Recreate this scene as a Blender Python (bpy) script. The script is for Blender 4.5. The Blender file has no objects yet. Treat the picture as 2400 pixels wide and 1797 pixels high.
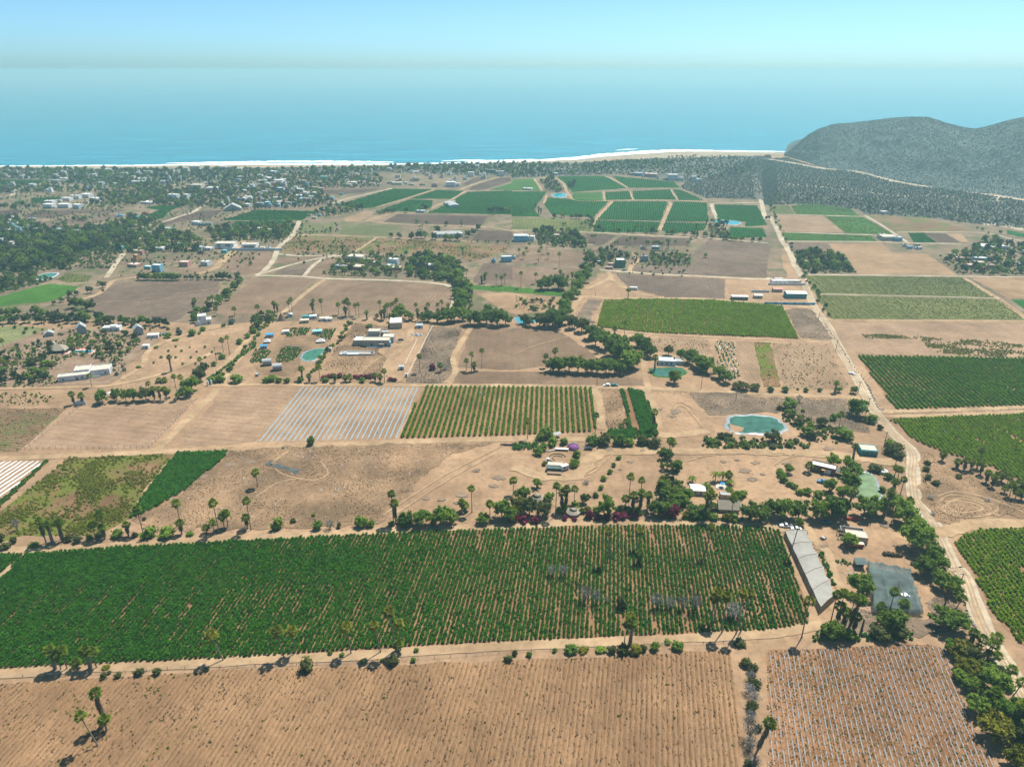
import bpy, math, random
import numpy as np
from mathutils import Matrix, Vector

# ------------------------------------------------------------------ camera
CAM_H = 185.0            # flying height in metres
FOC = 1664.0             # focal length in pixels of a 2400 px wide frame
PITCH = math.radians(23.77)
SP, CP = math.sin(PITCH), math.cos(PITCH)
sc = bpy.context.scene
cam_data = bpy.data.cameras.new("camera")
cam_data.sensor_fit = 'HORIZONTAL'
cam_data.angle = 2 * math.atan(1200 / FOC)
cam_data.clip_start = 1.0
cam_data.clip_end = 120000.0
cam = bpy.data.objects.new("camera", cam_data)
sc.collection.objects.link(cam)
cam.location = (0, 0, CAM_H)
cam.rotation_euler = (math.pi / 2 - PITCH, 0, 0)
sc.camera = cam
# ------------------------------------------------------------------ sky and sun
SUN_EL, SUN_AZ = math.radians(62), math.radians(38)      # azimuth clockwise from +Y
world = bpy.data.worlds.new("World")
sc.world = world
world.use_nodes = True
wn = world.node_tree.nodes; wl = world.node_tree.links
bg = wn["Background"]
skyt = wn.new("ShaderNodeTexSky"); skyt.sky_type = 'NISHITA'
skyt.sun_disc = False
skyt.sun_elevation = SUN_EL; skyt.sun_rotation = SUN_AZ
skyt.air_density = 0.5; skyt.dust_density = 0.85; skyt.ozone_density = 1.0; skyt.altitude = 0
tint = wn.new("ShaderNodeMix"); tint.data_type = 'RGBA'; tint.blend_type = 'MULTIPLY'
tint.inputs[0].default_value = 1.0
tint.inputs[7].default_value = (0.60, 0.90, 0.95, 1)
wl.new(skyt.outputs[0], tint.inputs[6]); wl.new(tint.outputs[2], bg.inputs[0])
bg.inputs[1].default_value = 0.076
sun_data = bpy.data.lights.new("sun", 'SUN')
sun_data.energy = 3.6; sun_data.angle = math.radians(0.5); sun_data.color = (1.0, 0.95, 0.87)
sun = bpy.data.objects.new("sun", sun_data)
sc.collection.objects.link(sun)
sdir = Vector((math.sin(SUN_AZ) * math.cos(SUN_EL), math.cos(SUN_AZ) * math.cos(SUN_EL), math.sin(SUN_EL)))
sun.rotation_euler = (-sdir).to_track_quat('-Z', 'Y').to_euler()
sun.location = sdir * 400
# ------------------------------------------------------------------ exposure and sampling
vs = sc.view_settings
vs.view_transform = 'Standard'; vs.look = 'None'; vs.gamma = 1.0; vs.use_curve_mapping = False
vs.exposure = 1.30
cy = sc.cycles
cy.use_denoising = True
cy.max_bounces = 4; cy.diffuse_bounces = 2; cy.glossy_bounces = 2; cy.transmission_bounces = 3
cy.transparent_max_bounces = 8; cy.volume_bounces = 0
cy.caustics_reflective = False; cy.caustics_refractive = False
cy.use_adaptive_sampling = True; cy.adaptive_threshold = 0.02

# ------------------------------------------------------------------ ground survey: from the photograph's frame to metres on the plain
CROPS = {'T': (0, 0, 0.92167), 's': (0, 0, 1.0)}
for i in range(4):
    CROPS['a%d' % i] = (600 * i, 1350, 3.6867)
    CROPS['b%d' % i] = (600 * i, 1000, 3.68)
    CROPS['c%d' % i] = (600 * i, 650, 3.68)
    CROPS['d%d' % i] = (600 * i, 350, 3.6867)
CROPS['d3'] = (1800, 250, 3.3117)
CROPS['e0'] = (0, 370, 7.36); CROPS['e1'] = (300, 370, 7.36); CROPS['e2'] = (600, 370, 7.36)
CROPS['e3'] = (900, 370, 4.23); CROPS['f0'] = (0, 560, 7.36); CROPS['f1'] = (300, 560, 4.23)
CROPS['g'] = (1500, 120, 5.52)

def src(cr, x, y):
    a = CROPS[cr]
    return a[0] + x / a[2], a[1] + y / a[2]

def ground_of(px, py, z=0.0):
    xn = (px - 1200) / FOC; yn = (898.5 - py) / FOC
    dx, dy, dz = xn, yn * SP + CP, yn * CP - SP
    t = (z - CAM_H) / dz
    return dx * t, dy * t

def G(cr, x, y):
    return ground_of(*src(cr, x, y))

def height_at(Y, cr, y):
    yn = (898.5 - src(cr, 0, y)[1]) / FOC
    return Y * (yn * CP - SP) / (CP + yn * SP) + CAM_H

def mpp(cr, x, y):
    """metres per pixel of that view at that ground point"""
    X, Y = G(cr, x, y)
    return (Y * CP + CAM_H * SP) / FOC / CROPS[cr][2]

def img_x(X, Y, Z=0.0):
    return 1200 + FOC * X / (Y * CP + (CAM_H - Z) * SP)

def pts(cr, s):
    return [G(cr, *map(float, w.split(','))) for w in s.split()]

def mp(s):
    """points from several views: 'c1:405,940 c2:680,955' (a view holds until the next)"""
    out = []; cr = None
    for w in s.split():
        if ':' in w:
            cr, w = w.split(':')
        out.append(G(cr, *map(float, w.split(','))))
    return out

def rowdir(xv):
    xn = (xv - 1200) / FOC; yn = math.tan(PITCH)
    v = np.array([xn, yn * SP + CP]); return v / np.linalg.norm(v)

COL = sc.collection
rng = np.random.default_rng(7)
random.seed(7)

# ------------------------------------------------------------------ materials
MATS = {}
def new_mat(name):
    m = bpy.data.materials.new(name); m.use_nodes = True
    MATS[name] = m
    nt = m.node_tree
    return m, nt, nt.nodes, nt.links, nt.nodes["Principled BSDF"]

def rgba(c): return (c[0], c[1], c[2], 1.0)

def noise(N, L, vec, scale, detail=4, rough=0.6):
    n = N.new("ShaderNodeTexNoise"); n.inputs['Scale'].default_value = scale
    n.inputs['Detail'].default_value = detail; n.inputs['Roughness'].default_value = rough
    L.new(vec, n.inputs['Vector']); return n.outputs['Fac']

def ramp(N, L, fac, stops):
    r = N.new("ShaderNodeValToRGB")
    el = r.color_ramp.elements
    el[0].position, el[0].color = stops[0][0], rgba(stops[0][1])
    el[1].position, el[1].color = stops[-1][0], rgba(stops[-1][1])
    for p, c in stops[1:-1]:
        e = el.new(p); e.color = rgba(c)
    L.new(fac, r.inputs[0]); return r.outputs[0]

def mixc(N, L, fac, a, b, mode='MIX'):
    m = N.new("ShaderNodeMix"); m.data_type = 'RGBA'; m.blend_type = mode
    for inp, v in ((m.inputs[0], fac), (m.inputs[6], a), (m.inputs[7], b)):
        if isinstance(v, (int, float)): inp.default_value = v
        elif isinstance(v, tuple): inp.default_value = rgba(v)
        else: L.new(v, inp)
    return m.outputs[2]

def math_(N, L, op, a, b=0.0, clamp=False):
    m = N.new("ShaderNodeMath"); m.operation = op; m.use_clamp = clamp
    for inp, v in ((m.inputs[0], a), (m.inputs[1], b)):
        if isinstance(v, (int, float)): inp.default_value = v
        else: L.new(v, inp)
    return m.outputs[0]

def position(N):
    return N.new("ShaderNodeNewGeometry").outputs['Position']

def soil(name, c1, c2, big=0.012, fine=0.9, xv=None, spacing=1.8, contrast=0.5, weed=None, weed_amt=0.0, track=0.0, bump=0.35):
    """dry earth: broad tone changes, clods, furrow stripes along a row direction, weeds"""
    m, nt, N, L, b = new_mat(name)
    P = position(N)
    nb = noise(N, L, P, big, 5, 0.62)
    base = ramp(N, L, nb, [(0.38, tuple(v * 0.92 for v in c2)), (0.60, tuple(v * 1.04 for v in c1))])
    nf = noise(N, L, P, fine, 5, 0.7)
    dark = tuple(v * 0.55 for v in c2)
    base = mixc(N, L, math_(N, L, 'MULTIPLY', ramp(N, L, nf, [(0.30, (1, 1, 1)), (0.52, (0, 0, 0))]), 0.55), base, dark)
    light = tuple(min(1, v * 1.22) for v in c1)
    base = mixc(N, L, math_(N, L, 'MULTIPLY', ramp(N, L, nf, [(0.55, (0, 0, 0)), (0.75, (1, 1, 1))]), 0.5), base, light)
    nm_ = noise(N, L, P, 0.075, 4, 0.6)
    base = mixc(N, L, 1.0, base, ramp(N, L, nm_, [(0.30, (0.78,) * 3), (0.70, (1.12,) * 3)]), 'MULTIPLY')
    hgt = nf
    if xv is not None:
        d = rowdir(xv); ang = math.atan2(-d[0], d[1])
        mpn = N.new("ShaderNodeMapping"); mpn.inputs['Rotation'].default_value = (0, 0, -ang)
        L.new(P, mpn.inputs['Vector'])
        sx = N.new("ShaderNodeSeparateXYZ"); L.new(mpn.outputs[0], sx.inputs[0])
        nw = noise(N, L, P, 0.05, 2)
        ph = math_(N, L, 'ADD', math_(N, L, 'MULTIPLY', sx.outputs[0], 2 * math.pi / spacing), math_(N, L, 'MULTIPLY', nw, 3.0))
        st = math_(N, L, 'MULTIPLY_ADD', math_(N, L, 'SINE', ph), 0.5); st.node.inputs[2].default_value = 0.5
        # streaks that come and go along the rows
        ms = N.new("ShaderNodeMapping"); ms.inputs['Rotation'].default_value = (0, 0, -ang); ms.inputs['Scale'].default_value = (0.35, 0.02, 1)
        L.new(P, ms.inputs['Vector'])
        ns = noise(N, L, ms.outputs[0], 1.0, 4)
        amt = math_(N, L, 'MULTIPLY', math_(N, L, 'MULTIPLY', st, ramp(N, L, ns, [(0.35, (0.25,) * 3), (0.65, (1,) * 3)])), contrast)
        base = mixc(N, L, amt, base, tuple(v * 0.5 for v in c2))
        hgt = math_(N, L, 'SUBTRACT', nf, math_(N, L, 'MULTIPLY', st, 0.5))
    if weed is not None:
        nwd = noise(N, L, P, 0.045, 6, 0.7)
        base = mixc(N, L, ramp(N, L, nwd, [(0.62 - weed_amt * 0.35, (0, 0, 0)), (0.72 - weed_amt * 0.3, (1, 1, 1))]), base, weed)
    L.new(base, b.inputs['Base Color'])
    b.inputs['Roughness'].default_value = 0.95; b.inputs['Specular IOR Level'].default_value = 0.1
    bp = N.new("ShaderNodeBump"); bp.inputs['Strength'].default_value = bump; bp.inputs['Distance'].default_value = 0.5
    L.new(hgt, bp.inputs['Height']); L.new(bp.outputs[0], b.inputs['Normal'])
    return m

def foliage(name, dark, light, dry=None, transl=0.42, scale=0.5):
    m, nt, N, L, b = new_mat(name)
    oi = N.new("ShaderNodeObjectInfo")
    P = position(N)
    n1 = noise(N, L, P, scale, 3, 0.7)
    f = math_(N, L, 'ADD', math_(N, L, 'MULTIPLY', n1, 0.75), math_(N, L, 'MULTIPLY', oi.outputs['Random'], 0.25))
    stops = [(0.25, dark), (0.72, light)]
    if dry is not None: stops.append((0.95, dry))
    col = ramp(N, L, f, stops)
    L.new(col, b.inputs['Base Color'])
    b.inputs['Roughness'].default_value = 0.7; b.inputs['Specular IOR Level'].default_value = 0.15
    tr = N.new("ShaderNodeBsdfTranslucent"); L.new(col, tr.inputs[0])
    mx = N.new("ShaderNodeMixShader"); mx.inputs[0].default_value = transl
    L.new(b.outputs[0], mx.inputs[1]); L.new(tr.outputs[0], mx.inputs[2])
    L.new(mx.outputs[0], N["Material Output"].inputs[0])
    return m

def plain(name, c, rough=0.8, var=0.12, scale=0.6, metal=0.0, spec=0.3, streak=True):
    m, nt, N, L, b = new_mat(name)
    P = position(N)
    n1 = noise(N, L, P, scale, 5, 0.65)
    lo = tuple(v * (1 - var * 2) for v in c); hi = tuple(min(1, v * (1 + var)) for v in c)
    col = ramp(N, L, n1, [(0.3, lo), (0.6, hi)])
    if streak:
        n2 = noise(N, L, P, scale * 6, 4, 0.7)
        col = mixc(N, L, math_(N, L, 'MULTIPLY', ramp(N, L, n2, [(0.25, (1,) * 3), (0.45, (0,) * 3)]), 0.35), col, tuple(v * 0.6 for v in c))
    L.new(col, b.inputs['Base Color'])
    b.inputs['Roughness'].default_value = rough; b.inputs['Metallic'].default_value = metal
    b.inputs['Specular IOR Level'].default_value = spec
    return m

SAND = (0.305, 0.197, 0.115); SAND2 = (0.232, 0.148, 0.086)
soil('sand', SAND, SAND2, big=0.011, fine=0.35, bump=0.3)
soil('track', (0.335, 0.232, 0.135), (0.29, 0.192, 0.108), big=0.03, fine=0.25, bump=0.1)
soil('road_dirt', (0.38, 0.315, 0.225), (0.335, 0.27, 0.185), big=0.03, fine=0.3, bump=0.1)
soil('soil_tan', (0.275, 0.178, 0.102), (0.232, 0.147, 0.082), big=0.02, fine=0.8)
soil('soil_brown', (0.18, 0.12, 0.076), (0.145, 0.096, 0.062), big=0.02, fine=0.6)
soil('soil_furrow', (0.265, 0.160, 0.085), (0.215, 0.127, 0.066), big=0.02, fine=1.4, bump=0.6, xv=1545, spacing=1.62, contrast=0.75)
soil('soil_grey', (0.15, 0.105, 0.074), (0.12, 0.084, 0.06), big=0.012, fine=0.25, xv=1440, spacing=3.2, contrast=0.25)
soil('soil_dark', (0.090, 0.060, 0.043), (0.069, 0.046, 0.034), big=0.012, fine=0.3)
soil('rough', (0.255, 0.163, 0.092), (0.15, 0.098, 0.057), big=0.03, fine=0.55, bump=0.9)
soil('rough_grey', (0.2, 0.142, 0.094), (0.11, 0.082, 0.057), big=0.04, fine=0.6, bump=0.9)
soil('scrub_soil', (0.11, 0.106, 0.083), (0.082, 0.084, 0.067), big=0.02, fine=0.15)
soil('weedy', (0.192, 0.109, 0.057), (0.144, 0.084, 0.042), big=0.03, fine=0.7, xv=1440, spacing=1.7, contrast=0.5, weed=(0.088, 0.105, 0.016), weed_amt=0.55)
soil('weedy_light', (0.176, 0.109, 0.059), (0.144, 0.086, 0.046), big=0.02, fine=0.6, weed=(0.081, 0.112, 0.025), weed_amt=0.35)
soil('row_tan', (0.285, 0.19, 0.115), (0.235, 0.153, 0.09), big=0.02, fine=0.7, xv=1330, spacing=2.0, contrast=0.55)
soil('row_white', (0.213, 0.128, 0.076), (0.181, 0.105, 0.059), big=0.02, fine=0.7, xv=1500, spacing=3.0, contrast=0.5, weed=(0.062, 0.105, 0.019), weed_amt=0.3)
soil('cross_brown', (0.19, 0.125, 0.078), (0.155, 0.1, 0.062), big=0.02, fine=0.5, xv=-9000, spacing=3.0, contrast=0.55)
soil('cross_tan', (0.285, 0.188, 0.116), (0.238, 0.154, 0.094), big=0.02, fine=0.4, xv=-9000, spacing=5.0, contrast=0.3)
soil('line_brown', (0.2, 0.133, 0.084), (0.168, 0.11, 0.068), big=0.02, fine=0.5, xv=1500, spacing=3.4, contrast=0.5)
soil('crop_soil', (0.237, 0.131, 0.067), (0.185, 0.099, 0.049), big=0.02, fine=0.9)
soil('plain', (0.2, 0.142, 0.09), (0.135, 0.1, 0.066), big=0.01, fine=0.12, weed=(0.075, 0.085, 0.035), weed_amt=0.35)
soil('ash', (0.205, 0.148, 0.1), (0.165, 0.122, 0.088), big=0.2, fine=0.5)
soil('garden', (0.224, 0.154, 0.101), (0.176, 0.116, 0.076), big=0.05, fine=0.4)
soil('beach_sand', (0.3, 0.245, 0.17), (0.27, 0.215, 0.145), big=0.01, fine=0.05, bump=0.05)
soil('hill_rock', (0.092, 0.112, 0.106), (0.06, 0.078, 0.076), big=0.008, fine=0.06, bump=0.8)
def green_field(name, c1, c2, xv, spacing, contrast):
    return soil(name, c1, c2, big=0.008, fine=0.25, xv=xv, spacing=spacing, contrast=contrast, bump=0.6)
green_field('far_green', (0.014, 0.088, 0.012), (0.009, 0.062, 0.008), 1480, 3.4, 0.35)
green_field('far_green_light', (0.05, 0.115, 0.016), (0.034, 0.088, 0.013), 1480, 3.4, 0.3)
green_field('pale_green', (0.125, 0.130, 0.040), (0.080, 0.092, 0.028), 1330, 4.2, 0.6)
green_field('vine', (0.150, 0.150, 0.064), (0.112, 0.116, 0.045), 1640, 3.6, 0.75)
green_field('dry_green', (0.188, 0.188, 0.083), (0.128, 0.143, 0.053), 1440, 3.0, 0.3)
green_field('lawn', (0.05, 0.125, 0.012), (0.032, 0.095, 0.01), 1440, 3.0, 0.2)

foliage('crop_leaf', (0.018, 0.092, 0.003), (0.066, 0.215, 0.008), transl=0.5, scale=0.3)
foliage('crop_bright', (0.11, 0.2, 0.004), (0.235, 0.355, 0.008), transl=0.5, scale=0.15)
foliage('crop_mid', (0.055, 0.15, 0.003), (0.15, 0.3, 0.008), transl=0.5, scale=0.2)
foliage('crop_far', (0.02, 0.11, 0.008), (0.06, 0.205, 0.018), transl=0.5, scale=0.03)
foliage('crop_olive', (0.135, 0.15, 0.026), (0.225, 0.225, 0.05), transl=0.5, scale=0.05)
foliage('crop_lush', (0.028, 0.12, 0.008), (0.075, 0.235, 0.016), transl=0.5, scale=0.3)
foliage('weed_leaf', (0.09, 0.112, 0.008), (0.205, 0.215, 0.026), dry=(0.240, 0.192, 0.080), transl=0.3, scale=0.1)
foliage('weed_dry', (0.05, 0.036, 0.02), (0.135, 0.095, 0.05), transl=0.2, scale=0.2)
foliage('weed_pale', (0.085, 0.060, 0.034), (0.190, 0.130, 0.074), transl=0.2, scale=0.2)
foliage('leaf_dark', (0.026, 0.068, 0.007), (0.185, 0.27, 0.034), scale=0.55)  # wide ramp: sunlit highlights and shadow gaps put into the leaf colour
foliage('leaf_mid', (0.042, 0.108, 0.009), (0.235, 0.33, 0.038), scale=0.55)  # light end painted as sunlit highlight, dark end as shade between clumps
foliage('leaf_yellow', (0.06, 0.08, 0.006), (0.25, 0.235, 0.02), dry=(0.176, 0.128, 0.024), scale=0.5)
foliage('leaf_olive', (0.032, 0.05, 0.012), (0.14, 0.155, 0.04), dry=(0.104, 0.096, 0.048), scale=0.5)
foliage('leaf_grey', (0.1, 0.098, 0.088), (0.25, 0.24, 0.215), transl=0.05, scale=0.6)
foliage('leaf_blue', (0.044, 0.080, 0.068), (0.104, 0.160, 0.128), scale=0.5)
foliage('leaf_pink', (0.07, 0.01, 0.028), (0.21, 0.018, 0.058), transl=0.35, scale=1.2)
foliage('palm_leaf', (0.042, 0.1, 0.006), (0.235, 0.3, 0.026), scale=1.0)
foliage('palm_leaf_old', (0.07, 0.1, 0.006), (0.29, 0.29, 0.028), dry=(0.192, 0.152, 0.048), scale=1.0)
foliage('dead_frond', (0.080, 0.060, 0.040), (0.192, 0.152, 0.104), transl=0.1, scale=1.5)
foliage('scrub_leaf', (0.07, 0.088, 0.068), (0.145, 0.165, 0.128), dry=(0.136, 0.120, 0.088), transl=0.1, scale=0.05)
foliage('coast_leaf', (0.014, 0.034, 0.012), (0.055, 0.085, 0.03), transl=0.15, scale=0.05)
foliage('under_leaf', (0.03, 0.07, 0.01), (0.13, 0.19, 0.03), dry=(0.17, 0.14, 0.06), transl=0.2, scale=0.12)
plain('bark', (0.16, 0.125, 0.095), 0.95)
plain('palm_bark', (0.20, 0.165, 0.13), 0.95, scale=2.0)
for nm, c in dict(white=(0.80, 0.79, 0.76), cream=(0.66, 0.58, 0.47), tan=(0.50, 0.40, 0.30), grey=(0.42, 0.42, 0.41), concrete=(0.46, 0.40, 0.33),
                  dark=(0.10, 0.09, 0.08), teal=(0.06, 0.30, 0.30), blue=(0.05, 0.30, 0.55), skyblue=(0.25, 0.55, 0.68), pink=(0.62, 0.30, 0.26), red=(0.42, 0.06, 0.05),
                  terracotta=(0.45, 0.20, 0.13), orange=(0.58, 0.30, 0.10), turquoise=(0.05, 0.52, 0.58), green=(0.05, 0.20, 0.12), brown=(0.17, 0.115, 0.08),
                  palewall=(0.58, 0.68, 0.70), purple=(0.24, 0.08, 0.24)).items():
    plain('wall_' + nm, tuple(v * 0.78 for v in c), 0.85)
plain('roof_white', (0.547, 0.526, 0.482), 0.8, var=0.08, scale=0.4)
plain('roof_cream', (0.446, 0.389, 0.310), 0.85, var=0.1, scale=0.4)
plain('roof_grey', (0.288, 0.295, 0.288), 0.7, var=0.15)
plain('roof_dark', (0.094, 0.090, 0.086), 0.8)
plain('thatch', (0.25, 0.215, 0.165), 0.95, var=0.25, scale=2.5)
plain('metal_grey', (0.45, 0.46, 0.46), 0.4, metal=0.6)
plain('wood', (0.20, 0.135, 0.085), 0.85, scale=2.0)
plain('pole_wood', (0.13, 0.10, 0.08), 0.9, scale=2.0)
plain('stone', (0.30, 0.25, 0.20), 0.9, scale=1.5)
plain('rubbish', (0.324, 0.338, 0.360), 0.7, var=0.3, scale=2.0)
plain('glass_dark', (0.03, 0.04, 0.045), 0.15, var=0.1, streak=False, spec=0.6)
plain('rubber', (0.02, 0.02, 0.02), 0.9, streak=False)
plain('paint_white', (0.80, 0.80, 0.80), 0.3, var=0.03, streak=False, spec=0.5)
plain('paint_blue', (0.06, 0.20, 0.32), 0.3, var=0.03, streak=False, spec=0.5)
plain('paint_teal', (0.03, 0.17, 0.19), 0.3, var=0.03, streak=False, spec=0.5)
plain('paint_red', (0.35, 0.03, 0.03), 0.35, var=0.03, streak=False, spec=0.5)
plain('paint_dark', (0.03, 0.035, 0.045), 0.3, var=0.03, streak=False, spec=0.5)
plain('paint_grey', (0.35, 0.36, 0.37), 0.3, var=0.03, streak=False, spec=0.5)
plain('mulch_blue', (0.19, 0.255, 0.3), 0.35, var=0.12, scale=0.8, spec=0.5)
plain('mulch_white', (0.46, 0.47, 0.48), 0.4, var=0.1, scale=0.5, spec=0.5)
plain('liner', (0.185, 0.2, 0.2), 0.4, var=0.25, scale=0.5, spec=0.5)
plain('net_tan', (0.27, 0.26, 0.23), 0.8, var=0.10, scale=0.12)
plain('net_side', (0.25, 0.185, 0.115), 0.85, var=0.12, scale=0.2)
plain('net_green', (0.058, 0.088, 0.084), 0.75, var=0.25, scale=0.12)
def see_through(name, amount):
    nt = MATS[name].node_tree; N, L = nt.nodes, nt.links
    tp = N.new('ShaderNodeBsdfTransparent'); mx = N.new('ShaderNodeMixShader'); mx.inputs[0].default_value = amount
    L.new(N['Principled BSDF'].outputs[0], mx.inputs[1]); L.new(tp.outputs[0], mx.inputs[2]); L.new(mx.outputs[0], N['Material Output'].inputs[0])
see_through('net_green', 0.14); see_through('net_tan', 0.12); see_through('net_side', 0.2)
plain('tarp_dark', (0.055, 0.065, 0.06), 0.7, var=0.25, scale=0.3)
plain('tent', (0.562, 0.554, 0.533), 0.7, var=0.08)
plain('foam_white', (0.82, 0.86, 0.87), 0.9, var=0.06, scale=0.03, streak=False)
plain('pool_deck', (0.62, 0.36, 0.30), 0.8)

def water(name, c, rough, bump, sx, sy, dist):
    m, nt, N, L, b = new_mat(name)
    P = position(N)
    mpn = N.new("ShaderNodeMapping"); mpn.inputs['Scale'].default_value = (sx, sy, 1); L.new(P, mpn.inputs['Vector'])
    n1 = noise(N, L, mpn.outputs[0], 1.0, 6, 0.65)
    col = ramp(N, L, n1, [(0.3, tuple(v * 0.6 for v in c)), (0.7, tuple(v * 1.4 for v in c))])
    L.new(col, b.inputs['Base Color'])
    b.inputs['Roughness'].default_value = rough; b.inputs['Specular IOR Level'].default_value = 0.4; b.inputs['IOR'].default_value = 1.33
    bp = N.new("ShaderNodeBump"); bp.inputs['Strength'].default_value = bump; bp.inputs['Distance'].default_value = dist
    L.new(n1, bp.inputs['Height']); L.new(bp.outputs[0], b.inputs['Normal'])
    return m
water('sea', (0.006, 0.165, 0.215), 0.25, 0.5, 0.006, 0.03, 3.0)
water('pond', (0.035, 0.130, 0.075), 0.12, 0.1, 0.3, 0.3, 0.1)
water('pond_scum', (0.100, 0.160, 0.070), 0.5, 0.1, 0.3, 0.3, 0.1)
water('pond_teal', (0.036, 0.100, 0.066), 0.15, 0.1, 0.2, 0.2, 0.1)
water('pool_water', (0.03, 0.22, 0.25), 0.08, 0.1, 0.5, 0.5, 0.05)

# ------------------------------------------------------------------ mesh helpers
def mesh_from(name, V, Fc, mat, smooth=False):
    me = bpy.data.meshes.new(name)
    me.from_pydata([tuple(map(float, v)) for v in V], [], Fc)
    if mat is not None: me.materials.append(MATS[mat] if isinstance(mat, str) else mat)
    if smooth: me.shade_smooth()
    return me

def mesh_quads(name, V, Q, mat, smooth=False):
    """fast path: numpy vertices (n,3) and quads or triangles (m,k)"""
    me = bpy.data.meshes.new(name)
    V = np.asarray(V, dtype=np.float32); Q = np.asarray(Q, dtype=np.int32)
    k = Q.shape[1]
    me.vertices.add(len(V)); me.vertices.foreach_set('co', V.ravel())
    me.loops.add(Q.size); me.loops.foreach_set('vertex_index', Q.ravel())
    me.polygons.add(len(Q)); me.polygons.foreach_set('loop_start', np.arange(0, Q.size, k, dtype=np.int32))
    me.polygons.foreach_set('loop_total', np.full(len(Q), k, dtype=np.int32))
    me.materials.append(MATS[mat] if isinstance(mat, str) else mat)
    me.update(); me.validate()
    if smooth: me.shade_smooth()
    return me

def tag(o, label=None, cat=None, group=None, kind=None):
    if label: o['label'] = label
    if cat: o['category'] = cat
    if group: o['group'] = group
    if kind: o['kind'] = kind
    return o

def link(name, data, parent=None, loc=None, rot=None, scale=None):
    o = bpy.data.objects.new(name, data); COL.objects.link(o)
    if parent is not None: o.parent = parent
    if loc is not None: o.location = loc
    if rot is not None: o.rotation_euler = rot
    if scale is not None: o.scale = scale
    return o

def thing(name, label, cat, loc=(0, 0, 0), rz=0.0, group=None, rx=0.0, ry=0.0):
    o = bpy.data.objects.new(name, None); COL.objects.link(o)
    o.location = loc; o.rotation_euler = (rx, ry, rz); o.empty_display_size = 0.5
    return tag(o, label, cat, group)

class MB:
    def __init__(s): s.V = []; s.F = []
    def add(s, V, F):
        b = len(s.V); s.V += [tuple(v) for v in V]; s.F += [tuple(i + b for i in f) for f in F]; return s
    def box(s, x0, y0, z0, x1, y1, z1):
        return s.add([(x0, y0, z0), (x1, y0, z0), (x1, y1, z0), (x0, y1, z0), (x0, y0, z1), (x1, y0, z1), (x1, y1, z1), (x0, y1, z1)],
                     [(3, 2, 1, 0), (4, 5, 6, 7), (0, 1, 5, 4), (1, 2, 6, 5), (2, 3, 7, 6), (3, 0, 4, 7)])
    def cyl(s, x, y, z0, z1, r0, r1=None, n=10, cap=True):
        r1 = r0 if r1 is None else r1
        a = [2 * math.pi * i / n for i in range(n)]
        V = [(x + r0 * math.cos(t), y + r0 * math.sin(t), z0) for t in a] + [(x + r1 * math.cos(t), y + r1 * math.sin(t), z1) for t in a]
        F = [(i, (i + 1) % n, n + (i + 1) % n, n + i) for i in range(n)]
        if cap: F += [tuple(range(n, 2 * n)), tuple(reversed(range(n)))]
        return s.add(V, F)
    def tube(s, P, r0, r1=None, n=6):
        r1 = r0 if r1 is None else r1
        P = [Vector(p) for p in P]; V = []; F = []
        for k, p in enumerate(P):
            d = (P[min(k + 1, len(P) - 1)] - P[max(k - 1, 0)]).normalized()
            u = d.cross(Vector((0, 0, 1)) if abs(d.z) < 0.9 else Vector((1, 0, 0))).normalized(); w = d.cross(u)
            r = r0 + (r1 - r0) * k / max(1, len(P) - 1)
            for i in range(n):
                t = 2 * math.pi * i / n
                V.append(p + u * (r * math.cos(t)) + w * (r * math.sin(t)))
        for k in range(len(P) - 1):
            for i in range(n):
                F.append((k * n + i, k * n + (i + 1) % n, (k + 1) * n + (i + 1) % n, (k + 1) * n + i))
        F.append(tuple(range((len(P) - 1) * n, len(P) * n)))
        return s.add(V, F)
    def prism(s, prof, y0, y1):
        """profile of (x,z) points extruded along y"""
        n = len(prof)
        V = [(x, y0, z) for x, z in prof] + [(x, y1, z) for x, z in prof]
        F = [(i, n + i, n + (i + 1) % n, (i + 1) % n) for i in range(n)] + [tuple(range(n)), tuple(reversed(range(n, 2 * n)))]
        return s.add(V, F)
    def build(s, name, mat, parent=None, smooth=False, **k):
        return link(name, mesh_from(name, s.V, s.F, mat, smooth), parent, **k)

from mathutils.geometry import tessellate_polygon
def sheet(name, P, z, mat, wobble=0.0, step=None, seed=0):
    """flat ground sheet from an outline in metres; wobble frays its edge"""
    if wobble > 0:
        r = np.random.default_rng(seed + 11); Q = []
        for i in range(len(P)):
            a = np.array(P[i]); b = np.array(P[(i + 1) % len(P)]); Ld = np.linalg.norm(b - a)
            n = int(min(60, max(1, Ld / (step or 4.0))))
            nr = np.array([b[1] - a[1], a[0] - b[0]]) / max(Ld, 1e-6)
            for k in range(n):
                q = a + (b - a) * k / n
                if k: q = q + nr * r.normal() * wobble
                Q.append(tuple(q))
        P = Q
    V = [(x, y, z) for x, y in P]
    tris = tessellate_polygon([[Vector(v) for v in V]])
    fixed = []
    for t in tris:
        a, b, c = (np.array(V[i][:2]) for i in t)
        cr = (b[0] - a[0]) * (c[1] - a[1]) - (b[1] - a[1]) * (c[0] - a[0])
        fixed.append(t if cr > 0 else (t[0], t[2], t[1]))
    return mesh_from(name, V, fixed, mat)

def smooth_path(P, n=6):
    """Catmull-Rom through the points"""
    P = [np.array(p, float) for p in P]
    if len(P) < 3: n = max(n, 6)
    Q = [2 * P[0] - P[1]] + P + [2 * P[-1] - P[-2]]
    out = []
    for i in range(1, len(Q) - 2):
        for k in range(n):
            t = k / n
            out.append(0.5 * (2 * Q[i] + (Q[i + 1] - Q[i - 1]) * t + (2 * Q[i - 1] - 5 * Q[i] + 4 * Q[i + 1] - Q[i + 2]) * t * t + (3 * Q[i] - Q[i - 1] - 3 * Q[i + 1] + Q[i + 2]) * t ** 3))
    out.append(P[-1]); return out

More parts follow.
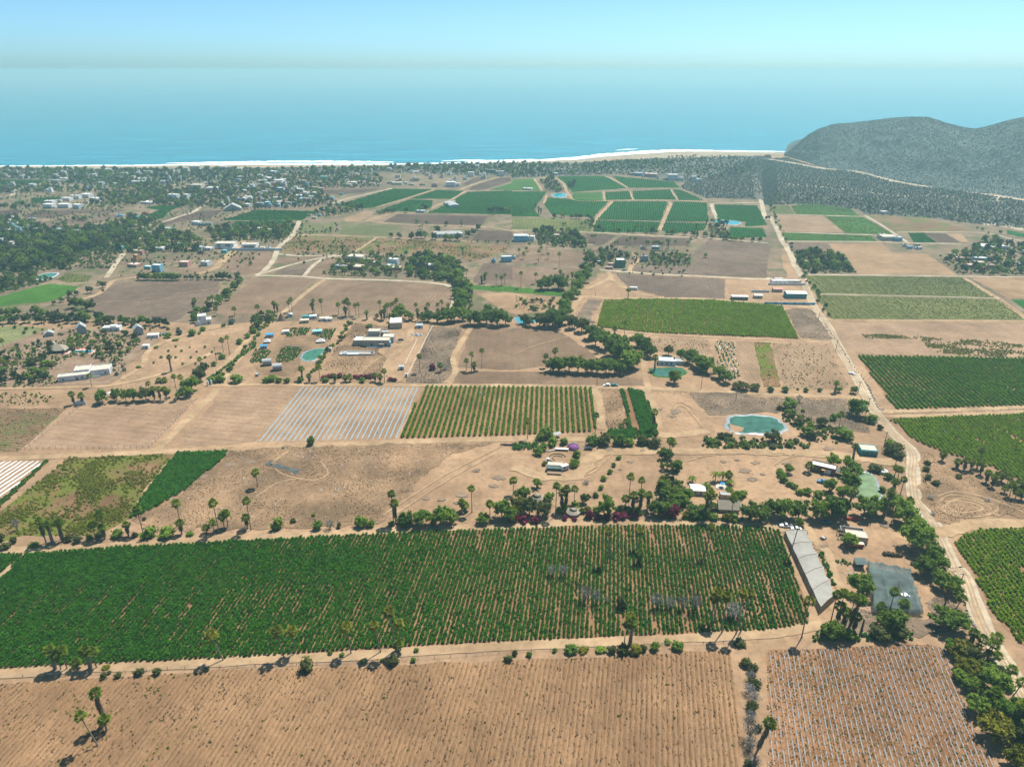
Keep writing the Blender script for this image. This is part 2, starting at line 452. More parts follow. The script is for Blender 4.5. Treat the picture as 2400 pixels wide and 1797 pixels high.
def ribbon(P, width, z, wob=0.06, seed=0):
    r = np.random.default_rng(seed)
    V = []; Fc = []
    for i, p in enumerate(P):
        d = P[min(i + 1, len(P) - 1)] - P[max(i - 1, 0)]; d = d / max(np.linalg.norm(d), 1e-6)
        nr = np.array([d[1], -d[0]]); w = width * 0.5 * (1 + r.normal() * wob); w2 = width * 0.5 * (1 + r.normal() * wob)
        V += [(*(p - nr * w), z), (*(p + nr * w2), z)]
        if i: Fc.append((2 * i - 2, 2 * i - 1, 2 * i + 1, 2 * i))
    return V, Fc

def inside(P, X, Y):
    c = np.zeros(len(X), bool); n = len(P)
    for i in range(n):
        x0, y0 = P[i]; x1, y1 = P[(i + 1) % n]
        hit = ((y0 > Y) != (y1 > Y))
        with np.errstate(divide='ignore', invalid='ignore'):
            xi = (x1 - x0) * (Y - y0) / (y1 - y0) + x0
        c ^= hit & (X < xi)
    return c

def row_segments(P, d, spacing, inset=0.0):
    """parallel rows clipped to a polygon: list of (v, u0, u1) in the row frame"""
    P = np.array(P); n = np.array([d[1], -d[0]])
    U = P @ d; Vv = P @ n; out = []
    v = Vv.min() + spacing * 0.5
    while v < Vv.max():
        xs = []
        for i in range(len(P)):
            j = (i + 1) % len(P)
            if (Vv[i] > v) != (Vv[j] > v):
                xs.append(U[i] + (U[j] - U[i]) * (v - Vv[i]) / (Vv[j] - Vv[i]))
        xs.sort()
        for k in range(0, len(xs) - 1, 2):
            if xs[k + 1] - xs[k] > 2 * inset + 0.5: out.append((v, xs[k] + inset, xs[k + 1] - inset))
        v += spacing
    return out, n

def vnoise(x, y, s):
    return (np.sin(x / s * 1.3 + 1.7 * np.sin(y / s * 0.9 + 0.5)) + np.sin(y / s * 1.7 + 1.1 * np.sin(x / s * 0.7 + 2.1)) + np.sin((x + y) / s * 0.61 + 3.0) * 0.7) / 2.7

def ridges(name, P, xv, spacing, w, h, mat, parent, seg=1.6, rough=0.35, keep=None, z=0.06, kind='stuff'):
    """raised beds along the rows, lumpy tops, joined into one part"""
    d = rowdir(xv); segs, n = row_segments(P, d, spacing, 0.3)
    V = []; Q = []; base = 0; r = np.random.default_rng(5)
    for v, u0, u1 in segs:
        m = max(2, int((u1 - u0) / seg) + 1)
        u = np.linspace(u0, u1, m)
        wig = r.normal(size=m) * w * 0.10
        ww = w * (1 + r.normal(size=m) * rough * 0.4); hh = np.maximum(0.01, h * (1 + r.normal(size=m) * rough))
        hh[0] = hh[-1] = 0.0
        if keep is not None:
            kx = d[0] * u + n[0] * v; ky = d[1] * u + n[1] * v
            kk = keep(kx, ky, v, u, r)
        cols = []
        for off, hz in ((-0.5, 0), (-0.22, 1), (0.22, 1), (0.5, 0)):
            c = np.empty((m, 3)); vv = v + wig + off * ww
            c[:, 0] = d[0] * u + n[0] * vv; c[:, 1] = d[1] * u + n[1] * vv; c[:, 2] = z + hh * hz * (1 + r.normal(size=m) * 0.12) - (0.05 if hz == 0 else 0)
            cols.append(c)
        V.append(np.stack(cols, 1).reshape(-1, 3))
        for k in range(m - 1):
            if keep is not None and not kk[k]: continue
            o = base + k * 4
            for j in range(3): Q.append((o + j, o + j + 1, o + j + 5, o + j + 4))
        base += m * 4
    me = mesh_quads(name, np.concatenate(V), Q, mat)
    o = link(name, me, parent)
    if kind: o['kind'] = kind
    return o

# ------------------------------------------------------------------ scatter by geometry nodes (only for what nobody could count)
def scatter(name, label, cat, X, Y, Z, S, R, protos, parent=None):
    N = len(X)
    me = bpy.data.meshes.new(name)
    me.vertices.add(N)
    co = np.stack([X, Y, Z], 1).astype(np.float32); me.vertices.foreach_set('co', co.ravel())
    for nm, arr in (('scl', S), ('rotz', R)):
        a = me.attributes.new(nm, 'FLOAT', 'POINT'); a.data.foreach_set('value', np.asarray(arr, np.float32))
    a = me.attributes.new('which', 'INT', 'POINT'); a.data.foreach_set('value', np.random.default_rng(N).integers(0, len(protos), N).astype(np.int32))
    o = link(name, me, parent)
    if parent is None: tag(o, label, cat, kind='stuff')
    else: o['kind'] = 'stuff'
    ng = bpy.data.node_groups.new(name, 'GeometryNodeTree')
    ng.interface.new_socket('Geometry', in_out='INPUT', socket_type='NodeSocketGeometry')
    ng.interface.new_socket('Geometry', in_out='OUTPUT', socket_type='NodeSocketGeometry')
    nn, ll = ng.nodes, ng.links
    gi = nn.new('NodeGroupInput'); go = nn.new('NodeGroupOutput')
    ip = nn.new('GeometryNodeInstanceOnPoints')
    jn = nn.new('GeometryNodeJoinGeometry')
    for p in reversed(protos):
        oi = nn.new('GeometryNodeObjectInfo'); oi.inputs['Object'].default_value = p; oi.inputs['As Instance'].default_value = True
        ll.new(oi.outputs['Geometry'], jn.inputs[0])
    ll.new(gi.outputs[0], ip.inputs['Points']); ll.new(jn.outputs[0], ip.inputs['Instance'])
    ip.inputs['Pick Instance'].default_value = True
    def attr(nm, t):
        q = nn.new('GeometryNodeInputNamedAttribute'); q.data_type = t; q.inputs['Name'].default_value = nm; return q.outputs[0]
    ll.new(attr('which', 'INT'), ip.inputs['Instance Index'])
    cx = nn.new('ShaderNodeCombineXYZ'); ll.new(attr('rotz', 'FLOAT'), cx.inputs[2])
    ll.new(cx.outputs[0], ip.inputs['Rotation'])
    ll.new(attr('scl', 'FLOAT'), ip.inputs['Scale'])
    ll.new(ip.outputs[0], go.inputs[0])
    md = o.modifiers.new('scatter', 'NODES'); md.node_group = ng
    return o

def fill(P, spacing, r, jitter=0.5):
    """jittered grid of points inside a polygon"""
    A = np.array(P); x0, y0 = A.min(0); x1, y1 = A.max(0)
    gx, gy = np.meshgrid(np.arange(x0, x1, spacing), np.arange(y0, y1, spacing))
    X = gx.ravel() + r.uniform(-jitter, jitter, gx.size) * spacing; Y = gy.ravel() + r.uniform(-jitter, jitter, gx.size) * spacing
    k = inside(P, X, Y); return X[k], Y[k]
# ------------------------------------------------------------------ plant meshes shared by many individuals
def leaf_cloud(seed, blobs, n, leaf, core=0.72, stretch=1.0):
    """leaf-sized faces spread over uneven clumps, with shaded cores"""
    r = np.random.default_rng(seed)
    blobs = np.array(blobs, float); w = blobs[:, 3] ** 2; w /= w.sum()
    bi = r.choice(len(blobs), n, p=w)
    d = r.normal(size=(n, 3)); d[:, 2] += 0.25; d /= np.linalg.norm(d, axis=1)[:, None]
    rad = blobs[bi, 3] * (0.66 + 0.52 * r.random(n) ** 1.3)
    c = blobs[bi, :3] + d * rad[:, None]
    nr = d + r.normal(size=(n, 3)) * 0.55; nr /= np.linalg.norm(nr, axis=1)[:, None]
    t = np.cross(nr, r.normal(size=(n, 3))); t /= np.linalg.norm(t, axis=1)[:, None]
    b = np.cross(nr, t)
    s = leaf * (0.6 + 0.8 * r.random(n))[:, None]
    V = np.stack([c - t * s, c + b * s * 0.55, c + t * s * stretch, c - b * s * 0.55], 1).reshape(-1, 3)
    F = [tuple(range(i * 4, i * 4 + 4)) for i in range(n)]
    V = [tuple(v) for v in V]
    if core > 0:
        for x, y, z, q in blobs:
            o = len(V); k = 0
            rings = ((-0.85, 0.5), (-0.3, 0.95), (0.35, 0.92), (0.85, 0.5))
            for zz, rr in rings:
                for i in range(6):
                    a = math.pi * 2 * i / 6 + zz
                    V.append((x + math.cos(a) * rr * q * core, y + math.sin(a) * rr * q * core, z + zz * q * core))
            for j in range(3):
                for i in range(6):
                    F.append((o + j * 6 + i, o + j * 6 + (i + 1) % 6, o + j * 6 + 6 + (i + 1) % 6, o + j * 6 + 6 + i))
            F.append(tuple(o + 18 + i for i in range(6))); F.append(tuple(o + 5 - i for i in range(6)))
    return V, F

def tree_crown(seed, n=900, leaf=0.050):
    """unit tree: crown between 0.2 and 1.0 of the height, about 0.9 wide"""
    r = np.random.default_rng(seed); B = [(0, 0, 0.58, 0.27)]
    for i in range(13):
        a = i * 2 * math.pi / 6.5 + r.uniform(-0.4, 0.4); q = r.uniform(0.09, 0.19); d = r.uniform(0.18, 0.40)
        B.append((math.cos(a) * d, math.sin(a) * d, r.uniform(0.30, 0.74), q))
    for i in range(6):
        B.append((r.uniform(-0.22, 0.22), r.uniform(-0.22, 0.22), r.uniform(0.66, 0.86), r.uniform(0.08, 0.15)))
    return leaf_cloud(seed, B, n, leaf)

def tree_trunk(seed):
    r = np.random.default_rng(seed); m = MB()
    m.tube([(0, 0, -0.02), (0.01, 0, 0.15), (0.02, 0.01, 0.34), (0.0, 0.0, 0.55)], 0.035, 0.018, 7)
    for i in range(5):
        a = i * 2 * math.pi / 5 + r.uniform(-0.4, 0.4)
        m.tube([(0.01, 0, 0.2 + 0.03 * i), (math.cos(a) * 0.13, math.sin(a) * 0.13, 0.38 + 0.02 * i), (math.cos(a) * 0.25, math.sin(a) * 0.25, 0.56)], 0.018, 0.006, 5)
    return m.V, m.F

def bush_cloud(seed, n=190, leaf=0.13):
    """unit shrub: one metre high, about 1.5 m wide, down to the ground"""
    r = np.random.default_rng(seed); B = []
    for i in range(6):
        a = i * 1.05 + r.uniform(-0.4, 0.4); d = r.uniform(0.15, 0.42); q = r.uniform(0.26, 0.4)
        B.append((math.cos(a) * d, math.sin(a) * d, q * 0.9 + r.uniform(0, 0.25), q))
    B.append((0, 0, 0.58, 0.36))
    return leaf_cloud(seed, B, n, leaf)

def twig_cloud(seed, n=420):
    """leafless grey crown: fine twigs on bare limbs"""
    r = np.random.default_rng(seed); m = MB()
    for i in range(9):
        a = r.uniform(0, 6.28); t = r.uniform(0.15, 0.42)
        m.tube([(0, 0, 0), (math.cos(a) * t * 0.3, math.sin(a) * t * 0.3, 0.35), (math.cos(a) * t, math.sin(a) * t, r.uniform(0.7, 0.95))], 0.022, 0.006, 4)
    V, F = list(m.V), list(m.F)
    for i in range(n):
        a = r.normal(size=3); a /= np.linalg.norm(a)
        c = np.array([0, 0, 0.62]) + a * np.array([0.40, 0.40, 0.38]) * r.uniform(0.35, 1.0)
        d = a * 0.6 + r.normal(size=3) * 0.5; d[2] += 0.4; d /= np.linalg.norm(d); u = np.cross(d, r.normal(size=3)); u /= np.linalg.norm(u)
        o = len(V); L = r.uniform(0.05, 0.12)
        V += [tuple(c - u * 0.020), tuple(c + u * 0.020), tuple(c + d * L)]; F.append((o, o + 1, o + 2))
    return V, F

def fan_leaf(V, F, root, direc, up, L, R, r, droop=0.35, seg=9):
    """one fan-palm leaf: stalk, then pleated segments split at their tips"""
    d = np.array(direc) / np.linalg.norm(direc); u = np.array(up) - d * np.dot(up, d); u /= max(np.linalg.norm(u), 1e-6); s = np.cross(d, u)
    root = np.array(root); hub = root + d * L
    o = len(V); V += [tuple(root - s * 0.03), tuple(root + s * 0.03), tuple(hub)]; F.append((o, o + 1, o + 2))
    for i in range(seg):
        a = (i / (seg - 1) - 0.5) * 3.6; ln = R * (1.0 - 0.18 * abs(a) / 1.8) * r.uniform(0.85, 1.08)
        dirv = d * math.cos(a) + s * math.sin(a); side = -d * math.sin(a) + s * math.cos(a)
        mid = hub + dirv * ln * 0.55 + u * 0.05 * (1 if i % 2 else -1)
        tip = hub + dirv * ln - np.array([0, 0, 1.0]) * droop * ln * r.uniform(0.5, 1.2)
        w = ln * 0.185; o = len(V)
        V += [tuple(hub), tuple(mid - side * w), tuple(tip), tuple(mid + side * w)]; F.append((o, o + 1, o + 2, o + 3))

def palm_crown(seed, n=30, size=1.0, old=False):
    r = np.random.default_rng(seed); V, F = [], []
    for i in range(n):
        t = (i + 0.5) / n
        el = math.radians(80 - 115 * t + r.uniform(-9, 9)); az = i * 2.39996 + r.uniform(-0.25, 0.25)
        d = np.array([math.cos(az) * math.cos(el), math.sin(az) * math.cos(el), math.sin(el)])
        upv = np.array([-math.cos(az) * math.sin(el), -math.sin(az) * math.sin(el), math.cos(el)])
        fan_leaf(V, F, (0, 0, 0), d, upv, r.uniform(0.75, 1.15) * size, r.uniform(0.80, 1.05) * size, r, droop=0.22 + 0.25 * t)
    return V, F

def palm_skirt(seed, n=34, length=2.2):
    r = np.random.default_rng(seed); V, F = [], []
    for i in range(n):
        az = i * 2.39996; z = -r.uniform(0.0, 1.0) ** 0.8 * length; el = math.radians(r.uniform(-82, -48))
        d = np.array([math.cos(az) * math.cos(el), math.sin(az) * math.cos(el), math.sin(el)])
        upv = np.array([math.cos(az), math.sin(az), 0.4])
        rr = 0.15
        fan_leaf(V, F, (math.cos(az) * rr, math.sin(az) * rr, z), d, upv, r.uniform(0.35, 0.6), r.uniform(0.6, 0.95), r, droop=0.3, seg=6)
    return V, F

def feather_crown(seed, n=20):
    """date-palm crown: arching feather fronds"""
    r = np.random.default_rng(seed); V, F = [], []
    for i in range(n):
        az = i * 2.39996; e0 = math.radians(78 - 75 * (i / n)); L = r.uniform(1.9, 2.4)
        h = np.array([math.cos(az), math.sin(az), 0]); s = np.array([-math.sin(az), math.cos(az), 0]); P = []
        for k in range(6):
            t = k / 5; el = e0 - 1.5 * t * t
            P.append(h * L * t * math.cos(e0 - 0.5 * t) + np.array([0, 0, 1]) * (L * t * math.sin(e0) - 0.95 * L * t * t * 0.8))
        for k in range(5):
            w0 = 0.30 * math.sin(math.pi * (0.15 + 0.8 * k / 5)); w1 = 0.30 * math.sin(math.pi * (0.15 + 0.8 * (k + 1) / 5))
            for sg in (-1, 1):
                o = len(V); dn = np.array([0, 0, -0.12])
                V += [tuple(P[k]), tuple(P[k + 1]), tuple(P[k + 1] + s * sg * w1 + dn), tuple(P[k] + s * sg * w0 + dn)]; F.append((o, o + 1, o + 2, o + 3))
    return V, F

def palm_trunk_mesh():
    m = MB()
    m.tube([(0, 0, -0.01), (0.0, 0, 0.03), (0.10, 0, 0.3), (0.12, 0, 0.65), (0, 0, 1.0)], 1.0, 0.62, 8)
    m.tube([(0, 0, -0.01), (0, 0, 0.05)], 1.5, 1.0, 8)
    return m.V, m.F

MESH = {}
for i in range(6):
    V, F = tree_crown(100 + i)
    for lf in ('leaf_dark', 'leaf_mid', 'leaf_yellow', 'leaf_olive'):
        MESH['crown', lf, i] = mesh_from('crown', V, F, lf)
    MESH['trunk', i] = mesh_from('trunk', *tree_trunk(i), 'bark')
for i in range(5):
    V, F = bush_cloud(200 + i)
    for lf in ('leaf_dark', 'leaf_mid', 'leaf_yellow', 'leaf_olive', 'leaf_pink', 'leaf_blue', 'leaf_grey'):
        MESH['bush', lf, i] = mesh_from('shrub', V, F, lf)
for i in range(4):
    MESH['twig', i] = mesh_from('bare_branches', *twig_cloud(300 + i), 'leaf_grey')
    MESH['palm_crown', i] = mesh_from('crown', *palm_crown(400 + i), 'palm_leaf')
    MESH['palm_crown_old', i] = mesh_from('crown', *palm_crown(420 + i, n=24), 'palm_leaf_old')
    MESH['palm_skirt', i] = mesh_from('dead_skirt', *palm_skirt(440 + i), 'dead_frond')
    MESH['feather', i] = mesh_from('crown', *feather_crown(460 + i), 'palm_leaf')
MESH['palm_trunk'] = mesh_from('trunk', *palm_trunk_mesh(), 'palm_bark')

def proto(name, V, F, mat):
    return bpy.data.objects.new(name, mesh_from(name, V, F, mat))
def clump(seed, n, w, h, leaf):
    """row-crop plant: leaves over a low mound, one metre scale"""
    r = np.random.default_rng(seed)
    B = [(0, 0, h * 0.45, w * 0.42)] + [(r.uniform(-0.3, 0.3) * w, r.uniform(-0.3, 0.3) * w, h * r.uniform(0.4, 0.75), w * 0.28) for _ in range(3)]
    return leaf_cloud(seed, B, n, leaf, core=0.6)
PRO = {}
for lf in ('crop_leaf', 'crop_bright', 'crop_lush', 'crop_mid', 'crop_far', 'crop_olive'):
    PRO[lf] = [proto('crop_plant', *clump(500 + i, 34, 1.0, 0.9, 0.26), lf) for i in range(4)]
for lf in ('weed_leaf', 'weed_dry', 'weed_pale'):
    PRO[lf] = [proto('weed_tuft', *leaf_cloud(520 + i, [(0, 0, 0.12, 0.32), (0.25, 0.1, 0.1, 0.24)], 16, 0.22, core=0.5), lf) for i in range(3)]
for lf in ('scrub_leaf', 'coast_leaf', 'under_leaf'):
    PRO[lf] = [proto('scrub_bush', *bush_cloud(540 + i, 34, 0.26), lf) for i in range(4)]
def fuse(A, B, sb=1.0):
    V, F = list(A[0]), list(A[1]); o = len(V)
    return V + [tuple(v) for v in B[0]], F + [tuple(i + o for i in f) for f in B[1]]
PRO['far_tree'] = [proto('far_tree', *tree_crown(560 + i, 150, 0.10), lf) for i, lf in enumerate(('leaf_dark', 'leaf_mid', 'leaf_olive', 'coast_leaf'))]
PRO['rubble'] = []
for i in range(3):
    m = MB(); r = np.random.default_rng(i)
    m.tube([(0, 0, -0.1), (0.05, 0, 0.15), (0.1, 0.05, 0.3)], 0.3, 0.12, 5); PRO['rubble'].append(proto('clod', m.V, m.F, 'soil_tan'))
PRO['litter'] = []
for i in range(2):
    m = MB().box(-0.4, -0.3, 0, 0.4, 0.3, 0.15 + 0.1 * i); PRO['litter'].append(proto('litter', m.V, m.F, 'rubbish'))

# ================================================================== THE SETTING
COAST_S = [(-1500, 392), (-200, 390), (0, 390), (300, 389), (560, 386), (850, 386), (1000, 385), (1200, 380), (1350, 375), (1420, 367), (1500, 361), (1580, 355.5), (1680, 355), (1770, 357), (1860, 358)]
coast = [ground_of(*p) for p in COAST_S] + [(1150, 2050), (1500, 2250), (9000, 4200)]
coast = [(-9000, coast[0][1] - 100)] + coast
land = coast + [(9000, -3000), (-9000, -3000)]
tag(link('ground', sheet('ground', land[::-1], 0.0, 'sand')), 'sandy tan plain of farm tracks and bare plots', 'ground', kind='structure')
Vs = [(-45000, 1200, -1.2), (45000, 1200, -1.2), (45000, 60000, -1.2), (-45000, 60000, -1.2)]
tag(link('sea', mesh_from('sea', Vs, [(0, 1, 2, 3)], 'sea')), 'calm turquoise sea fading into haze', 'sea', kind='structure')

def coast_at(x):
    xs = [c[0] for c in coast]; ys = [c[1] for c in coast]
    return float(np.interp(x, xs, ys))
# beach and surf follow the shore
beach = []
xs = np.linspace(-1700, 900, 130)
def beach_depth(x):
    return float(np.interp(x, [-1700, -1100, -700, -350, 0, 150, 250, 420, 560, 620], [70, 65, 70, 45, 45, 55, 75, 150, 110, 45]))
up = [(x, coast_at(x) - 0.5) for x in xs]; dn = [(x, coast_at(x) - beach_depth(x) * (1 + 0.15 * math.sin(x * 0.05) + 0.1 * math.sin(x * 0.13))) for x in xs]
tag(link('beach', sheet('beach', dn + up[::-1], 0.02, 'beach_sand')), 'pale sand beach along the shore', 'beach', kind='structure')
def surf(name, label, x0, x1, off, wid, seed, z=-1.0):
    r = np.random.default_rng(seed); n = int((x1 - x0) / 9) + 2
    X = np.linspace(x0, x1, n); V = []; Fc = []
    a = np.cumsum(r.normal(size=n)) * 1.4; a -= np.linspace(a[0], a[-1], n)
    for i, x in enumerate(X):
        e = max(0.0, math.sin(math.pi * i / (n - 1))) ** 0.5; y = coast_at(x) + off + a[i]
        w = wid * e * (0.6 + 0.4 * r.random())
        V += [(x, y, z), (x + r.normal() * 2, y + w, z + 0.25 * (off > 20))]
        if i: Fc.append((2 * i - 2, 2 * i, 2 * i + 1, 2 * i - 1))
    return tag(link(name, mesh_from(name, V, Fc, 'foam_white')), label, 'surf', kind='structure')
surf('surf', 'white wash of surf along the whole beach', -1700, 900, -2, 26, 1)
surf('surf', 'white breaker off the beach at far left', -1250, -1120, 52, 16, 2)
surf('surf', 'long breaker off the left beach', -760, -480, 48, 26, 3)
surf('surf', 'broad breaker off the town beach', -640, -260, 44, 42, 4)
surf('surf', 'small breaker off the palm-lined beach', -160, -60, 60, 16, 5)
surf('surf', 'long foaming breaker below the headland bay', 60, 520, 30, 44, 6)
surf('surf', 'short breaker out from the bay', 260, 330, 120, 14, 7)
surf('surf', 'breaker line by the distant headland', 480, 700, 26, 24, 8)
surf('surf', 'thin breaker off the palms left of centre', -110, 60, 40, 22, 9)

# the headland hill
SK = [(1842, 363), (1857, 350), (1890, 321), (1915, 306), (1951, 294), (1996, 290), (2050, 284), (2087, 279), (2132, 276), (2171, 276.5), (2192, 282), (2220, 292), (2250, 300), (2283, 306), (2313, 300), (2358, 286), (2400, 277), (2500, 252), (2700, 225), (3000, 215)]
BS = [(1838, 366), (1860, 372), (1890, 380), (1920, 391), (1951, 396), (2011, 402), (2087, 422), (2192, 440), (2300, 455), (2400, 466), (2700, 500), (3000, 520)]
from mathutils import noise as mnoise
def hill_mesh():
    r = np.random.default_rng(3); NU, NV = 300, 90
    X = np.linspace(1838, 3000, NU); V = []
    # gullies: several scales of ridged noise along u and v
    ph = r.uniform(0, 6.28, (8, 2))
    for i, px in enumerate(X):
        sy = np.interp(px, [p[0] for p in SK], [p[1] for p in SK]); by = np.interp(px, [p[0] for p in BS], [p[1] for p in BS])
        bx_, by_ = ground_of(px, by)
        D = by_ + np.interp(px, [1838, 1870, 2000, 2200, 2400, 3000], [8, 150, 400, 450, 480, 500])
        z = CAM_H + D * (((898.5 - sy) / FOC) * CP - SP) / (CP + ((898.5 - sy) / FOC) * SP)
        z = max(z, 0.0)
        rx = (px - 1200) / FOC * (D * CP + (CAM_H - z) * SP)
        for j in range(NV):
            v = j / (NV - 1)
            if v <= 0.7:
                t = v / 0.7; prof = t ** 1.25 * (1.25 - 0.25 * t) if px > 1990 else t ** 0.85
                x = bx_ + (rx - bx_) * t; y = by_ + (D - by_) * t; zz = z * min(1.0, prof)
            else:
                t = (v - 0.7) / 0.3; x = rx + (rx * 0.25) * t; y = D + 420 * t; zz = z * (1 - t * t) - 3 * t
            g = 0.0
            g = 0.9 + 0.55 * mnoise.ridged_multi_fractal(Vector((x * 0.0050, y * 0.0036, 3.1)), 0.8, 2.1, 7, 1.0, 2.0) * 0.9 - 0.55
            g += 0.35 * mnoise.fractal(Vector((x * 0.03, y * 0.02, 1.7)), 0.8, 2.0, 5)
            amp = 30.0 * math.sin(min(1, v / 0.7) * math.pi) * min(1, z / 40)
            zz += (g - 1.1) * amp
            V.append((x, y, zz - 0.6 * (j == 0)))
    Q = [(i * NV + j, (i + 1) * NV + j, (i + 1) * NV + j + 1, i * NV + j + 1) for i in range(NU - 1) for j in range(NV - 1)]
    return np.array(V), Q, NU, NV
HV, HQ, HNU, HNV = hill_mesh()
tag(link('hill', mesh_quads('hill', HV, HQ, 'hill_rock', True)), 'grey scrub-covered headland hill', 'hill', kind='structure')

# ------------------------------------------------------------------ bare plots and far fields, each a thin sheet on the plain
zlev = [0.03]
FIELD = {}
def field(key, name, label, mat, s, wobble=0.5, step=4):
    P = mp(s) if isinstance(s, str) else s
    zlev[0] += 0.0012
    o = link(name, sheet(name, P, zlev[0], mat, wobble, step, seed=len(FIELD)))
    tag(o, label, 'field', kind='structure'); FIELD[key] = (P, o, zlev[0]); return P

zlev[0] = 0.012
field('far_plain', 'plain', 'grey-brown farmland earth of the middle distance', 'plain', 'T:-400,372 300,372 760,366 1100,362 1400,352 1720,352 1790,470 1690,500 1700,600 1290,590 1230,640 1225,690 1000,680 760,690 480,700 420,700 200,690 -400,700', 3, 20)
field('far_plain_right', 'plain', 'grey-brown farmland earth right of the main road', 'plain', 'T:1640,425 1900,432 2300,500 2700,540 2700,700 2200,690 1800,690 1740,600 1700,520', 3, 20)
zlev[0] = 0.03
BIGP = ("a0:-500,800 0,800 1000,750 2200,690 a1:1400,600 2200,560 a2:500,540 1600,490 a3:0,465 355,415 b3:345,1600 b3:95,890 b2:2200,870 1700,850 1000,850 b1:2200,880 1300,910 500,950 b0:2200,980 1000,1040 225,1098 -10,1318 -500,1760")
field('big', 'crop_field', 'wide dark green row-crop field across the foreground', 'crop_soil', BIGP)
field('biglet', 'crop_field', 'corner of green crop left of the foreground path', 'crop_soil', 'b0:-500,1125 0,1105 200,1097 -10,1285 -500,1640')
field('front', 'ploughed_field', 'broad tan ploughed field at the bottom of the picture', 'soil_furrow', 'a0:-900,960 0,930 800,880 1480,840 2200,800 a1:900,790 1700,740 a2:0,735 700,700 1600,650 1880,635 1950,1100 1975,1648 1990,2400 a0:-2500,2400')
field('plastic', 'plastic_mulch_field', 'brown field with broken pale blue plastic rows at lower right', 'crop_soil', 'a3:0,640 400,625 900,600 1400,590 1500,615 1600,850 1760,1250 1960,1648 2150,2300 0,2300')
# left middle
field('white_rows', 'plastic_mulch_field', 'field of white plastic rows at the left edge', 'soil_tan', 'b0:-900,290 0,290 385,290 0,628 -900,1400')
field('strip', 'crop_field', 'narrow green strip beside the white plastic rows', 'crop_soil', 'b0:395,290 440,278 0,700 -300,980 -300,890 0,640', 0.2)
field('weedy', 'fallow_field', 'weedy yellow-green field left of the dirt lot', 'weedy', 'b0:600,265 1510,235 1230,560 1130,780 860,930 180,940 0,1000 -300,1060 -300,980 0,730')
field('lush', 'crop_field', 'lush dark green wedge beside the weedy field', 'crop_soil', 'b0:1530,225 1965,208 1930,270 1600,540 1350,690 1220,755 1120,790 1250,570')
field('fenced', 'fallow_field', 'smooth fenced brown field with wire fence', 'cross_tan', 'c0:700,1110 1695,1050 1285,1465 215,1480')
field('left_brown', 'fallow_field', 'brown weedy field at the left edge', 'weedy_light', 'c0:-600,1130 570,1130 170,1500 0,1510 -800,1560')
field('mid_tan', 'ploughed_field', 'ploughed tan field left of the blue plastic rows', 'cross_tan', 'c0:1930,960 2200,940 c1:385,938 0,1415 c0:1900,1455 1540,1440')
field('blue_rows', 'plastic_mulch_field', 'field of long pale blue plastic rows', 'soil_tan', 'c1:395,938 1425,944 1200,1390 0,1422')
field('green_rows', 'crop_field', 'field of crisp green rows beside the blue plastic', 'crop_soil', 'c1:1450,944 c2:0,947 680,955 725,1290 690,1330 0,1362 c1:1235,1388')
field('small_brown', 'fallow_field', 'small rough brown plot beside the lush wedge', 'rough', 'c2:770,965 935,965 985,1290 830,1310 790,1200')
field('alfalfa', 'crop_field', 'lush green fodder plot with tan stripe', 'crop_soil', 'c2:935,968 1000,960 1130,985 1200,1140 1250,1290 1215,1385 840,1392 830,1320 1010,1310 960,1100')
field('plough_mid', 'ploughed_field', 'brown ploughed field below the dark palm belt', 'cross_brown', 'c1:1850,440 c2:0,440 300,450 440,480 560,560 760,705 290,765 0,800 c1:1740,775')
field('plough_low', 'ploughed_field', 'brown strip above the straight field track', 'cross_brown', 'c1:1730,810 c2:200,815 1000,860 1130,890 1140,935 0,928 c1:1690,915')
field('rough_mid', 'rough_ground', 'rough brown lot right of the building site', 'rough_grey', 'c1:1500,425 1780,435 1690,700 1720,790 1620,915 1290,908 1420,640', 1.0)
field('site_rough', 'rough_ground', 'disturbed ground around the concrete house', 'rough', 'c1:850,395 1150,420 1050,640 1130,700 1060,830 560,880 600,740', 1.5)
field('garden_lot', 'rough_ground', 'vegetable garden plots beside the pond', 'rough', 'c1:250,430 690,440 620,560 560,620 390,640 380,760 330,860 20,840 -40,700')
# upper middle
field('line_plough', 'ploughed_field', 'large brown field ruled with pale furrows', 'line_brown', 'd1:610,1125 1560,1165 1690,1215 1710,1290 1670,1400 1400,1440 330,1440 220,1400')
field('line_plough_l', 'ploughed_field', 'brown field left of the ruled furrows', 'line_brown', 'd1:0,1105 530,1122 210,1400 -20,1425 -240,1470 d0:1820,1390 1990,1290 2150,1160')
field('grey_left', 'ploughed_field', 'large grey-brown field behind the white villa', 'soil_grey', 'c0:1020,50 1500,35 1890,25 1880,130 1750,250 1640,300 1500,385 950,335 820,265 740,200 900,100')
field('green_left', 'crop_field', 'green field at left among tree belts', 'lawn', 'f0:-500,1100 0,995 700,800 900,772 1350,820 1270,900 1000,1030 800,1090 350,1120 0,1180 -500,1250')
field('pale_left', 'fallow_field', 'pale dry green paddock at the left edge', 'dry_green', 'c0:-400,440 0,430 150,415 420,440 250,500 180,560 0,600 -400,640')
field('paddock', 'fallow_field', 'small olive paddock by the pond at left', 'pale_green', 'f0:950,700 1170,590 1600,630 1520,740 1200,755')
field('tan_plot', 'fallow_field', 'small bare tan plot among the left trees', 'soil_tan', 'f0:1290,410 1560,310 1910,330 1810,510 1340,480')
field('weeds_a', 'fallow_field', 'brown weedy field left of the farm compound', 'weedy_light', 'd1:330,750 980,762 1030,770 850,885 760,895 220,890')
field('weeds_b', 'fallow_field', 'long brown weedy field above the farm compound', 'weedy_light', 'd1:1050,772 2200,830 2150,890 2050,920 1850,975 1750,935 1300,900 880,885')
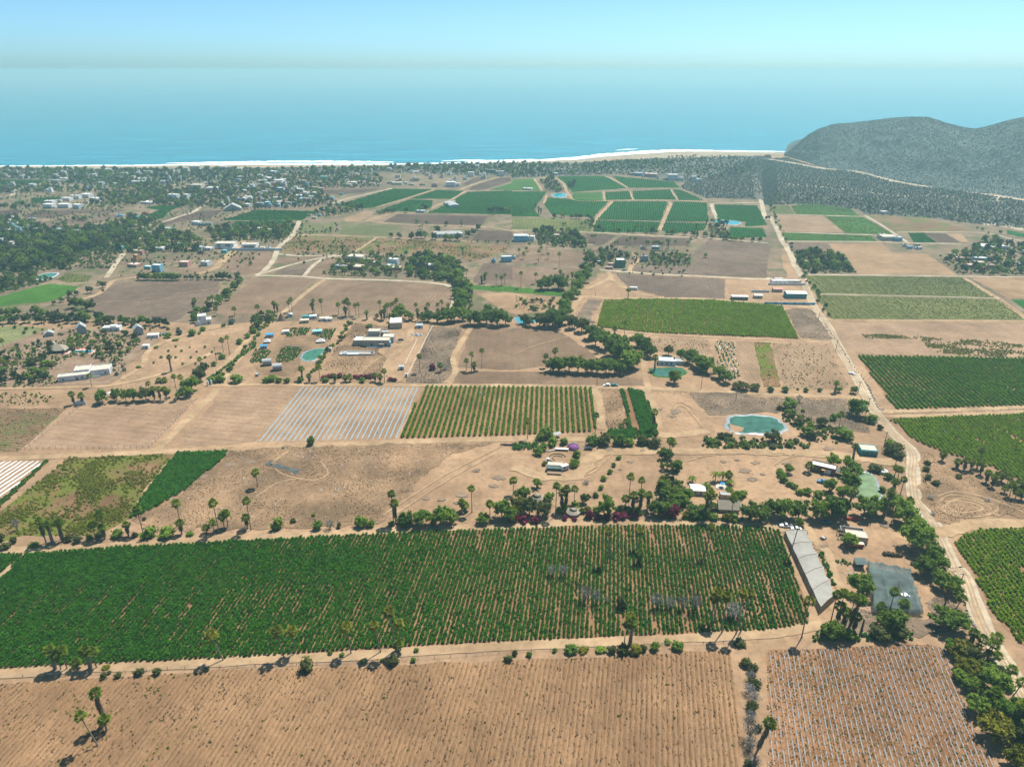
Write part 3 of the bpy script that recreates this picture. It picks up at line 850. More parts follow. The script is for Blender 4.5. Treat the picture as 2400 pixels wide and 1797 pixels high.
field('vine_a', 'crop_field', 'pale striped vineyard plot, left of a pair', 'vine', 'd1:385,650 710,630 655,735 360,730')
field('vine_b', 'crop_field', 'pale striped vineyard plot, right of a pair', 'vine', 'd1:765,640 1260,655 1150,758 950,750 720,738')
field('dark_a', 'ploughed_field', 'dark ploughed field behind the two white cottages', 'soil_dark', 'd1:1225,560 2000,578 1955,660 1500,645 1090,630')
field('dark_b', 'ploughed_field', 'dark plot right of the two white cottages', 'soil_dark', 'd1:1930,700 2212,712 d2:10,760 d1:2190,800 1865,785')
field('dark_c', 'ploughed_field', 'dark plot in the middle of the palm groves', 'soil_dark', 'd2:640,730 900,742 800,820 740,835 650,800')
field('dark_d', 'ploughed_field', 'dark strip below the green blocks', 'soil_dark', 'd2:950,747 1250,760 1570,775 1500,835 830,832')
field('dark_e', 'ploughed_field', 'large grey field left of the main road', 'soil_grey', 'd2:1700,782 2208,815 d3:20,1100 d2:2208,975 1600,950 1570,890')
field('dark_f', 'ploughed_field', 'grey field right of the walled orchard', 'soil_grey', 'd2:1580,957 2208,982 2208,1112 1540,1085 1060,1060 1050,1010 1500,1020')
field('dark_g', 'ploughed_field', 'brown-grey field below the pale side road', 'soil_grey', 'd2:890,1075 1840,1122 1840,1290 1340,1282 1000,1190')
field('brown_h', 'fallow_field', 'brown lot among scattered palms at centre', 'soil_brown', 'd2:150,850 480,880 740,875 560,1000 0,985 60,900')
field('brown_i', 'fallow_field', 'brown plot above the centre shrub belt', 'soil_brown', 'd2:-60,1015 600,1040 480,1120 60,1180 -120,1100')
field('orchard_lot', 'orchard_ground', 'tan orchard lot with young trees', 'soil_tan', 'd2:0,1242 420,1278 390,1400 40,1425 -60,1400 d1:1900,1240')
field('orchard_green', 'crop_field', 'bright green strip above the orchard', 'lawn', 'd1:1850,1175 2200,1185 d2:440,1235 430,1272 0,1235 d1:1860,1210')
field('green_bright', 'crop_field', 'bright green row field left of the main road', 'crop_soil', 'c2:790,200 1230,190 1700,200 2208,238 c3:130,250 275,532 c2:2208,518 1180,478 735,428')
field('row_strip', 'ploughed_field', 'tan plot ruled with rows behind the pond house', 'row_tan', 'c2:1070,520 1700,545 1720,720 1500,690 1230,630 1205,590')
field('row_mixed', 'plastic_mulch_field', 'plot of white plastic and green rows', 'soil_tan', 'c2:1750,552 1915,552 1970,870 1870,900 1780,790')
field('row_tan', 'ploughed_field', 'narrow tan plot beside the white and green rows', 'row_tan', 'c2:1925,552 2078,556 2150,945 2000,878')
field('row_green', 'fallow_field', 'narrow olive plot beside the tan roadside field', 'weedy', 'c2:2085,556 2205,562 c3:25,562 112,945 c2:2165,945')
field('road_tan', 'ploughed_field', 'tan dotted field left of the road', 'row_tan', 'c3:35,567 510,582 600,750 695,930 640,970 135,958')
# right side
field('r_rows', 'crop_field', 'striped green field right of the main road', 'crop_soil', 'c3:775,678 1500,690 2208,702 2800,720 2800,1085 2208,1108 1105,1142 930,900')
field('r_bright', 'crop_field', 'vivid green field between the road and palm bank', 'crop_soil', 'c3:1040,1232 1100,1222 2208,1178 3000,1150 3000,2300 b3:2700,750 2208,480 1900,330 1580,240 1380,170 1240,100 1150,-10')
field('r_corner', 'crop_field', 'bright green field in the lower right corner', 'crop_soil', 'b3:1690,930 1830,890 2208,880 3200,860 3200,2300 2500,2200 1930,1600 1770,1260 1610,1000')
field('r_tan', 'fallow_field', 'tan field with a green weed patch right of the road', 'cross_tan', 'c3:590,390 2208,398 2700,402 2700,700 2208,688 790,668 640,560')
field('r_low', 'crop_field', 'lower of two olive-green row fields on the right', 'pale_green', 'd3:375,1462 1800,1497 1987,1640 2300,1800 2300,1830 1987,1655 490,1648 400,1520')
field('r_up', 'crop_field', 'upper of two olive-green row fields on the right', 'pale_green', 'd3:295,1312 1510,1328 1760,1482 1000,1470 370,1450')
field('r_bare', 'fallow_field', 'bare tan field beside the dark palm grove', 'soil_tan', 'd3:470,1062 880,1057 960,1127 1230,1142 1470,1308 690,1300 625,1180 520,1130')
field('r_bare2', 'fallow_field', 'bare tan field at the right edge', 'soil_tan', 'd3:1565,1327 2300,1332 2300,1500 1870,1490')
field('r_white', 'plastic_mulch_field', 'small green field with white rows at the right edge', 'far_green', 'd3:1885,1497 2300,1505 2300,1650 1987,1572')
field('r_a', 'crop_field', 'long olive field below the tan rows at right', 'far_green_light', 'd3:115,977 800,1002 842,1046 140,1040')
field('r_b', 'ploughed_field', 'dark brown plot above the dark palm grove', 'soil_grey', 'd3:150,1057 463,1060 505,1130 190,1120')
field('r_c', 'ploughed_field', 'pale ruled field right of the road bend', 'row_tan', 'd3:60,842 430,852 592,978 120,970')
field('r_d', 'crop_field', 'dull green block beside the diagonal track', 'far_green_light', 'd3:442,852 735,857 985,998 600,980')
field('r_e', 'crop_field', 'pale green corner block at the road bend', 'pale_green', 'd3:10,767 165,770 205,834 50,835')
field('r_f', 'crop_field', 'green block with white bags at the scrub edge', 'far_green_light', 'd3:178,770 350,752 640,792 708,850 218,835')
field('r_g', 'fallow_field', 'mixed green and brown field beyond the track', 'weedy_light', 'd3:775,842 1240,872 1640,975 1000,970')
field('r_h', 'crop_field', 'small vivid green block by the farm sheds', 'far_green', 'd3:1085,982 1208,982 1305,1055 1135,1055')
field('r_i', 'ploughed_field', 'small dark block by the farm sheds', 'soil_dark', 'd3:1215,982 1378,987 1495,1055 1318,1055')
field('r_j', 'fallow_field', 'small pale block by the farm sheds', 'soil_tan', 'd3:1385,987 1500,987 1558,1050 1508,1055')
field('r_k', 'crop_field', 'green strip at the far right scrub edge', 'far_green_light', 'd3:1040,830 1250,855 1270,870 1050,848')
field('r_l', 'crop_field', 'green plot at the right edge below the pale wash', 'far_green', 'd3:1850,955 1987,985 2100,1010 2100,1040 1860,990')
# far green blocks
FG = [('d2:0,262 190,252 250,358 0,355', 'far_green_light', 'light green block by the coastal trees'),
      ('d2:0,367 300,367 190,520 240,582 0,580 d1:2212,565 1480,550 1600,500 1720,432 1825,372 2212,358', 'far_green', 'largest dark green block with palms along its foot'),
      ('d1:2015,352 2212,292 2212,352', 'far_green_light', 'light green triangle above the largest green block'),
      ('d2:390,235 800,232 990,335 520,370 460,300', 'far_green', 'green block nearest the sea, left one'),
      ('d2:862,232 1390,280 1453,332 1010,333', 'far_green', 'green block nearest the sea, right one'),
      ('d2:522,377 778,370 785,442 570,447 520,420', 'far_green_light', 'first small green block from left in the row'),
      ('d2:808,370 1012,363 1036,434 815,440', 'far_green', 'second small green block from left in the row'),
      ('d2:1040,362 1365,347 1415,434 1058,437', 'far_green', 'third small green block from left in the row'),
      ('d2:1388,347 1460,352 1655,440 1445,440', 'far_green', 'fourth small green block ending in a point'),
      ('d2:312,418 830,452 700,592 340,562 280,480', 'far_green', 'green block left of the diagonal track'),
      ('d2:880,452 1345,452 1285,618 735,608', 'far_green', 'green block between the two diagonal tracks'),
      ('d2:1402,452 1680,462 1700,628 1325,624', 'far_green', 'green block right of the two diagonal tracks'),
      ('d2:1752,477 2118,487 2200,655 2015,670 2020,625 1775,605', 'far_green', 'green block beside the turquoise reservoir'),
      ('d2:1888,672 2165,682 2205,758 1872,772', 'far_green', 'small green block at the road left of the bend'),
      ('d2:0,592 710,612 680,712 0,697', 'pale_green', 'striped green strip at the foot of the blocks'),
      ('d2:725,615 1275,630 1240,720 700,712', 'far_green', 'green strip with palms below the diagonal tracks'),
      ('d2:1318,632 1690,642 1660,700 1380,730 1290,700', 'far_green', 'green strip right with palms below the blocks'),
      ('d1:700,482 1180,342 1525,347 1040,500 930,512', 'far_green', 'green block right of the pale seaside lane'),
      ('d1:1560,352 1800,362 1690,430 1330,428', 'far_green', 'green block above the lone farm shed'),
      ('d1:1325,435 1530,442 1515,512 1470,545 1310,540 1060,532', 'far_green', 'green block crossed by tall palms'),
      ('e1:1630,1078 2208,900 e2:0,900 1045,922 790,1078 0,1083', 'far_green', 'green field below the town'),
      ('e1:1880,1095 2208,1095 e2:0,1092 640,1092 590,1130 0,1160 e1:1760,1170', 'far_green', 'green strip above the yellowish grove'),
      ('e0:-300,375 0,378 780,385 640,465 0,462 -300,462', 'far_green', 'green field at far left near the beach'),
      ('e0:520,695 1050,680 1000,730 740,765 640,780 540,775', 'far_green', 'green field left of the white apartment rows'),
      ('e1:270,860 560,820 980,825 800,880 680,950 620,1040 470,1060 300,1000 550,905', 'far_green', 'green field above the pink-walled house'),
      ]
for i, (s, mt, lb) in enumerate(FG): field('fg%d' % i, 'crop_field', lb, mt, s, 0.8, 12)
FD = [('e2:1070,555 1900,540 2150,530 1860,600 1560,620 1110,625', 'soil_dark', 'dark fallow strip right of the town'),
      ('e2:1130,500 1260,450 1480,440 1500,510 1180,520', 'soil_dark', 'dark fallow patch above the town strip'),
      ('e3:760,265 900,195 1050,195 830,270', 'soil_dark', 'dark plot left of the pale lane near the palms'),
      ('e3:860,290 1080,205 1250,195 1260,230 1000,315 840,320', 'soil_dark', 'dark plot right of the pale lane near the palms'),
      ('e1:500,1150 800,1000 1300,920 1640,900 1500,1000 1150,1080 800,1110 600,1180', 'soil_dark', 'grey ploughed ground along the village lane'),
      ('e0:380,1000 700,905 1300,905 2200,895 2100,930 1300,960 900,1040 400,1045', 'soil_dark', 'dark ploughed field below the white apartment rows'),
      ('e0:700,1100 1200,1050 1900,990 2100,960 2200,1000 1500,1150 1000,1250 760,1240', 'soil_grey', 'grey-brown field with scattered palms at left'),
      ('e0:-200,910 380,900 300,1000 0,1050 -200,1050', 'soil_dark', 'dark plot at the left edge'),
      ('e0:-200,470 250,475 400,510 150,590 -200,600', 'soil_dark', 'dark plot near the left shore'),
      ('e1:1500,1140 1870,1090 1700,1180 1530,1190', 'soil_dark', 'dark triangle beside the village green'),
      ('e1:600,1420 1160,1410 1100,1450 560,1470', 'soil_tan', 'bare plot among the village gardens'),
      ('d0:1550,1040 1800,1010 1900,1000 1780,1070 1560,1080', 'soil_brown', 'brown lot left of the village sand road'),
      ('d0:1900,920 2208,890 d1:150,830 100,1000 0,1080 d0:1950,1060', 'soil_brown', 'brown lot below the walled villa'),
      ('d1:210,935 420,930 700,928 560,960 180,990', 'soil_brown', 'brown wedge between the forking tracks'),
      ('d1:200,1045 560,970 470,1060 410,1090 150,1075', 'soil_grey', 'grey wedge below the forking tracks'),
      ('d1:610,960 700,930 740,950 540,1095 430,1095', 'soil_brown', 'brown wedge beside the compound wall'),
      ('d1:750,600 930,540 1040,540 900,625 780,630', 'row_tan', 'tan striped plot left of the tall palm row'),
      ('d1:940,620 1060,570 1190,550 1060,610 960,625', 'row_tan', 'tan striped plot right of the tall palm row'),
      ('d1:1960,985 2212,1000 2212,1170 1880,1150', 'soil_grey', 'grey lot with tall palms at centre'),
      ]
for i, (s, mt, lb) in enumerate(FD): field('fd%d' % i, 'fallow_field', lb, mt, s, 0.8, 10)
# scrubland and woods stand on greyer earth
field('scrub_land', 'scrub_ground', 'grey scrub plain below the headland hill', 'scrub_soil', 'd3:-30,770 -45,560 -25,408 150,400 400,475 700,495 950,565 1300,625 1700,690 2300,760 2300,990 1990,950 1640,915 1240,860 760,835 700,800 350,755 0,765', 2, 14)
field('scrub_left', 'scrub_ground', 'grey thicket left of the far end of the road', 'scrub_soil', 'd2:1455,335 1500,290 1750,240 2000,110 2208,50 2240,60 2290,200 2300,420 2230,500 2150,432 1690,425', 2, 14)
field('coast_land', 'scrub_ground', 'grey-green coastal strip behind the beach', 'scrub_soil', 'e0:-900,190 0,185 1500,185 e1:600,185 2000,185 e2:0,180 2000,150 e3:600,60 1269,60 d2:600,115 1000,90 1500,75 2150,60 2050,200 1500,290 900,215 200,240 0,250 e3:1260,180 700,170 0,140 e2:1500,300 0,240 e1:1900,380 400,480 e0:1500,470 700,370 -900,360', 3, 20)
field('town_land', 'village_ground', 'grey-tan ground of the seaside town', 'rough_grey', 'e1:1300,500 e2:0,240 1500,300 2200,300 2150,500 1100,540 1300,700 1400,770 900,860 0,880 e1:2208,900 1500,880 1400,700', 2, 10)
field('left_land', 'village_ground', 'dusty ground under the left village trees', 'rough_grey', 'f0:-700,1000 0,960 700,780 900,700 1300,500 1900,520 2050,250 e1:300,1300 600,1100 e0:1200,1200 600,1180 -700,1000', 2, 8)
field('garden_land', 'garden_ground', 'pale garden ground around the left villas', 'garden', 'c0:0,600 250,500 420,450 700,430 1250,470 1380,540 1290,620 1110,740 1050,860 950,920 540,930 0,960 -600,980 -600,640')
field('lot_a', 'rough_ground', 'littered brown lot above the foreground green field', 'rough', 'b1:60,180 1000,165 2040,140 1700,230 1480,400 1250,620 1050,840 300,880 -60,880 b0:1950,900 1280,890 1130,800 1600,545 1930,280 1980,210 b1:-40,200', 1.5)
field('lot_b', 'rough_ground', 'grey roadside lot left of the bend by the reservoir', 'rough_grey', 'c3:0,1040 280,1050 680,1060 860,1290 880,1340 500,1300 200,1160 0,1160 c2:2180,1160 1700,1190 1520,1000 1760,990', 1.5)
field('lot_c', 'rough_ground', 'brown turning lot right of the road bend', 'rough', 'b3:1320,220 1500,260 1900,520 2208,700 2600,800 1900,760 1500,830 1440,820 1330,560', 1.5)
field('lot_d', 'rough_ground', 'small grey lot below the shade net', 'rough_grey', 'a3:760,280 1350,380 1450,160 1680,290 1780,470 1380,500 700,520 600,400', 1.0)
field('verge_a', 'rough_ground', 'scrubby verge left of the main road', 'rough_grey', 'c3:150,280 330,265 390,290 560,540 400,530 280,520', 1.0)
field('verge_b', 'rough_ground', 'scrubby patch left of the bright green field', 'rough_grey', 'c2:650,190 780,200 680,330 700,400 560,340', 1.0)
# ------------------------------------------------------------------ roads and tracks
ROADN = [0]
def road(name, label, width, s, mat='track', n=6, wob=0.08):
    P = smooth_path(mp(s), n)
    ROADN[0] += 1
    V, Fc = ribbon(P, width, 0.165 + ROADN[0] * 0.0008, wob, ROADN[0])
    return tag(link(name, mesh_from(name, V, Fc, mat)), label, 'road', kind='structure')

road('main_road', 'pale gravel road running from lower right to the hills', 6.6,
     'a3:2500,1600 2250,1100 2080,800 1870,450 1690,0 b3:1600,1200 1500,1000 1440,850 1325,700 1265,600 1250,450 1255,300 1235,200 1120,100 1030,0 c3:920,1150 835,1000 745,830 630,640 525,430 465,350 395,250 335,100 297,0 d3:270,1330 215,1240 190,1180 150,1100 110,1040 60,930 10,850 d2:2190,600 2150,440 2130,400 2120,320 2105,220', 'road_dirt', 5, 0.05)
road('track', 'pale track along the scrub to the right of the reservoir block', 5, 'd2:2140,465 1990,462 1880,468 1740,470 1730,500 1770,600', 'road_dirt')
road('track', 'straight field track above the blue plastic rows', 5, 'c0:1760,930 c1:0,925 700,925 1400,930 c2:0,935 700,945 1200,960 1700,985 2208,1005 c3:300,1020 800,1045', 'track')
road('track', 'field track below the blue plastic rows', 5, 'b0:-300,285 0,272 700,250 1400,215 2208,180 b1:300,165 900,145 1500,125 2208,110 b2:500,105 1100,130 1250,100', 'track')
road('track', 'track along the top of the foreground green field', 5, 'b0:-300,1090 0,1070 700,1045 1300,1000 2208,950 b1:600,925 1400,880 2208,860 b2:600,825 1200,825 1900,845 b3:60,870 200,900', 'track')
road('track', 'track along the foot of the foreground green field', 4.5, 'a0:-300,850 0,840 800,790 1400,770 2208,720 a1:800,690 1500,640 2208,600 a2:700,570 1400,540 2208,500 a3:300,450 480,420', 'track')
road('track', 'track climbing beside the fenced brown field', 5.5, 'b0:1330,210 c0:1400,1440 1600,1240 1800,1050 1880,960', 'track')
road('track', 'farm lane beside the villa garden', 4.5, 'c0:1760,930 1850,850 2000,690 2120,560 2208,470 c1:120,380 250,290 450,120 590,20', 'track')
road('track', 'second wheel lane beside the villa garden', 3.0, 'c0:1920,940 1960,840 2060,710 2208,560', 'track')
road('track', 'track between the foreground green field and palms at left', 4, 'b0:-200,1480 0,1305 100,1215 215,1100', 'track')
road('track', 'curved track between green rows and brown plot', 5, 'c2:700,960 750,1060 770,1180 760,1310', 'track')
road('track', 'track along the fodder plot', 6, 'c2:1150,970 1210,1100 1250,1250 1300,1360 1700,1330', 'track')
road('track', 'lane to the pond house', 4, 'c2:1180,950 1150,860 1140,740 1130,700', 'track')
road('track', 'looping lane left of the bright green field', 6, 'c2:760,440 650,415 530,370 515,310 540,230 600,170 700,165 850,185 1230,182 1700,190 2208,232 c3:150,250 380,260', 'track')
road('track', 'track below the bright green field', 4, 'c2:800,445 1180,485 1700,515 2208,535 c3:540,565', 'track')
road('track', 'track past the white motorhome', 4, 'c2:850,10 990,100 1200,160 1310,170', 'track')
road('track', 'forked track up to the pale side road', 5, 'c2:640,100 760,50 850,0 d2:830,1060', 'track')
road('track', 'pale straight side road to the main road', 5, 'd2:760,1042 1000,1060 1300,1082 1700,1100 2150,1125 d3:20,1330', 'road_dirt')
road('track', 'lane up through the centre farm buildings', 5, 'd2:1020,1060 1030,1010 1080,960 1050,890', 'track')
road('track', 'long curving village road', 6, 'd1:0,1085 60,1060 150,960 175,900 200,840 300,760 360,660 370,620', 'road_dirt')
road('track', 'track along the top of the ruled brown field', 4.5, 'd1:0,1090 400,1100 620,1118 1200,1135 1560,1160 1700,1200 1720,1270 1690,1380', 'road_dirt')
road('track', 'pale track above the forked wedges', 4.5, 'd1:180,905 400,922 750,915', 'road_dirt')
road('track', 'diagonal track through the wedges', 4.5, 'd1:60,1075 300,1000 560,940 740,920', 'road_dirt')
road('track', 'short diagonal track to the brown field', 4.5, 'd1:410,1100 500,1000 580,945', 'road_dirt')
road('track', 'track between the two weedy fields', 4, 'd1:850,890 940,830 1040,765', 'track')
road('track', 'track below the vineyards', 4, 'd1:345,740 700,745 1200,765 1900,800', 'track')
road('track', 'track above the two white cottages', 4, 'd1:1000,625 1300,650 1900,670 2212,705 d2:100,730', 'track')
road('track', 'sandy lane between villa walls', 8, 'd0:1700,1080 1850,1030 1930,960 2050,850 2100,790', 'track')
road('track', 'lane beside the large grey field', 5, 'd0:700,1300 850,1250 930,1180 1000,1130 1220,1105 1500,1100', 'track')
road('track', 'village lane at left', 6, 'e1:0,1340 200,1230 450,1140 700,1080 860,1020 1100,950 1250,860 1350,825', 'road_dirt')
road('track', 'pale village loop lane', 7, 'e1:0,1390 350,1390 480,1385 350,1480 250,1540 100,1600', 'road_dirt')
road('track', 'lane down past the orange house', 5, 'd0:1070,900 1000,990 960,1050 920,1110', 'road_dirt')
road('track', 'pale lane to the left shore fields', 6, 'e0:-200,690 180,650 300,540 640,480 860,420 1150,375', 'road_dirt')
road('track', 'sandy lane up to the apartment blocks', 6, 'e1:450,470 700,400 e1:730,490 1000,390 1200,290 1320,280', 'track')
road('track', 'pale lane beside the seaside green block', 5, 'd1:660,470 820,420 1180,338', 'road_dirt')
road('track', 'track between green blocks at left', 4, 'd1:1040,500 1300,425 1540,350', 'track')
road('track', 'track past the lone farm shed', 5, 'd1:1470,545 1500,515 1630,460 1700,430 1810,365 1900,358', 'track')
road('track', 'pale lane up towards the palms', 6, 'd1:1770,345 1900,300 2100,240', 'track')
road('track', 'track up the middle of the green blocks', 5, 'd2:350,240 440,290 470,360 500,400 540,440 700,450 900,442 1300,440 1680,455', 'track')
road('track', 'wide diagonal track, left of two in the green blocks', 5, 'd2:690,660 740,590 800,520 870,450', 'track')
road('track', 'curved diagonal track, right of two in the green blocks', 5, 'd2:1275,700 1310,620 1350,520 1370,470 1330,445', 'track')
road('track', 'short track between seaside green blocks', 4, 'd2:800,232 870,260 1000,333', 'track')
road('track', 'track on the left of the turquoise pool block', 4, 'd2:190,255 230,310 260,360', 'track')
road('track', 'track beside the palm clump in the green blocks', 4, 'd2:300,395 275,470', 'track')
road('track', 'track at the foot of the green blocks', 4, 'd2:0,698 300,705 700,720 1200,745 1700,770 2208,810', 'road_dirt')
road('track', 'short cross track in the row of green blocks', 3, 'd2:790,365 800,438', 'track')
road('track', 'second cross track in the row of green blocks', 3, 'd2:1018,362 1045,436', 'track')
road('track', 'third cross track in the row of green blocks', 3, 'd2:1368,346 1430,437', 'track')
road('track', 'track right of the olive row fields', 5, 'd3:1520,1330 1700,1440 1800,1500 2000,1640 2200,1790', 'track')
road('track', 'track between the two olive row fields', 2.5, 'd3:370,1455 1000,1468 1790,1488', 'road_dirt')
road('track', 'track below the lower olive row field', 4, 'c3:520,370 1200,375 2208,380 2800,385', 'track')
road('track', 'track above the upper olive row field', 4, 'd3:280,1305 700,1308 1480,1318 2200,1328', 'road_dirt')
road('track', 'track below the striped green field', 5, 'c3:980,1160 1150,1155 1700,1140 2208,1120 2800,1090', 'track')
road('track', 'second track below the striped green field', 4, 'c3:1000,1200 1300,1195 1800,1180 2208,1160 2800,1130', 'track')
road('track', 'curving track to the lower right field', 7, 'b3:1440,920 1560,900 1700,860 1900,840 2208,840 2800,850', 'track')
road('track', 'diagonal track past the farm sheds', 4, 'd3:750,845 880,920 1000,1000 1080,1055', 'road_dirt')
road('track', 'cross track right of the road bend', 4, 'd3:50,838 400,845 740,855', 'road_dirt')
road('track', 'lower cross track right of the road bend', 4, 'd3:110,975 500,988 850,1000', 'road_dirt')
road('track', 'third cross track right of the road bend', 4, 'd3:140,1047 800,1050 1100,1060 1500,1065', 'road_dirt')
road('track', 'track beside the right-hand blocks', 4, 'd3:1000,975 1640,978 d3:1900,1030 2100,1060', 'road_dirt')
road('wash', 'pale dry wash below the headland hill', 14, 'd3:0,408 200,440 420,482 600,492 760,520 950,572 1150,610 1400,635 1700,680 1987,725 2300,770', 'road_dirt', 8, 0.35)
road('wash', 'pale sandy spur joining the dry wash', 12, 'd3:1770,740 1780,690 1830,662', 'road_dirt', 6, 0.3)
road('wash', 'broken pale sand line through the scrub', 8, 'd3:100,598 300,612 500,630 700,655 1000,690 1300,690 1500,712', 'road_dirt', 8, 0.6)
road('wash', 'broad pale track at the far right edge', 16, 'd3:1660,910 1800,920 1987,955 2200,990', 'road_dirt', 6, 0.3)
road('track', 'sandy lane through the sand camp', 7, 'b2:0,350 300,430 560,420 700,260 900,215 1300,215 2208,205 b3:300,230 700,260 900,290 1180,320', 'track', 6, 0.2)
road('track', 'service lane beside the long net tunnel', 4, 'b3:330,860 400,980 520,1100 560,1250 620,1380 660,1450', 'track')
road('track', 'lane in the building-site lot', 5, 'c1:1240,900 1150,840 1130,760 1200,660 1320,560 1330,440', 'track')
road('track', 'lane beside the brown ploughed field', 4, 'c1:1640,910 1720,820 1700,700 1760,580 1850,440', 'track')
road('track', 'wheel tracks across the villa lawn', 4, 'c0:1050,880 1230,760 1270,650 1400,570 1700,470 1980,420', 'track')
road('track', 'lane at the villa gate', 4, 'c0:0,960 540,950 900,940 1300,860 1600,760 1850,640', 'track')

# ------------------------------------------------------------------ crops in rows
def crop(key, name, label, xv, spacing, step, leaf, smin, smax, sow=None, z=0.05, inset=0.2, group_cat='crop', xj=0.12):
    P = FIELD[key][0]; d = rowdir(xv); segs, n = row_segments(P, d, spacing, inset); r = np.random.default_rng(len(key) * 31 + 7)
    X, Y = [], []
    for v, u0, u1 in segs:
        u = np.arange(u0 + r.uniform(0, step), u1, step); u = u + r.normal(size=len(u)) * step * 0.15
        vv = v + r.normal(size=len(u)) * spacing * xj
        X.append(d[0] * u + n[0] * vv); Y.append(d[1] * u + n[1] * vv)
    X = np.concatenate(X); Y = np.concatenate(Y); S = r.uniform(smin, smax, len(X))
    if sow is not None:
        k, f = sow(X, Y, r); X, Y, S = X[k], Y[k], (S * f)[k]
    return scatter(name, label, group_cat, X, Y, np.full(len(X), z), S, r.uniform(0, 6.28, len(X)), PRO[leaf])

def sow_big(X, Y, r):
    # thick at the left, opening to bare furrows in the middle, thinner plants at the right
    t = np.clip((X + 60) / 110, 0, 1)
    f = 1.20 - 0.22 * t + 0.10 * vnoise(X, Y, 9)
    gap = vnoise(X * 5, Y * 0.45, 6) + 0.2 * r.normal(size=len(X))
    return gap < (1.05 - 0.2 * t), np.where(gap > 0.45, f * 0.72, f)
crop('big', 'crop_rows', 'dense dark green crop rows of the foreground field', 1440, 1.62, 0.62, 'crop_leaf', 0.92, 1.28, sow_big, xj=0.09)
crop('biglet', 'crop_rows', 'dark green crop left of the foreground path', 1440, 1.62, 0.8, 'crop_leaf', 1.1, 1.5)
crop('strip', 'crop_rows', 'thin green crop strip beside white plastic', 1440, 1.4, 0.9, 'crop_lush', 0.8, 1.2)
crop('lush', 'crop_rows', 'lush green leaves of the wedge plot', 1500, 1.5, 0.85, 'crop_lush', 1.2, 1.7)
crop('green_rows', 'crop_rows', 'crisp green rows beside the blue plastic field', 1290, 3.05, 0.75, 'crop_mid', 1.3, 1.7, xj=0.04)
def sow_alf(X, Y, r):
    a = np.array(G('c2', 985, 975)); b = np.array(G('c2', 1070, 1308)); d = (b - a) / np.linalg.norm(b - a)
    q = (X - a[0]) * d[1] - (Y - a[1]) * d[0]
    return (np.abs(q) > 1.6), np.ones(len(X))
crop('alfalfa', 'crop_rows', 'lush fodder leaves beside the rough brown plot', 1250, 1.3, 1.0, 'crop_lush', 1.2, 1.7, sow_alf)
def sow_gap(X, Y, r):
    return (vnoise(X * 4, Y * 0.5, 9) + 0.3 * r.normal(size=len(X))) < 1.05, 1 + 0.1 * vnoise(X, Y, 15)
crop('green_bright', 'crop_rows', 'bright green rows left of the main road', 1560, 2.05, 1.1, 'crop_bright', 1.4, 1.85, sow_gap)
crop('r_rows', 'crop_rows', 'striped green crop right of the main road', 1390, 2.9, 1.0, 'crop_mid', 1.35, 1.8, sow_gap, xj=0.05)
crop('r_bright', 'crop_rows', 'vivid green crop above the palm bank', 1450, 2.05, 1.0, 'crop_bright', 1.2, 1.65, sow_gap, xj=0.07)
def sow_corner(X, Y, r):
    return (vnoise(X * 2, Y * 0.6, 7) + 0.4 * r.normal(size=len(X))) < 1.1, 1 + 0.1 * vnoise(X, Y, 8)
crop('r_corner', 'crop_rows', 'bright green crop in the lower right corner', 1450, 1.9, 0.9, 'crop_bright', 1.1, 1.6, sow_corner)
def sow_mixed(X, Y, r):
    return r.random(len(X)) < 0.55, np.ones(len(X))
crop('row_mixed', 'crop_rows', 'green rows between white plastic strips', 1440, 2.6, 1.1, 'crop_lush', 0.8, 1.3, sow_mixed)

# raised beds of bare fields, and plastic mulch strips
fr = FIELD['front']
ridges('furrow_beds', fr[0], 1545, 1.62, 1.10, 0.36, 'soil_furrow', fr[1], seg=1.1, rough=0.55, z=fr[2])
def keep_tatter(x, y, v, u, r):
    row = np.sin(v * 12.9898) * 43758.5453; q = row - np.floor(row)
    return (r.random(len(u)) < 0.80 + 0.2 * q) & (vnoise(x, y, 5) < 0.80 + 0.4 * q)
pl = FIELD['plastic']
ridges('furrow_beds', pl[0], 1620, 1.55, 1.05, 0.20, 'crop_soil', pl[1], seg=1.2, rough=0.5, z=pl[2])
ridges('plastic_strips', pl[0], 1620, 1.55, 0.32, 0.27, 'mulch_blue', pl[1], seg=0.8, rough=0.25, z=pl[2] + 0.02, keep=keep_tatter)
br = FIELD['blue_rows']
ridges('plastic_strips', br[0], 1300, 3.05, 0.88, 0.28, 'mulch_blue', br[1], seg=3, rough=0.08, z=br[2])
wr = FIELD['white_rows']
ridges('plastic_strips', wr[0], 1440, 2.9, 1.2, 0.22, 'mulch_white', wr[1], seg=3, rough=0.08, z=wr[2])
rm = FIELD['row_mixed']
ridges('plastic_strips', rm[0], 1440, 2.6, 0.55, 0.15, 'mulch_white', rm[1], seg=2, rough=0.1, z=rm[2], keep=lambda x, y, v, u, r: vnoise(x, y, 9) < 0.65)
lb = FIELD['left_brown']
ridges('furrow_beds', lb[0], -9000, 2.6, 1.3, 0.2, 'soil_brown', lb[1], seg=2, rough=0.5, z=lb[2])

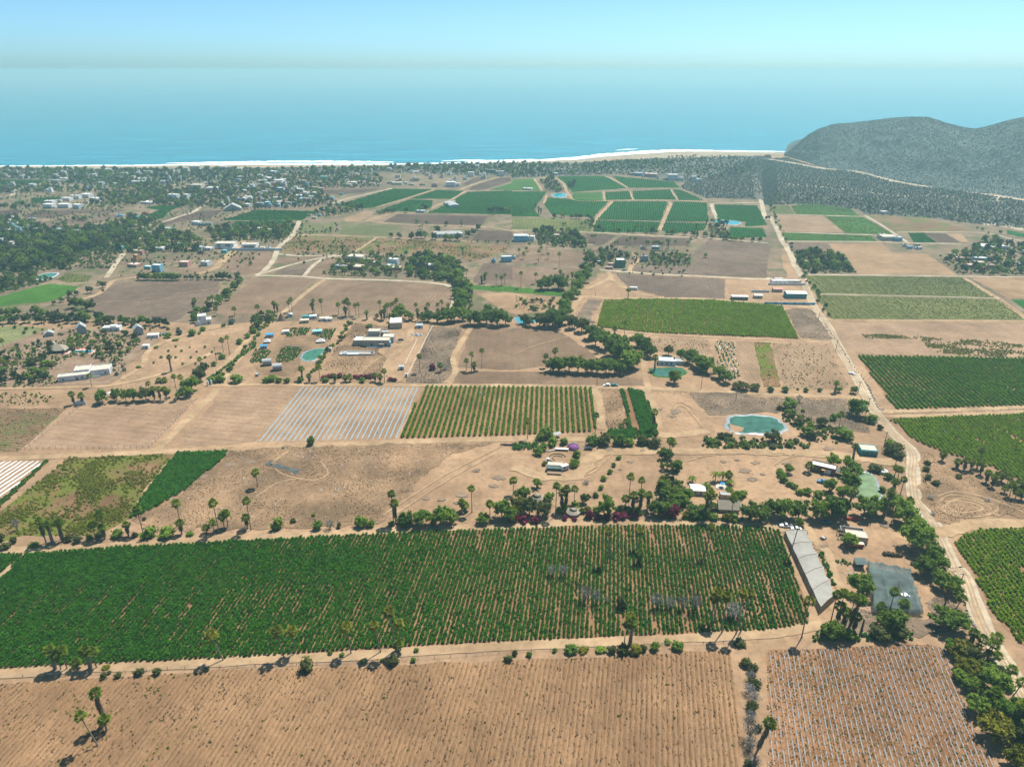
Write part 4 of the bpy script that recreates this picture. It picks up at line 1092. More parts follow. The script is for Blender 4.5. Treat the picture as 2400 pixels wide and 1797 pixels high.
# ------------------------------------------------------------------ weeds, clods, scrub: uncountable cover
def cover(name, label, cat, polys, spacing, protos, smin, smax, dens=None, z=0.08, zs=None):
    r = np.random.default_rng(len(label)); X, Y = [], []
    for P in polys:
        x, y = fill(mp(P) if isinstance(P, str) else P, spacing, r); X.append(x); Y.append(y)
    X = np.concatenate(X); Y = np.concatenate(Y)
    if dens is not None:
        k = dens(X, Y, r); X, Y = X[k], Y[k]
    return scatter(name, label, cat, X, Y, np.full(len(X), z), r.uniform(smin, smax, len(X)) , r.uniform(0, 6.28, len(X)), PRO[protos])
cover('field_weeds', 'yellow-green weeds matting the field at left', 'weeds', [FIELD['weedy'][0]], 0.75, 'weed_leaf', 0.8, 1.9,
      lambda X, Y, r: (vnoise(X * 1.6, Y * 0.8, 7) + 0.5 * r.normal(size=len(X))) > 0.22 + 0.5 * np.clip((X + 85) / 30, 0, 1))
def sow_front(X, Y, r):
    left = np.clip((-70 - X) / 60, 0, 1)
    return r.random(len(X)) < (0.012 + 0.14 * left * (vnoise(X, Y, 6) > 0.1))
cover('field_weeds', 'green weed tufts in the ploughed foreground field', 'weeds', [fr[0]], 0.8, 'weed_leaf', 0.5, 1.3, sow_front)
crop('front', 'dry_stubble', 'dark dry stubble along the furrows of the foreground field', 1545, 1.62, 0.42, 'weed_dry', 0.35, 0.85,
     lambda X, Y, r: (r.random(len(X)) < 0.55 + 0.3 * vnoise(X, Y, 14) + 0.12 * np.clip((X + 60) / 80, 0, 1), np.ones(len(X))), group_cat='stubble', xj=0.13)
crop('plastic', 'field_weeds', 'dry green weeds between the tattered plastic rows', 1620, 0.775, 0.6, 'weed_leaf', 0.35, 0.85,
     lambda X, Y, r: (r.random(len(X)) < 0.22 + 0.25 * vnoise(X, Y, 9), np.ones(len(X))), group_cat='weeds', xj=0.3)
crop('plastic', 'dry_stubble', 'brown dead plants between the tattered plastic rows', 1620, 0.775, 0.5, 'weed_dry', 0.3, 0.75,
     lambda X, Y, r: (r.random(len(X)) < 0.34, np.ones(len(X))), group_cat='stubble', xj=0.3)
cover('field_weeds', 'patchy weeds in the left brown field', 'weeds', [lb[0]], 1.2, 'weed_leaf', 0.5, 1.3, lambda X, Y, r: r.random(len(X)) < 0.25)
cover('lot_litter', 'scattered pale rubbish over the brown lots', 'rubbish', [FIELD['lot_a'][0], mp('b3:620,1130 780,1180 720,1340 640,1330'), mp('b3:580,920 640,1050 740,1060 640,1000')], 1.6, 'litter', 0.3, 1.0,
      lambda X, Y, r: r.random(len(X)) < 0.035 + 0.14 * (vnoise(X, Y, 11) > 0.75) + 0.35 * (X > 100))
cover('lot_weeds', 'dry weeds and clods over the brown lots', 'weeds', [FIELD['lot_a'][0], FIELD['lot_b'][0], FIELD['lot_c'][0], FIELD['rough_mid'][0], FIELD['site_rough'][0], FIELD['small_brown'][0], FIELD['lot_d'][0], FIELD['verge_a'][0]], 0.9, 'weed_pale', 0.25, 0.9,
      lambda X, Y, r: (vnoise(X, Y, 8) + 0.6 * r.normal(size=len(X))) > 0.2)
cover('field_weeds', 'green weed patch in the tan roadside field', 'weeds', ['c3:1290,500 1450,530 1900,545 2208,590 2208,690 1700,680 1400,640', 'c3:800,490 1300,500 1280,530 850,530'], 1.0, 'weed_leaf', 0.9, 2.0,
      lambda X, Y, r: (vnoise(X, Y * 1.7, 7) + 0.5 * r.normal(size=len(X))) > 0.1)
cover('field_weeds', 'weeds dotting the tan field left of the road', 'weeds', [FIELD['road_tan'][0], FIELD['row_green'][0], FIELD['row_strip'][0]], 1.5, 'weed_leaf', 0.6, 1.6, lambda X, Y, r: r.random(len(X)) < 0.16)
cover('field_weeds', 'green weeds over the two weedy upper fields', 'weeds', [FIELD['weeds_a'][0], FIELD['weeds_b'][0]], 2.2, 'weed_leaf', 1.0, 2.6, lambda X, Y, r: (vnoise(X, Y * 1.5, 14) + 0.5 * r.normal(size=len(X))) > 0.45)
cover('garden_rows', 'green vegetable beds beside the garden pond', 'weeds', ['c1:230,600 400,620 330,720 150,750', 'c1:520,450 690,450 640,540 500,500', 'c1:300,440 480,440 430,500 250,520', 'c1:0,620 130,640 60,740 -60,740'], 1.2, 'crop_lush', 0.7, 1.4, lambda X, Y, r: r.random(len(X)) < 0.6)
cover('verge_weeds', 'green verge growth along the lanes', 'weeds', ['c0:1800,900 1950,780 2208,600 2208,560 2000,730 1780,880', 'b3:420,1060 480,1080 520,1200 590,1380 560,1380 480,1200', 'a3:380,520 500,440 650,500 900,500 1250,500 1240,560 700,560 400,560',
      'b2:0,150 230,140 220,200 0,200', 'b2:820,30 1250,0 1250,80 1100,110 850,110', 'b2:1500,800 2000,790 1990,815 1400,812', 'b3:580,1160 660,1150 740,1190 640,1200'], 0.9, 'crop_lush', 0.6, 1.4, lambda X, Y, r: r.random(len(X)) < 0.8)
# scrub
scrub_polys = [FIELD['scrub_land'][0], FIELD['scrub_left'][0]]
WASH = smooth_path(mp('d3:0,408 200,440 420,482 600,492 760,520 950,572 1150,610 1400,635 1700,680 1987,725'), 6)
def off_wash(X, Y, r):
    k = np.ones(len(X), bool)
    for p in WASH: k &= (X - p[0]) ** 2 + (Y - p[1]) ** 2 > 11 ** 2
    road = np.array(smooth_path(mp('d2:2190,600 2150,440 2130,400 2120,320 2105,220'), 6))
    for p in road: k &= (X - p[0]) ** 2 + (Y - p[1]) ** 2 > 7 ** 2
    return k & (r.random(len(X)) < 0.80) & (vnoise(X, Y, 40) < 0.98)
cover('scrubland', 'grey-green scrub covering the plain below the hill', 'scrub', scrub_polys, 3.7, 'scrub_leaf', 0.9, 2.6, off_wash)
def hill_scatter():
    r = np.random.default_rng(12); n = 46000
    A = HV.reshape(HNU, HNV, 3)
    i = r.random(n) * (HNU * 0.80); j = r.random(n) ** 0.8 * (HNV * 0.74)
    i0 = i.astype(int); j0 = j.astype(int); fi = (i - i0)[:, None]; fj = (j - j0)[:, None]
    P = (A[i0, j0] * (1 - fi) + A[i0 + 1, j0] * fi) * (1 - fj) + (A[i0, j0 + 1] * (1 - fi) + A[i0 + 1, j0 + 1] * fi) * fj
    k = r.random(n) < 0.9
    P = P[k]
    scatter('hill_scrub', 'low grey scrub dotting the headland hill', 'scrub', P[:, 0], P[:, 1], P[:, 2] - 0.2, r.uniform(0.6, 1.7, len(P)), r.uniform(0, 6.28, len(P)), PRO['scrub_leaf'])
hill_scatter()

cover('coastal_scrub', 'dull green scrub between the coastal trees and houses', 'scrub', [FIELD['coast_land'][0], FIELD['town_land'][0]], 7.0, 'coast_leaf', 1.2, 3.2,
      lambda X, Y, r: (r.random(len(X)) < 0.75) & (vnoise(X, Y, 60) < 0.7))
cover('village_scrub', 'green scrub filling the ground of the left village', 'scrub', [FIELD['left_land'][0]], 4.0, 'under_leaf', 1.2, 3.0,
      lambda X, Y, r: (r.random(len(X)) < 0.7) & (vnoise(X, Y, 35) < 0.6))

# wheel marks and ash stains on the bare lots
WM = ['b3:1480,640 1560,590 1700,600 1850,640 1980,700 1900,760 1700,780 1540,740 1490,690', 'b3:1500,700 1600,640 1760,660 1850,710 1700,740 1560,720', 'b3:1460,600 1600,560 1800,590 2000,650 2208,740', 'b3:1530,650 1680,620 1840,660 1930,710',
      'b1:1100,760 1400,560 1700,380 2000,230 2150,150', 'b1:1150,790 1450,590 1760,400 2060,240', 'b1:300,200 180,280 150,340 260,420 500,460 620,400 560,300', 'b1:0,600 200,480 420,440', 'b2:600,400 760,330 880,230', 'b2:560,440 700,390 800,300', 'b2:1500,300 1700,250 2000,230',
      'c2:1330,1200 1450,1110 1550,1180 1640,1290', 'c2:1300,1250 1420,1080 1560,1130', 'b3:0,250 200,240 420,250 600,270', 'b3:60,330 130,280 260,250 500,240', 'c1:900,840 1000,740 1150,640', 'c1:880,850 960,760 1100,690', 'c2:0,670 200,590 480,510', 'c0:830,220 1300,180 1890,90']
for k, q in enumerate(WM):
    V, Fc = ribbon(smooth_path(mp(q), 8), 0.9, 0.24 + 0.001 * k, 0.25, k)
    tag(link('wheel_marks', mesh_from('wheel_marks', V, Fc, 'track')), 'pale wheel marks pressed into bare earth', 'wheel marks', kind='structure')
r = np.random.default_rng(17)
ASH = [('b2', 1020, 300, 30), ('b2', 930, 370, 22), ('b2', 1130, 205, 35), ('b2', 840, 200, 40), ('b2', 1820, 300, 35), ('b2', 2100, 310, 45), ('b2', 2010, 380, 60), ('b2', 2080, 455, 55), ('b2', 2160, 410, 30), ('b2', 1940, 290, 30), ('b1', 1470, 620, 40), ('b1', 1600, 630, 45), ('b1', 1780, 590, 60), ('b1', 2100, 440, 60), ('b1', 1740, 660, 40), ('b1', 1900, 380, 40), ('b1', 2050, 510, 50),
       ('c2', 1280, 1140, 30), ('c2', 1410, 1160, 55), ('c2', 1390, 1200, 35), ('b3', 160, 320, 40), ('b3', 520, 190, 50), ('b3', 1020, 850, 60), ('b3', 480, 1030, 40), ('a3', 800, 300, 50), ('a3', 1400, 230, 40), ('a3', 820, 330, 45), ('b0', 1990, 330, 60), ('b0', 2150, 300, 60), ('b0', 1760, 430, 50), ('c1', 1230, 550, 40)]
for k, (cr, x, y, w) in enumerate(ASH):
    n = 14; P = [G(cr, x + w * r.uniform(0.55, 1.1) * math.cos(2 * math.pi * i / n), y + 0.42 * w * r.uniform(0.5, 1.1) * math.sin(-2 * math.pi * i / n)) for i in range(n)]
    tag(link('ash_stain', sheet('ash_stain', P, 0.262 + 0.0005 * k, 'ash', 0.15, 0.7)), 'grey ash stain on the sandy ground', 'stain', kind='structure')

cover('plain_scrub', 'low scrub and hedges dotting the middle plain', 'scrub', ['T:-300,400 500,400 640,470 560,560 420,600 200,600 100,560 -300,600', 'T:640,470 720,470 760,560 640,580 600,520', 'T:1250,540 1500,540 1500,600 1300,590', 'T:-300,690 200,680 420,700 400,740 0,720'], 6.5, 'under_leaf', 0.9, 2.6,
      lambda X, Y, r: (vnoise(X, Y, 22) + 0.5 * r.normal(size=len(X))) > 0.25)

# crop texture of the far blocks
def far_rows(label, keys, xv, spacing, step, leaf, smin, smax, dens, seed):
    r = np.random.default_rng(seed); X, Y = [], []; d = rowdir(xv)
    for key in keys:
        segs, n = row_segments(FIELD[key][0], d, spacing, 1.0)
        for v, u0, u1 in segs:
            u = np.arange(u0 + r.uniform(0, step), u1, step); u = u + r.normal(size=len(u)) * step * 0.2; vv = v + r.normal(size=len(u)) * 0.15
            X.append(d[0] * u + n[0] * vv); Y.append(d[1] * u + n[1] * vv)
    X = np.concatenate(X); Y = np.concatenate(Y)
    k = (r.random(len(X)) < dens) & (vnoise(X, Y, 30) + 0.4 * r.normal(size=len(X)) < 1.1); X, Y = X[k], Y[k]
    scatter('far_crop_rows', label, 'crop', X, Y, np.full(len(X), 0.05), r.uniform(smin, smax, len(X)), r.uniform(0, 6.28, len(X)), PRO[leaf])
far_rows('dark green crop rows of the far blocks', ['fg%d' % i for i in range(len(FG)) if FG[i][1] == 'far_green'] + ['r_h'], 1480, 3.4, 1.7, 'crop_far', 0.9, 1.5, 0.9, 31)
far_rows('dry olive rows of the two right-hand fields', ['r_low', 'r_up', 'paddock', 'r_a', 'r_d', 'r_f'], 1330, 2.6, 1.5, 'crop_olive', 0.5, 1.0, 0.62, 32)
# ruts along the main road
RD = smooth_path(mp('a3:2500,1600 2250,1100 2080,800 1870,450 1690,0 b3:1600,1200 1500,1000 1440,850 1325,700 1265,600 1250,450 1255,300 1235,200 1120,100 1030,0 c3:920,1150 835,1000 745,830 630,640 525,430 465,350 395,250 335,100 297,0'), 5)
for off in (-1.7, -0.3, 1.2):
    Q = []
    for i, p in enumerate(RD):
        d = RD[min(i + 1, len(RD) - 1)] - RD[max(i - 1, 0)]; d = d / np.linalg.norm(d); Q.append(p + np.array([d[1], -d[0]]) * (off + 0.25 * math.sin(i * 0.7)))
    V, Fc = ribbon(Q, 0.75, 0.232 + 0.0005 * off, 0.3, int(off * 10) + 60)
    tag(link('road_rut', mesh_from('road_rut', V, Fc, 'track')), 'worn wheel rut along the gravel road', 'rut', kind='structure')
# ================================================================== BUILDINGS
GRID = -0.131          # the plots lie turned a little from the line of sight
def walls_mb(w, d, h, t=0.25, x0=0.0, y0=0.0, z0=0.0, par=0.45):
    """four walls with a parapet; local front at y0, extending back"""
    a, b = x0 - w / 2, x0 + w / 2; m = MB(); H = h + par
    m.box(a, y0, z0, b, y0 + t, z0 + H); m.box(a, y0 + d - t, z0, b, y0 + d, z0 + H)
    m.box(a, y0 + t, z0, a + t, y0 + d - t, z0 + H); m.box(b - t, y0 + t, z0, b, y0 + d - t, z0 + H)
    return m
def roof_slab(w, d, h, t=0.25, x0=0.0, y0=0.0, z0=0.0):
    return MB().box(x0 - w / 2 + t, y0 + t, z0 + h - 0.15, x0 + w / 2 - t, y0 + d - t, z0 + h)

def opening(root, face, u, z, ww, hh, w, d, x0=0.0, y0=0.0, name='window', frame='wall_white', pane='glass_dark'):
    """window or door: proud frame with a recessed pane; face f(ront), b(ack), l(eft), r(ight)"""
    f, p = MB(), MB(); t = 0.10
    def rect(m, a, b, c, e, n0, n1):
        if face == 'f': m.box(x0 + a, y0 - n1, c, x0 + b, y0 - n0, e)
        elif face == 'b': m.box(x0 + a, y0 + d + n0, c, x0 + b, y0 + d + n1, e)
        elif face == 'r': m.box(x0 + w / 2 + n0, y0 + a + d / 2, c, x0 + w / 2 + n1, y0 + b + d / 2, e)
        else: m.box(x0 - w / 2 - n1, y0 + a + d / 2, c, x0 - w / 2 - n0, y0 + b + d / 2, e)
    a, b, c, e = u - ww / 2, u + ww / 2, z, z + hh
    rect(f, a, b, c, c + t, 0.003, 0.06); rect(f, a, b, e - t, e, 0.003, 0.06)
    rect(f, a, a + t, c + t, e - t, 0.003, 0.06); rect(f, b - t, b, c + t, e - t, 0.003, 0.06)
    rect(p, a + t, b - t, c + t, e - t, 0.003, 0.03)
    o = f.build(name, frame, root); p.build('door_leaf' if name == 'door' else 'pane', pane, o)
    return o

def block(root, w, d, h, wall, roof, x0=0, y0=0, z0=0, wins=(), door=None, par=0.45):
    walls_mb(w, d, h, 0.25, x0, y0, z0, par).build('wall', 'wall_' + wall, root)
    roof_slab(w, d, h, 0.25, x0, y0, z0).build('roof', 'roof_' + roof, root)
    for q in wins:
        face, u, z, ww, hh = q[:5]; opening(root, face, u, z0 + z, ww, hh, w, d, x0, y0, frame=q[5] if len(q) > 5 else 'wall_' + ('white' if wall != 'white' else 'grey'), pane=q[6] if len(q) > 6 else 'glass_dark')
    if door: opening(root, door[0], door[1], z0 + 0.0, door[2], door[3], w, d, x0, y0, 'door', 'wood', door[4] if len(door) > 4 else 'wall_brown')

def gable(root, w, d, h, rise, wall, roof, over=0.4, x0=0, y0=0, axis='y'):
    m = MB()
    a, b = x0 - w / 2, x0 + w / 2
    if axis == 'y':
        m.prism([(a, 0), (b, 0), (b, h), (x0, h + rise), (a, h)], y0, y0 + d).build('wall', 'wall_' + wall, root)
        r = MB(); e = over; sl = rise / (w / 2)
        for s in (-1, 1):
            r.prism([(x0, h + rise + 0.04), (x0 + s * (w / 2 + e), h - e * sl + 0.04), (x0 + s * (w / 2 + e), h - e * sl + 0.16), (x0, h + rise + 0.16)], y0 - e, y0 + d + e)
        r.build('roof', roof, root)
    else:
        prof = [(y0, 0), (y0 + d, 0), (y0 + d, h), (y0 + d / 2, h + rise), (y0, h)]
        q = MB().prism(prof, a, b); q.V = [(v[1], v[0], v[2]) for v in q.V]; q.F = [f[::-1] for f in q.F]; q.build('wall', 'wall_' + wall, root)
        r = MB(); e = over; sl = rise / (d / 2); c = y0 + d / 2
        for s in (-1, 1):
            r.prism([(c, h + rise + 0.04), (c + s * (d / 2 + e), h - e * sl + 0.04), (c + s * (d / 2 + e), h - e * sl + 0.16), (c, h + rise + 0.16)], a - e, b + e)
        r.V = [(v[1], v[0], v[2]) for v in r.V]; r.F = [f[::-1] for f in r.F]; r.build('roof', roof, root)

def at(cr, x, y): return (*G(cr, x, y), 0.0)
def site(name, label, cat, cr, x, y, rz=GRID, group=None): return thing(name, label, cat, at(cr, x, y), rz, group)

# --- near right: farm yard
t = site('house', 'turquoise flat-roofed house beside the main road', 'house', 'b3', 868, 252, -0.18)
block(t, 8.4, 6.8, 3.2, 'teal', 'cream', wins=[('f', u, 0.95, 0.9, 1.4, 'wall_brown', 'glass_dark') for u in (-2.7, -0.9, 1.5, 3.2)] + [('r', 0.5, 1.0, 1.0, 1.2)], par=0.25)
MB().box(-4.5, -0.45, 2.95, 4.5, -0.003, 3.1).build('eave', 'wall_teal', t)
t = site('house', 'brown flat-roofed house with open white garage door', 'house', 'b3', 468, 400, -0.50)
block(t, 11.5, 5.2, 3.3, 'brown', 'white', wins=[('f', -3.9, 1.0, 1.6, 1.2), ('l', 0, 1.0, 1.4, 1.2)])
opening(t, 'f', 2.2, 0.0, 3.2, 2.7, 11.5, 5.2, 0, 0, 'door', 'wall_brown', 'wall_white')
t2 = MB(); t2.box(5.9, 0.2, 2.3, 9.8, 4.8, 2.45); t2.build('porch_roof', 'roof_dark', t)
for px_ in (6.1, 9.6): MB().box(px_ - 0.1, 0.3, 0, px_ + 0.1, 0.5, 2.3).build('post', 'wood', t)
MB().box(-0.6, -1.6, 2.5, 1.0, -0.01, 2.6).build('awning', 'wall_orange', t)
t = site('ruined_house', 'half-roofed farm building with open roofless rooms', 'house', 'b3', 770, 1008, -0.22)
walls_mb(8.6, 5.2, 3.0, 0.2, -0.4, 0.0).build('wall', 'wall_tan', t); roof_slab(8.6, 5.2, 3.3, 0.05, -0.4).build('roof', 'roof_cream', t)
m = walls_mb(9.5, 3.6, 2.4, 0.2, -1.0, 5.3, 0, 0); m.build('roofless_wall', 'wall_grey', t)
m = MB()
for xx in (-7.2, -5.6): m.box(xx - 0.12, 2.0, 0, xx + 0.12, 8.6, 0.2); m.box(xx - 0.1, 5.2, 0.2, xx + 0.1, 5.4, 2.6); m.box(xx - 0.1, 2.2, 0.2, xx + 0.1, 2.4, 2.6)
m.box(-7.4, 2.1, 2.6, -5.4, 2.5, 2.75); m.box(-7.4, 5.1, 2.6, -5.4, 5.5, 2.75); m.build('timber_frame', 'wood', t)
for u in (-2.5, 1.5): opening(t, 'f', u, 1.0, 1.2, 1.1, 8.6, 5.2, -0.4, 0)
# long net tunnel
def net_tunnel():
    A = np.array(G('b3', 140, 945)); B = np.array(G('b3', 330, 935)); C = np.array(G('b3', 585, 1480)); D = np.array(G('b3', 445, 1605))
    t = thing('net_tunnel', 'long cream net tunnel beside the green field', 'greenhouse', (0, 0, 0))
    NU, NV = 41, 13; V = []
    r = np.random.default_rng(4)
    for i in range(NU):
        u = i / (NU - 1); L_ = A + (D - A) * u; R_ = B + (C - B) * u
        frame = abs(math.sin(u * math.pi * 5)) ** 0.7            # sag between the six hoop frames
        for j in range(NV):
            v = j / (NV - 1); p = L_ + (R_ - L_) * v * (1 - 0.10 * frame * v)
            ridge = 3.4 - 0.9 * (abs(v - 0.40) * 1.6) ** 1.3 - 0.6 * frame * (0.35 + 0.65 * math.sin(v * math.pi)) + 0.10 * math.sin(v * 31 + u * 40) + r.normal() * 0.04
            V.append((p[0], p[1], ridge))
    Q = [(i * NV + j, (i + 1) * NV + j, (i + 1) * NV + j + 1, i * NV + j + 1) for i in range(NU - 1) for j in range(NV - 1)]
    Q = [q[::-1] for q in Q]
    link('net_roof', mesh_quads('net_roof', V, Q, 'net_tan', True), t)
    for nm, col in (('net_side', 0), ('net_side', NV - 1)):
        W = []; Fq = []
        for i in range(NU):
            top = V[i * NV + col]; off = -0.3 if col == 0 else 0.3
            W += [top, (top[0] + off, top[1], 0.0)]
            if i: Fq.append((2 * i - 2, 2 * i - 1, 2 * i + 1, 2 * i))
        link(nm, mesh_quads(nm, W, Fq, 'net_side'), t)
    for i0 in (0, NU - 1):
        W = [V[i0 * NV + j] for j in range(NV)] + [(V[i0 * NV + j][0], V[i0 * NV + j][1] + (0.2 if i0 == 0 else -0.3), 0.0) for j in range(NV)]
        link('net_end', mesh_quads('net_end', W, [(j, j + 1, NV + j + 1, NV + j) for j in range(NV - 1)], 'net_side'), t)
    for k in range(6):
        i = int(k * (NU - 1) / 5)
        m = MB(); m.tube([(q[0], q[1], q[2] + 0.05) for q in V[i * NV:(i + 1) * NV]], 0.09, 0.09, 5); m.build('hoop', 'net_side', t)
        for col in (0, NV - 1):
            p = V[i * NV + col]; MB().cyl(p[0] + (-0.36 if col == 0 else 0.36), p[1], 0, p[2] + 0.05, 0.07).build('post', 'pole_wood', t)
net_tunnel()
def shade_net():
    P = [(848, 1190), (1010, 1185), (1225, 1265), (1335, 1655), (1200, 1660), (905, 1620), (878, 1450)]
    cs = [np.array(G('b3', *p)) for p in ((850, 1200), (1215, 1265), (1335, 1640), (900, 1620))]
    t = thing('shade_net', 'large sagging dark grey-green shade net', 'shade net', (0, 0, 0))
    NU, NV = 34, 34; V = []; r = np.random.default_rng(8)
    for i in range(NU):
        u = i / (NU - 1)
        for j in range(NV):
            v = j / (NV - 1)
            p = cs[0] * (1 - u) * (1 - v) + cs[1] * u * (1 - v) + cs[2] * u * v + cs[3] * (1 - u) * v
            edge = min(u, 1 - u, v, 1 - v)
            z = 3.5 - 1.3 * abs(math.sin(u * math.pi * 3)) ** 0.6 * abs(math.sin(v * math.pi * 3.5)) ** 0.6 + 0.30 * math.sin(u * 13 + v * 19) * math.sin(v * 11 - u * 7) + r.normal() * 0.07
            z -= 1.1 * math.exp(-((u - 0.66) ** 2 + (v - 0.55) ** 2) / 0.02)
            if edge < 0.001: z = max(0.15, z * (0.42 if (i + j) % 7 else 0.9))
            V.append((p[0] + r.normal() * 0.1, p[1] + r.normal() * 0.1, z))
    Q = [(i * NV + j, i * NV + j + 1, (i + 1) * NV + j + 1, (i + 1) * NV + j)[::-1] for i in range(NU - 1) for j in range(NV - 1)]
    link('net', mesh_quads('net', V, Q, 'net_green', True), t)
    for i in range(1, NU, 8):
        for j in range(1, NV, 8):
            p = V[i * NV + j]; MB().cyl(p[0], p[1], 0, p[2] + 0.25, 0.06, n=6).build('post', 'pole_wood', t)
    # torn pale sheet lying in the sag
    W = []
    for k in range(9):
        a = k / 8; q = np.array(G('b3', 1085 + 120 * a, 1440 + 75 * a + 20 * math.sin(a * 6)))
        W += [(q[0], q[1], 2.75), (q[0] + 0.4, q[1] - 1.6 * math.sin(a * math.pi) - 0.2, 2.7)]
    link('torn_sheet', mesh_quads('torn_sheet', W, [(2 * k, 2 * k + 1, 2 * k + 3, 2 * k + 2) for k in range(8)], 'mulch_white'), t)
shade_net()
t = site('lean_to', 'small dark net lean-to beside the big shade net', 'shed', 'b3', 800, 1235, -0.2)
MB().prism([(-2.2, 2.4), (2.2, 3.0), (2.2, 3.08), (-2.2, 2.48)], 0, 4.5).build('roof', 'net_green', t)
for xx in (-2.0, 2.0):
    for yy in (0.2, 4.2): MB().cyl(xx, yy, 0, 2.5, 0.07, n=6).build('post', 'pole_wood', t)
MB().box(-1.9, 3.0, 0, 1.9, 4.2, 1.9).build('back_wall', 'wall_tan', t)
V, F = leaf_cloud(77, [(k * 0.8 - 3.2, 0.2 * math.sin(k), 0.6, 0.9) for k in range(9)], 420, 0.5, core=0.8)
o = link('frond_heap', mesh_from('frond_heap', V, F, 'dead_frond'), None, at('b3', 1075, 1110), (0, 0, -0.15)); tag(o, 'heap of grey dead palm fronds behind the shade net', 'heap')
o = link('frond_heap', mesh_from('frond_heap', *leaf_cloud(78, [(k * 0.7 - 1.6, 0, 0.35, 0.6) for k in range(5)], 160, 0.45, core=0.8), 'dead_frond'), None, at('b3', 1250, 1175), (0, 0, 0.9)); tag(o, 'small frond heap at the right corner of the net', 'heap')

# --- ponds
def pond(name, label, cr, s, wmat, liner='liner', rim=1.0, z=0.32):
    P = np.array(pts(cr, s)); c = P.mean(0); t = thing(name, label, 'pond', (c[0], c[1], 0))
    Q = np.array(smooth_path([tuple(p) for p in P] + [tuple(P[0])], 5))[:-1] - c
    Q = Q * (1 + 0.03 * np.random.default_rng(len(label) + 1).normal(size=len(Q)))[:, None]
    r = np.random.default_rng(len(label)); n = len(Q)
    def out(k): return Q * (1 + np.broadcast_to(np.asarray(k), (n,)) / np.maximum(np.linalg.norm(Q, axis=1), 1))[:, None]
    rings = [(out(-0.5), 0.10), (out(0.4), z), (out(rim * (1 + 0.2 * r.normal(size=n))), z * 0.8), (out(rim + 0.9), 0.02)]
    V = [(*p, zz) for R, zz in rings for p in R]
    F = [(k * n + i, k * n + (i + 1) % n, (k + 1) * n + (i + 1) % n, (k + 1) * n + i) for k in range(3) for i in range(n)]
    link('liner', mesh_from('liner', V, [f[::-1] for f in F], liner), t)
    link('water', sheet('water', [tuple(p) for p in out(0.1)], 0.24, wmat), t)
    return t
pond('pond', 'long green scum pond with blue liner behind trees', 'b3', '775,420 800,400 860,400 910,430 940,520 970,600 880,620 790,610 770,520', 'pond_scum')
pond('pond', 'large teal reservoir with pale liner near the road', 's', '1712,978 1740,975 1800,977 1826,990 1838,1003 1822,1012 1770,1014 1730,1014 1708,1000', 'pond_teal', rim=1.5)
o = link('sand_spit', sheet('sand_spit', mp('c2:1870,1265 2000,1300 1990,1330 1900,1345'), 0.30, 'sand')); tag(o, 'tan mud spit at the reservoir edge', 'spit', kind='structure')
pond('pond', 'green garden pond with pale liner near the building site', 'c1', '400,690 430,650 500,625 580,620 560,660 500,710 430,715', 'pond', rim=1.3)
pond('pond', 'teal pond in front of the pale blue house', 'c2', '1200,790 1300,785 1440,785 1485,830 1400,850 1270,855 1220,830', 'pond_teal', 'lawn', rim=0.8, z=0.3)
pond('pond', 'green algae pond with long white edge at left', 'f0', '600,690 750,605 995,600 820,695', 'pond', 'mulch_white', 1.4)
pond('reservoir', 'turquoise reservoir among green blocks, left of two', 'd2', '345,390 400,380 462,385 455,415 370,415', 'pool_water', 'stone', 1.0)
pond('reservoir', 'long turquoise reservoir by the palm clump, right of two', 'd2', '1745,615 1850,612 1965,628 1940,650 1780,642', 'pool_water', 'liner', 1.0)
pond('pond', 'pale blue pond behind the centre shrub belt', 'c2', '30,350 110,345 210,350 200,385 100,400 50,385', 'pool_water', 'liner', 0.8)

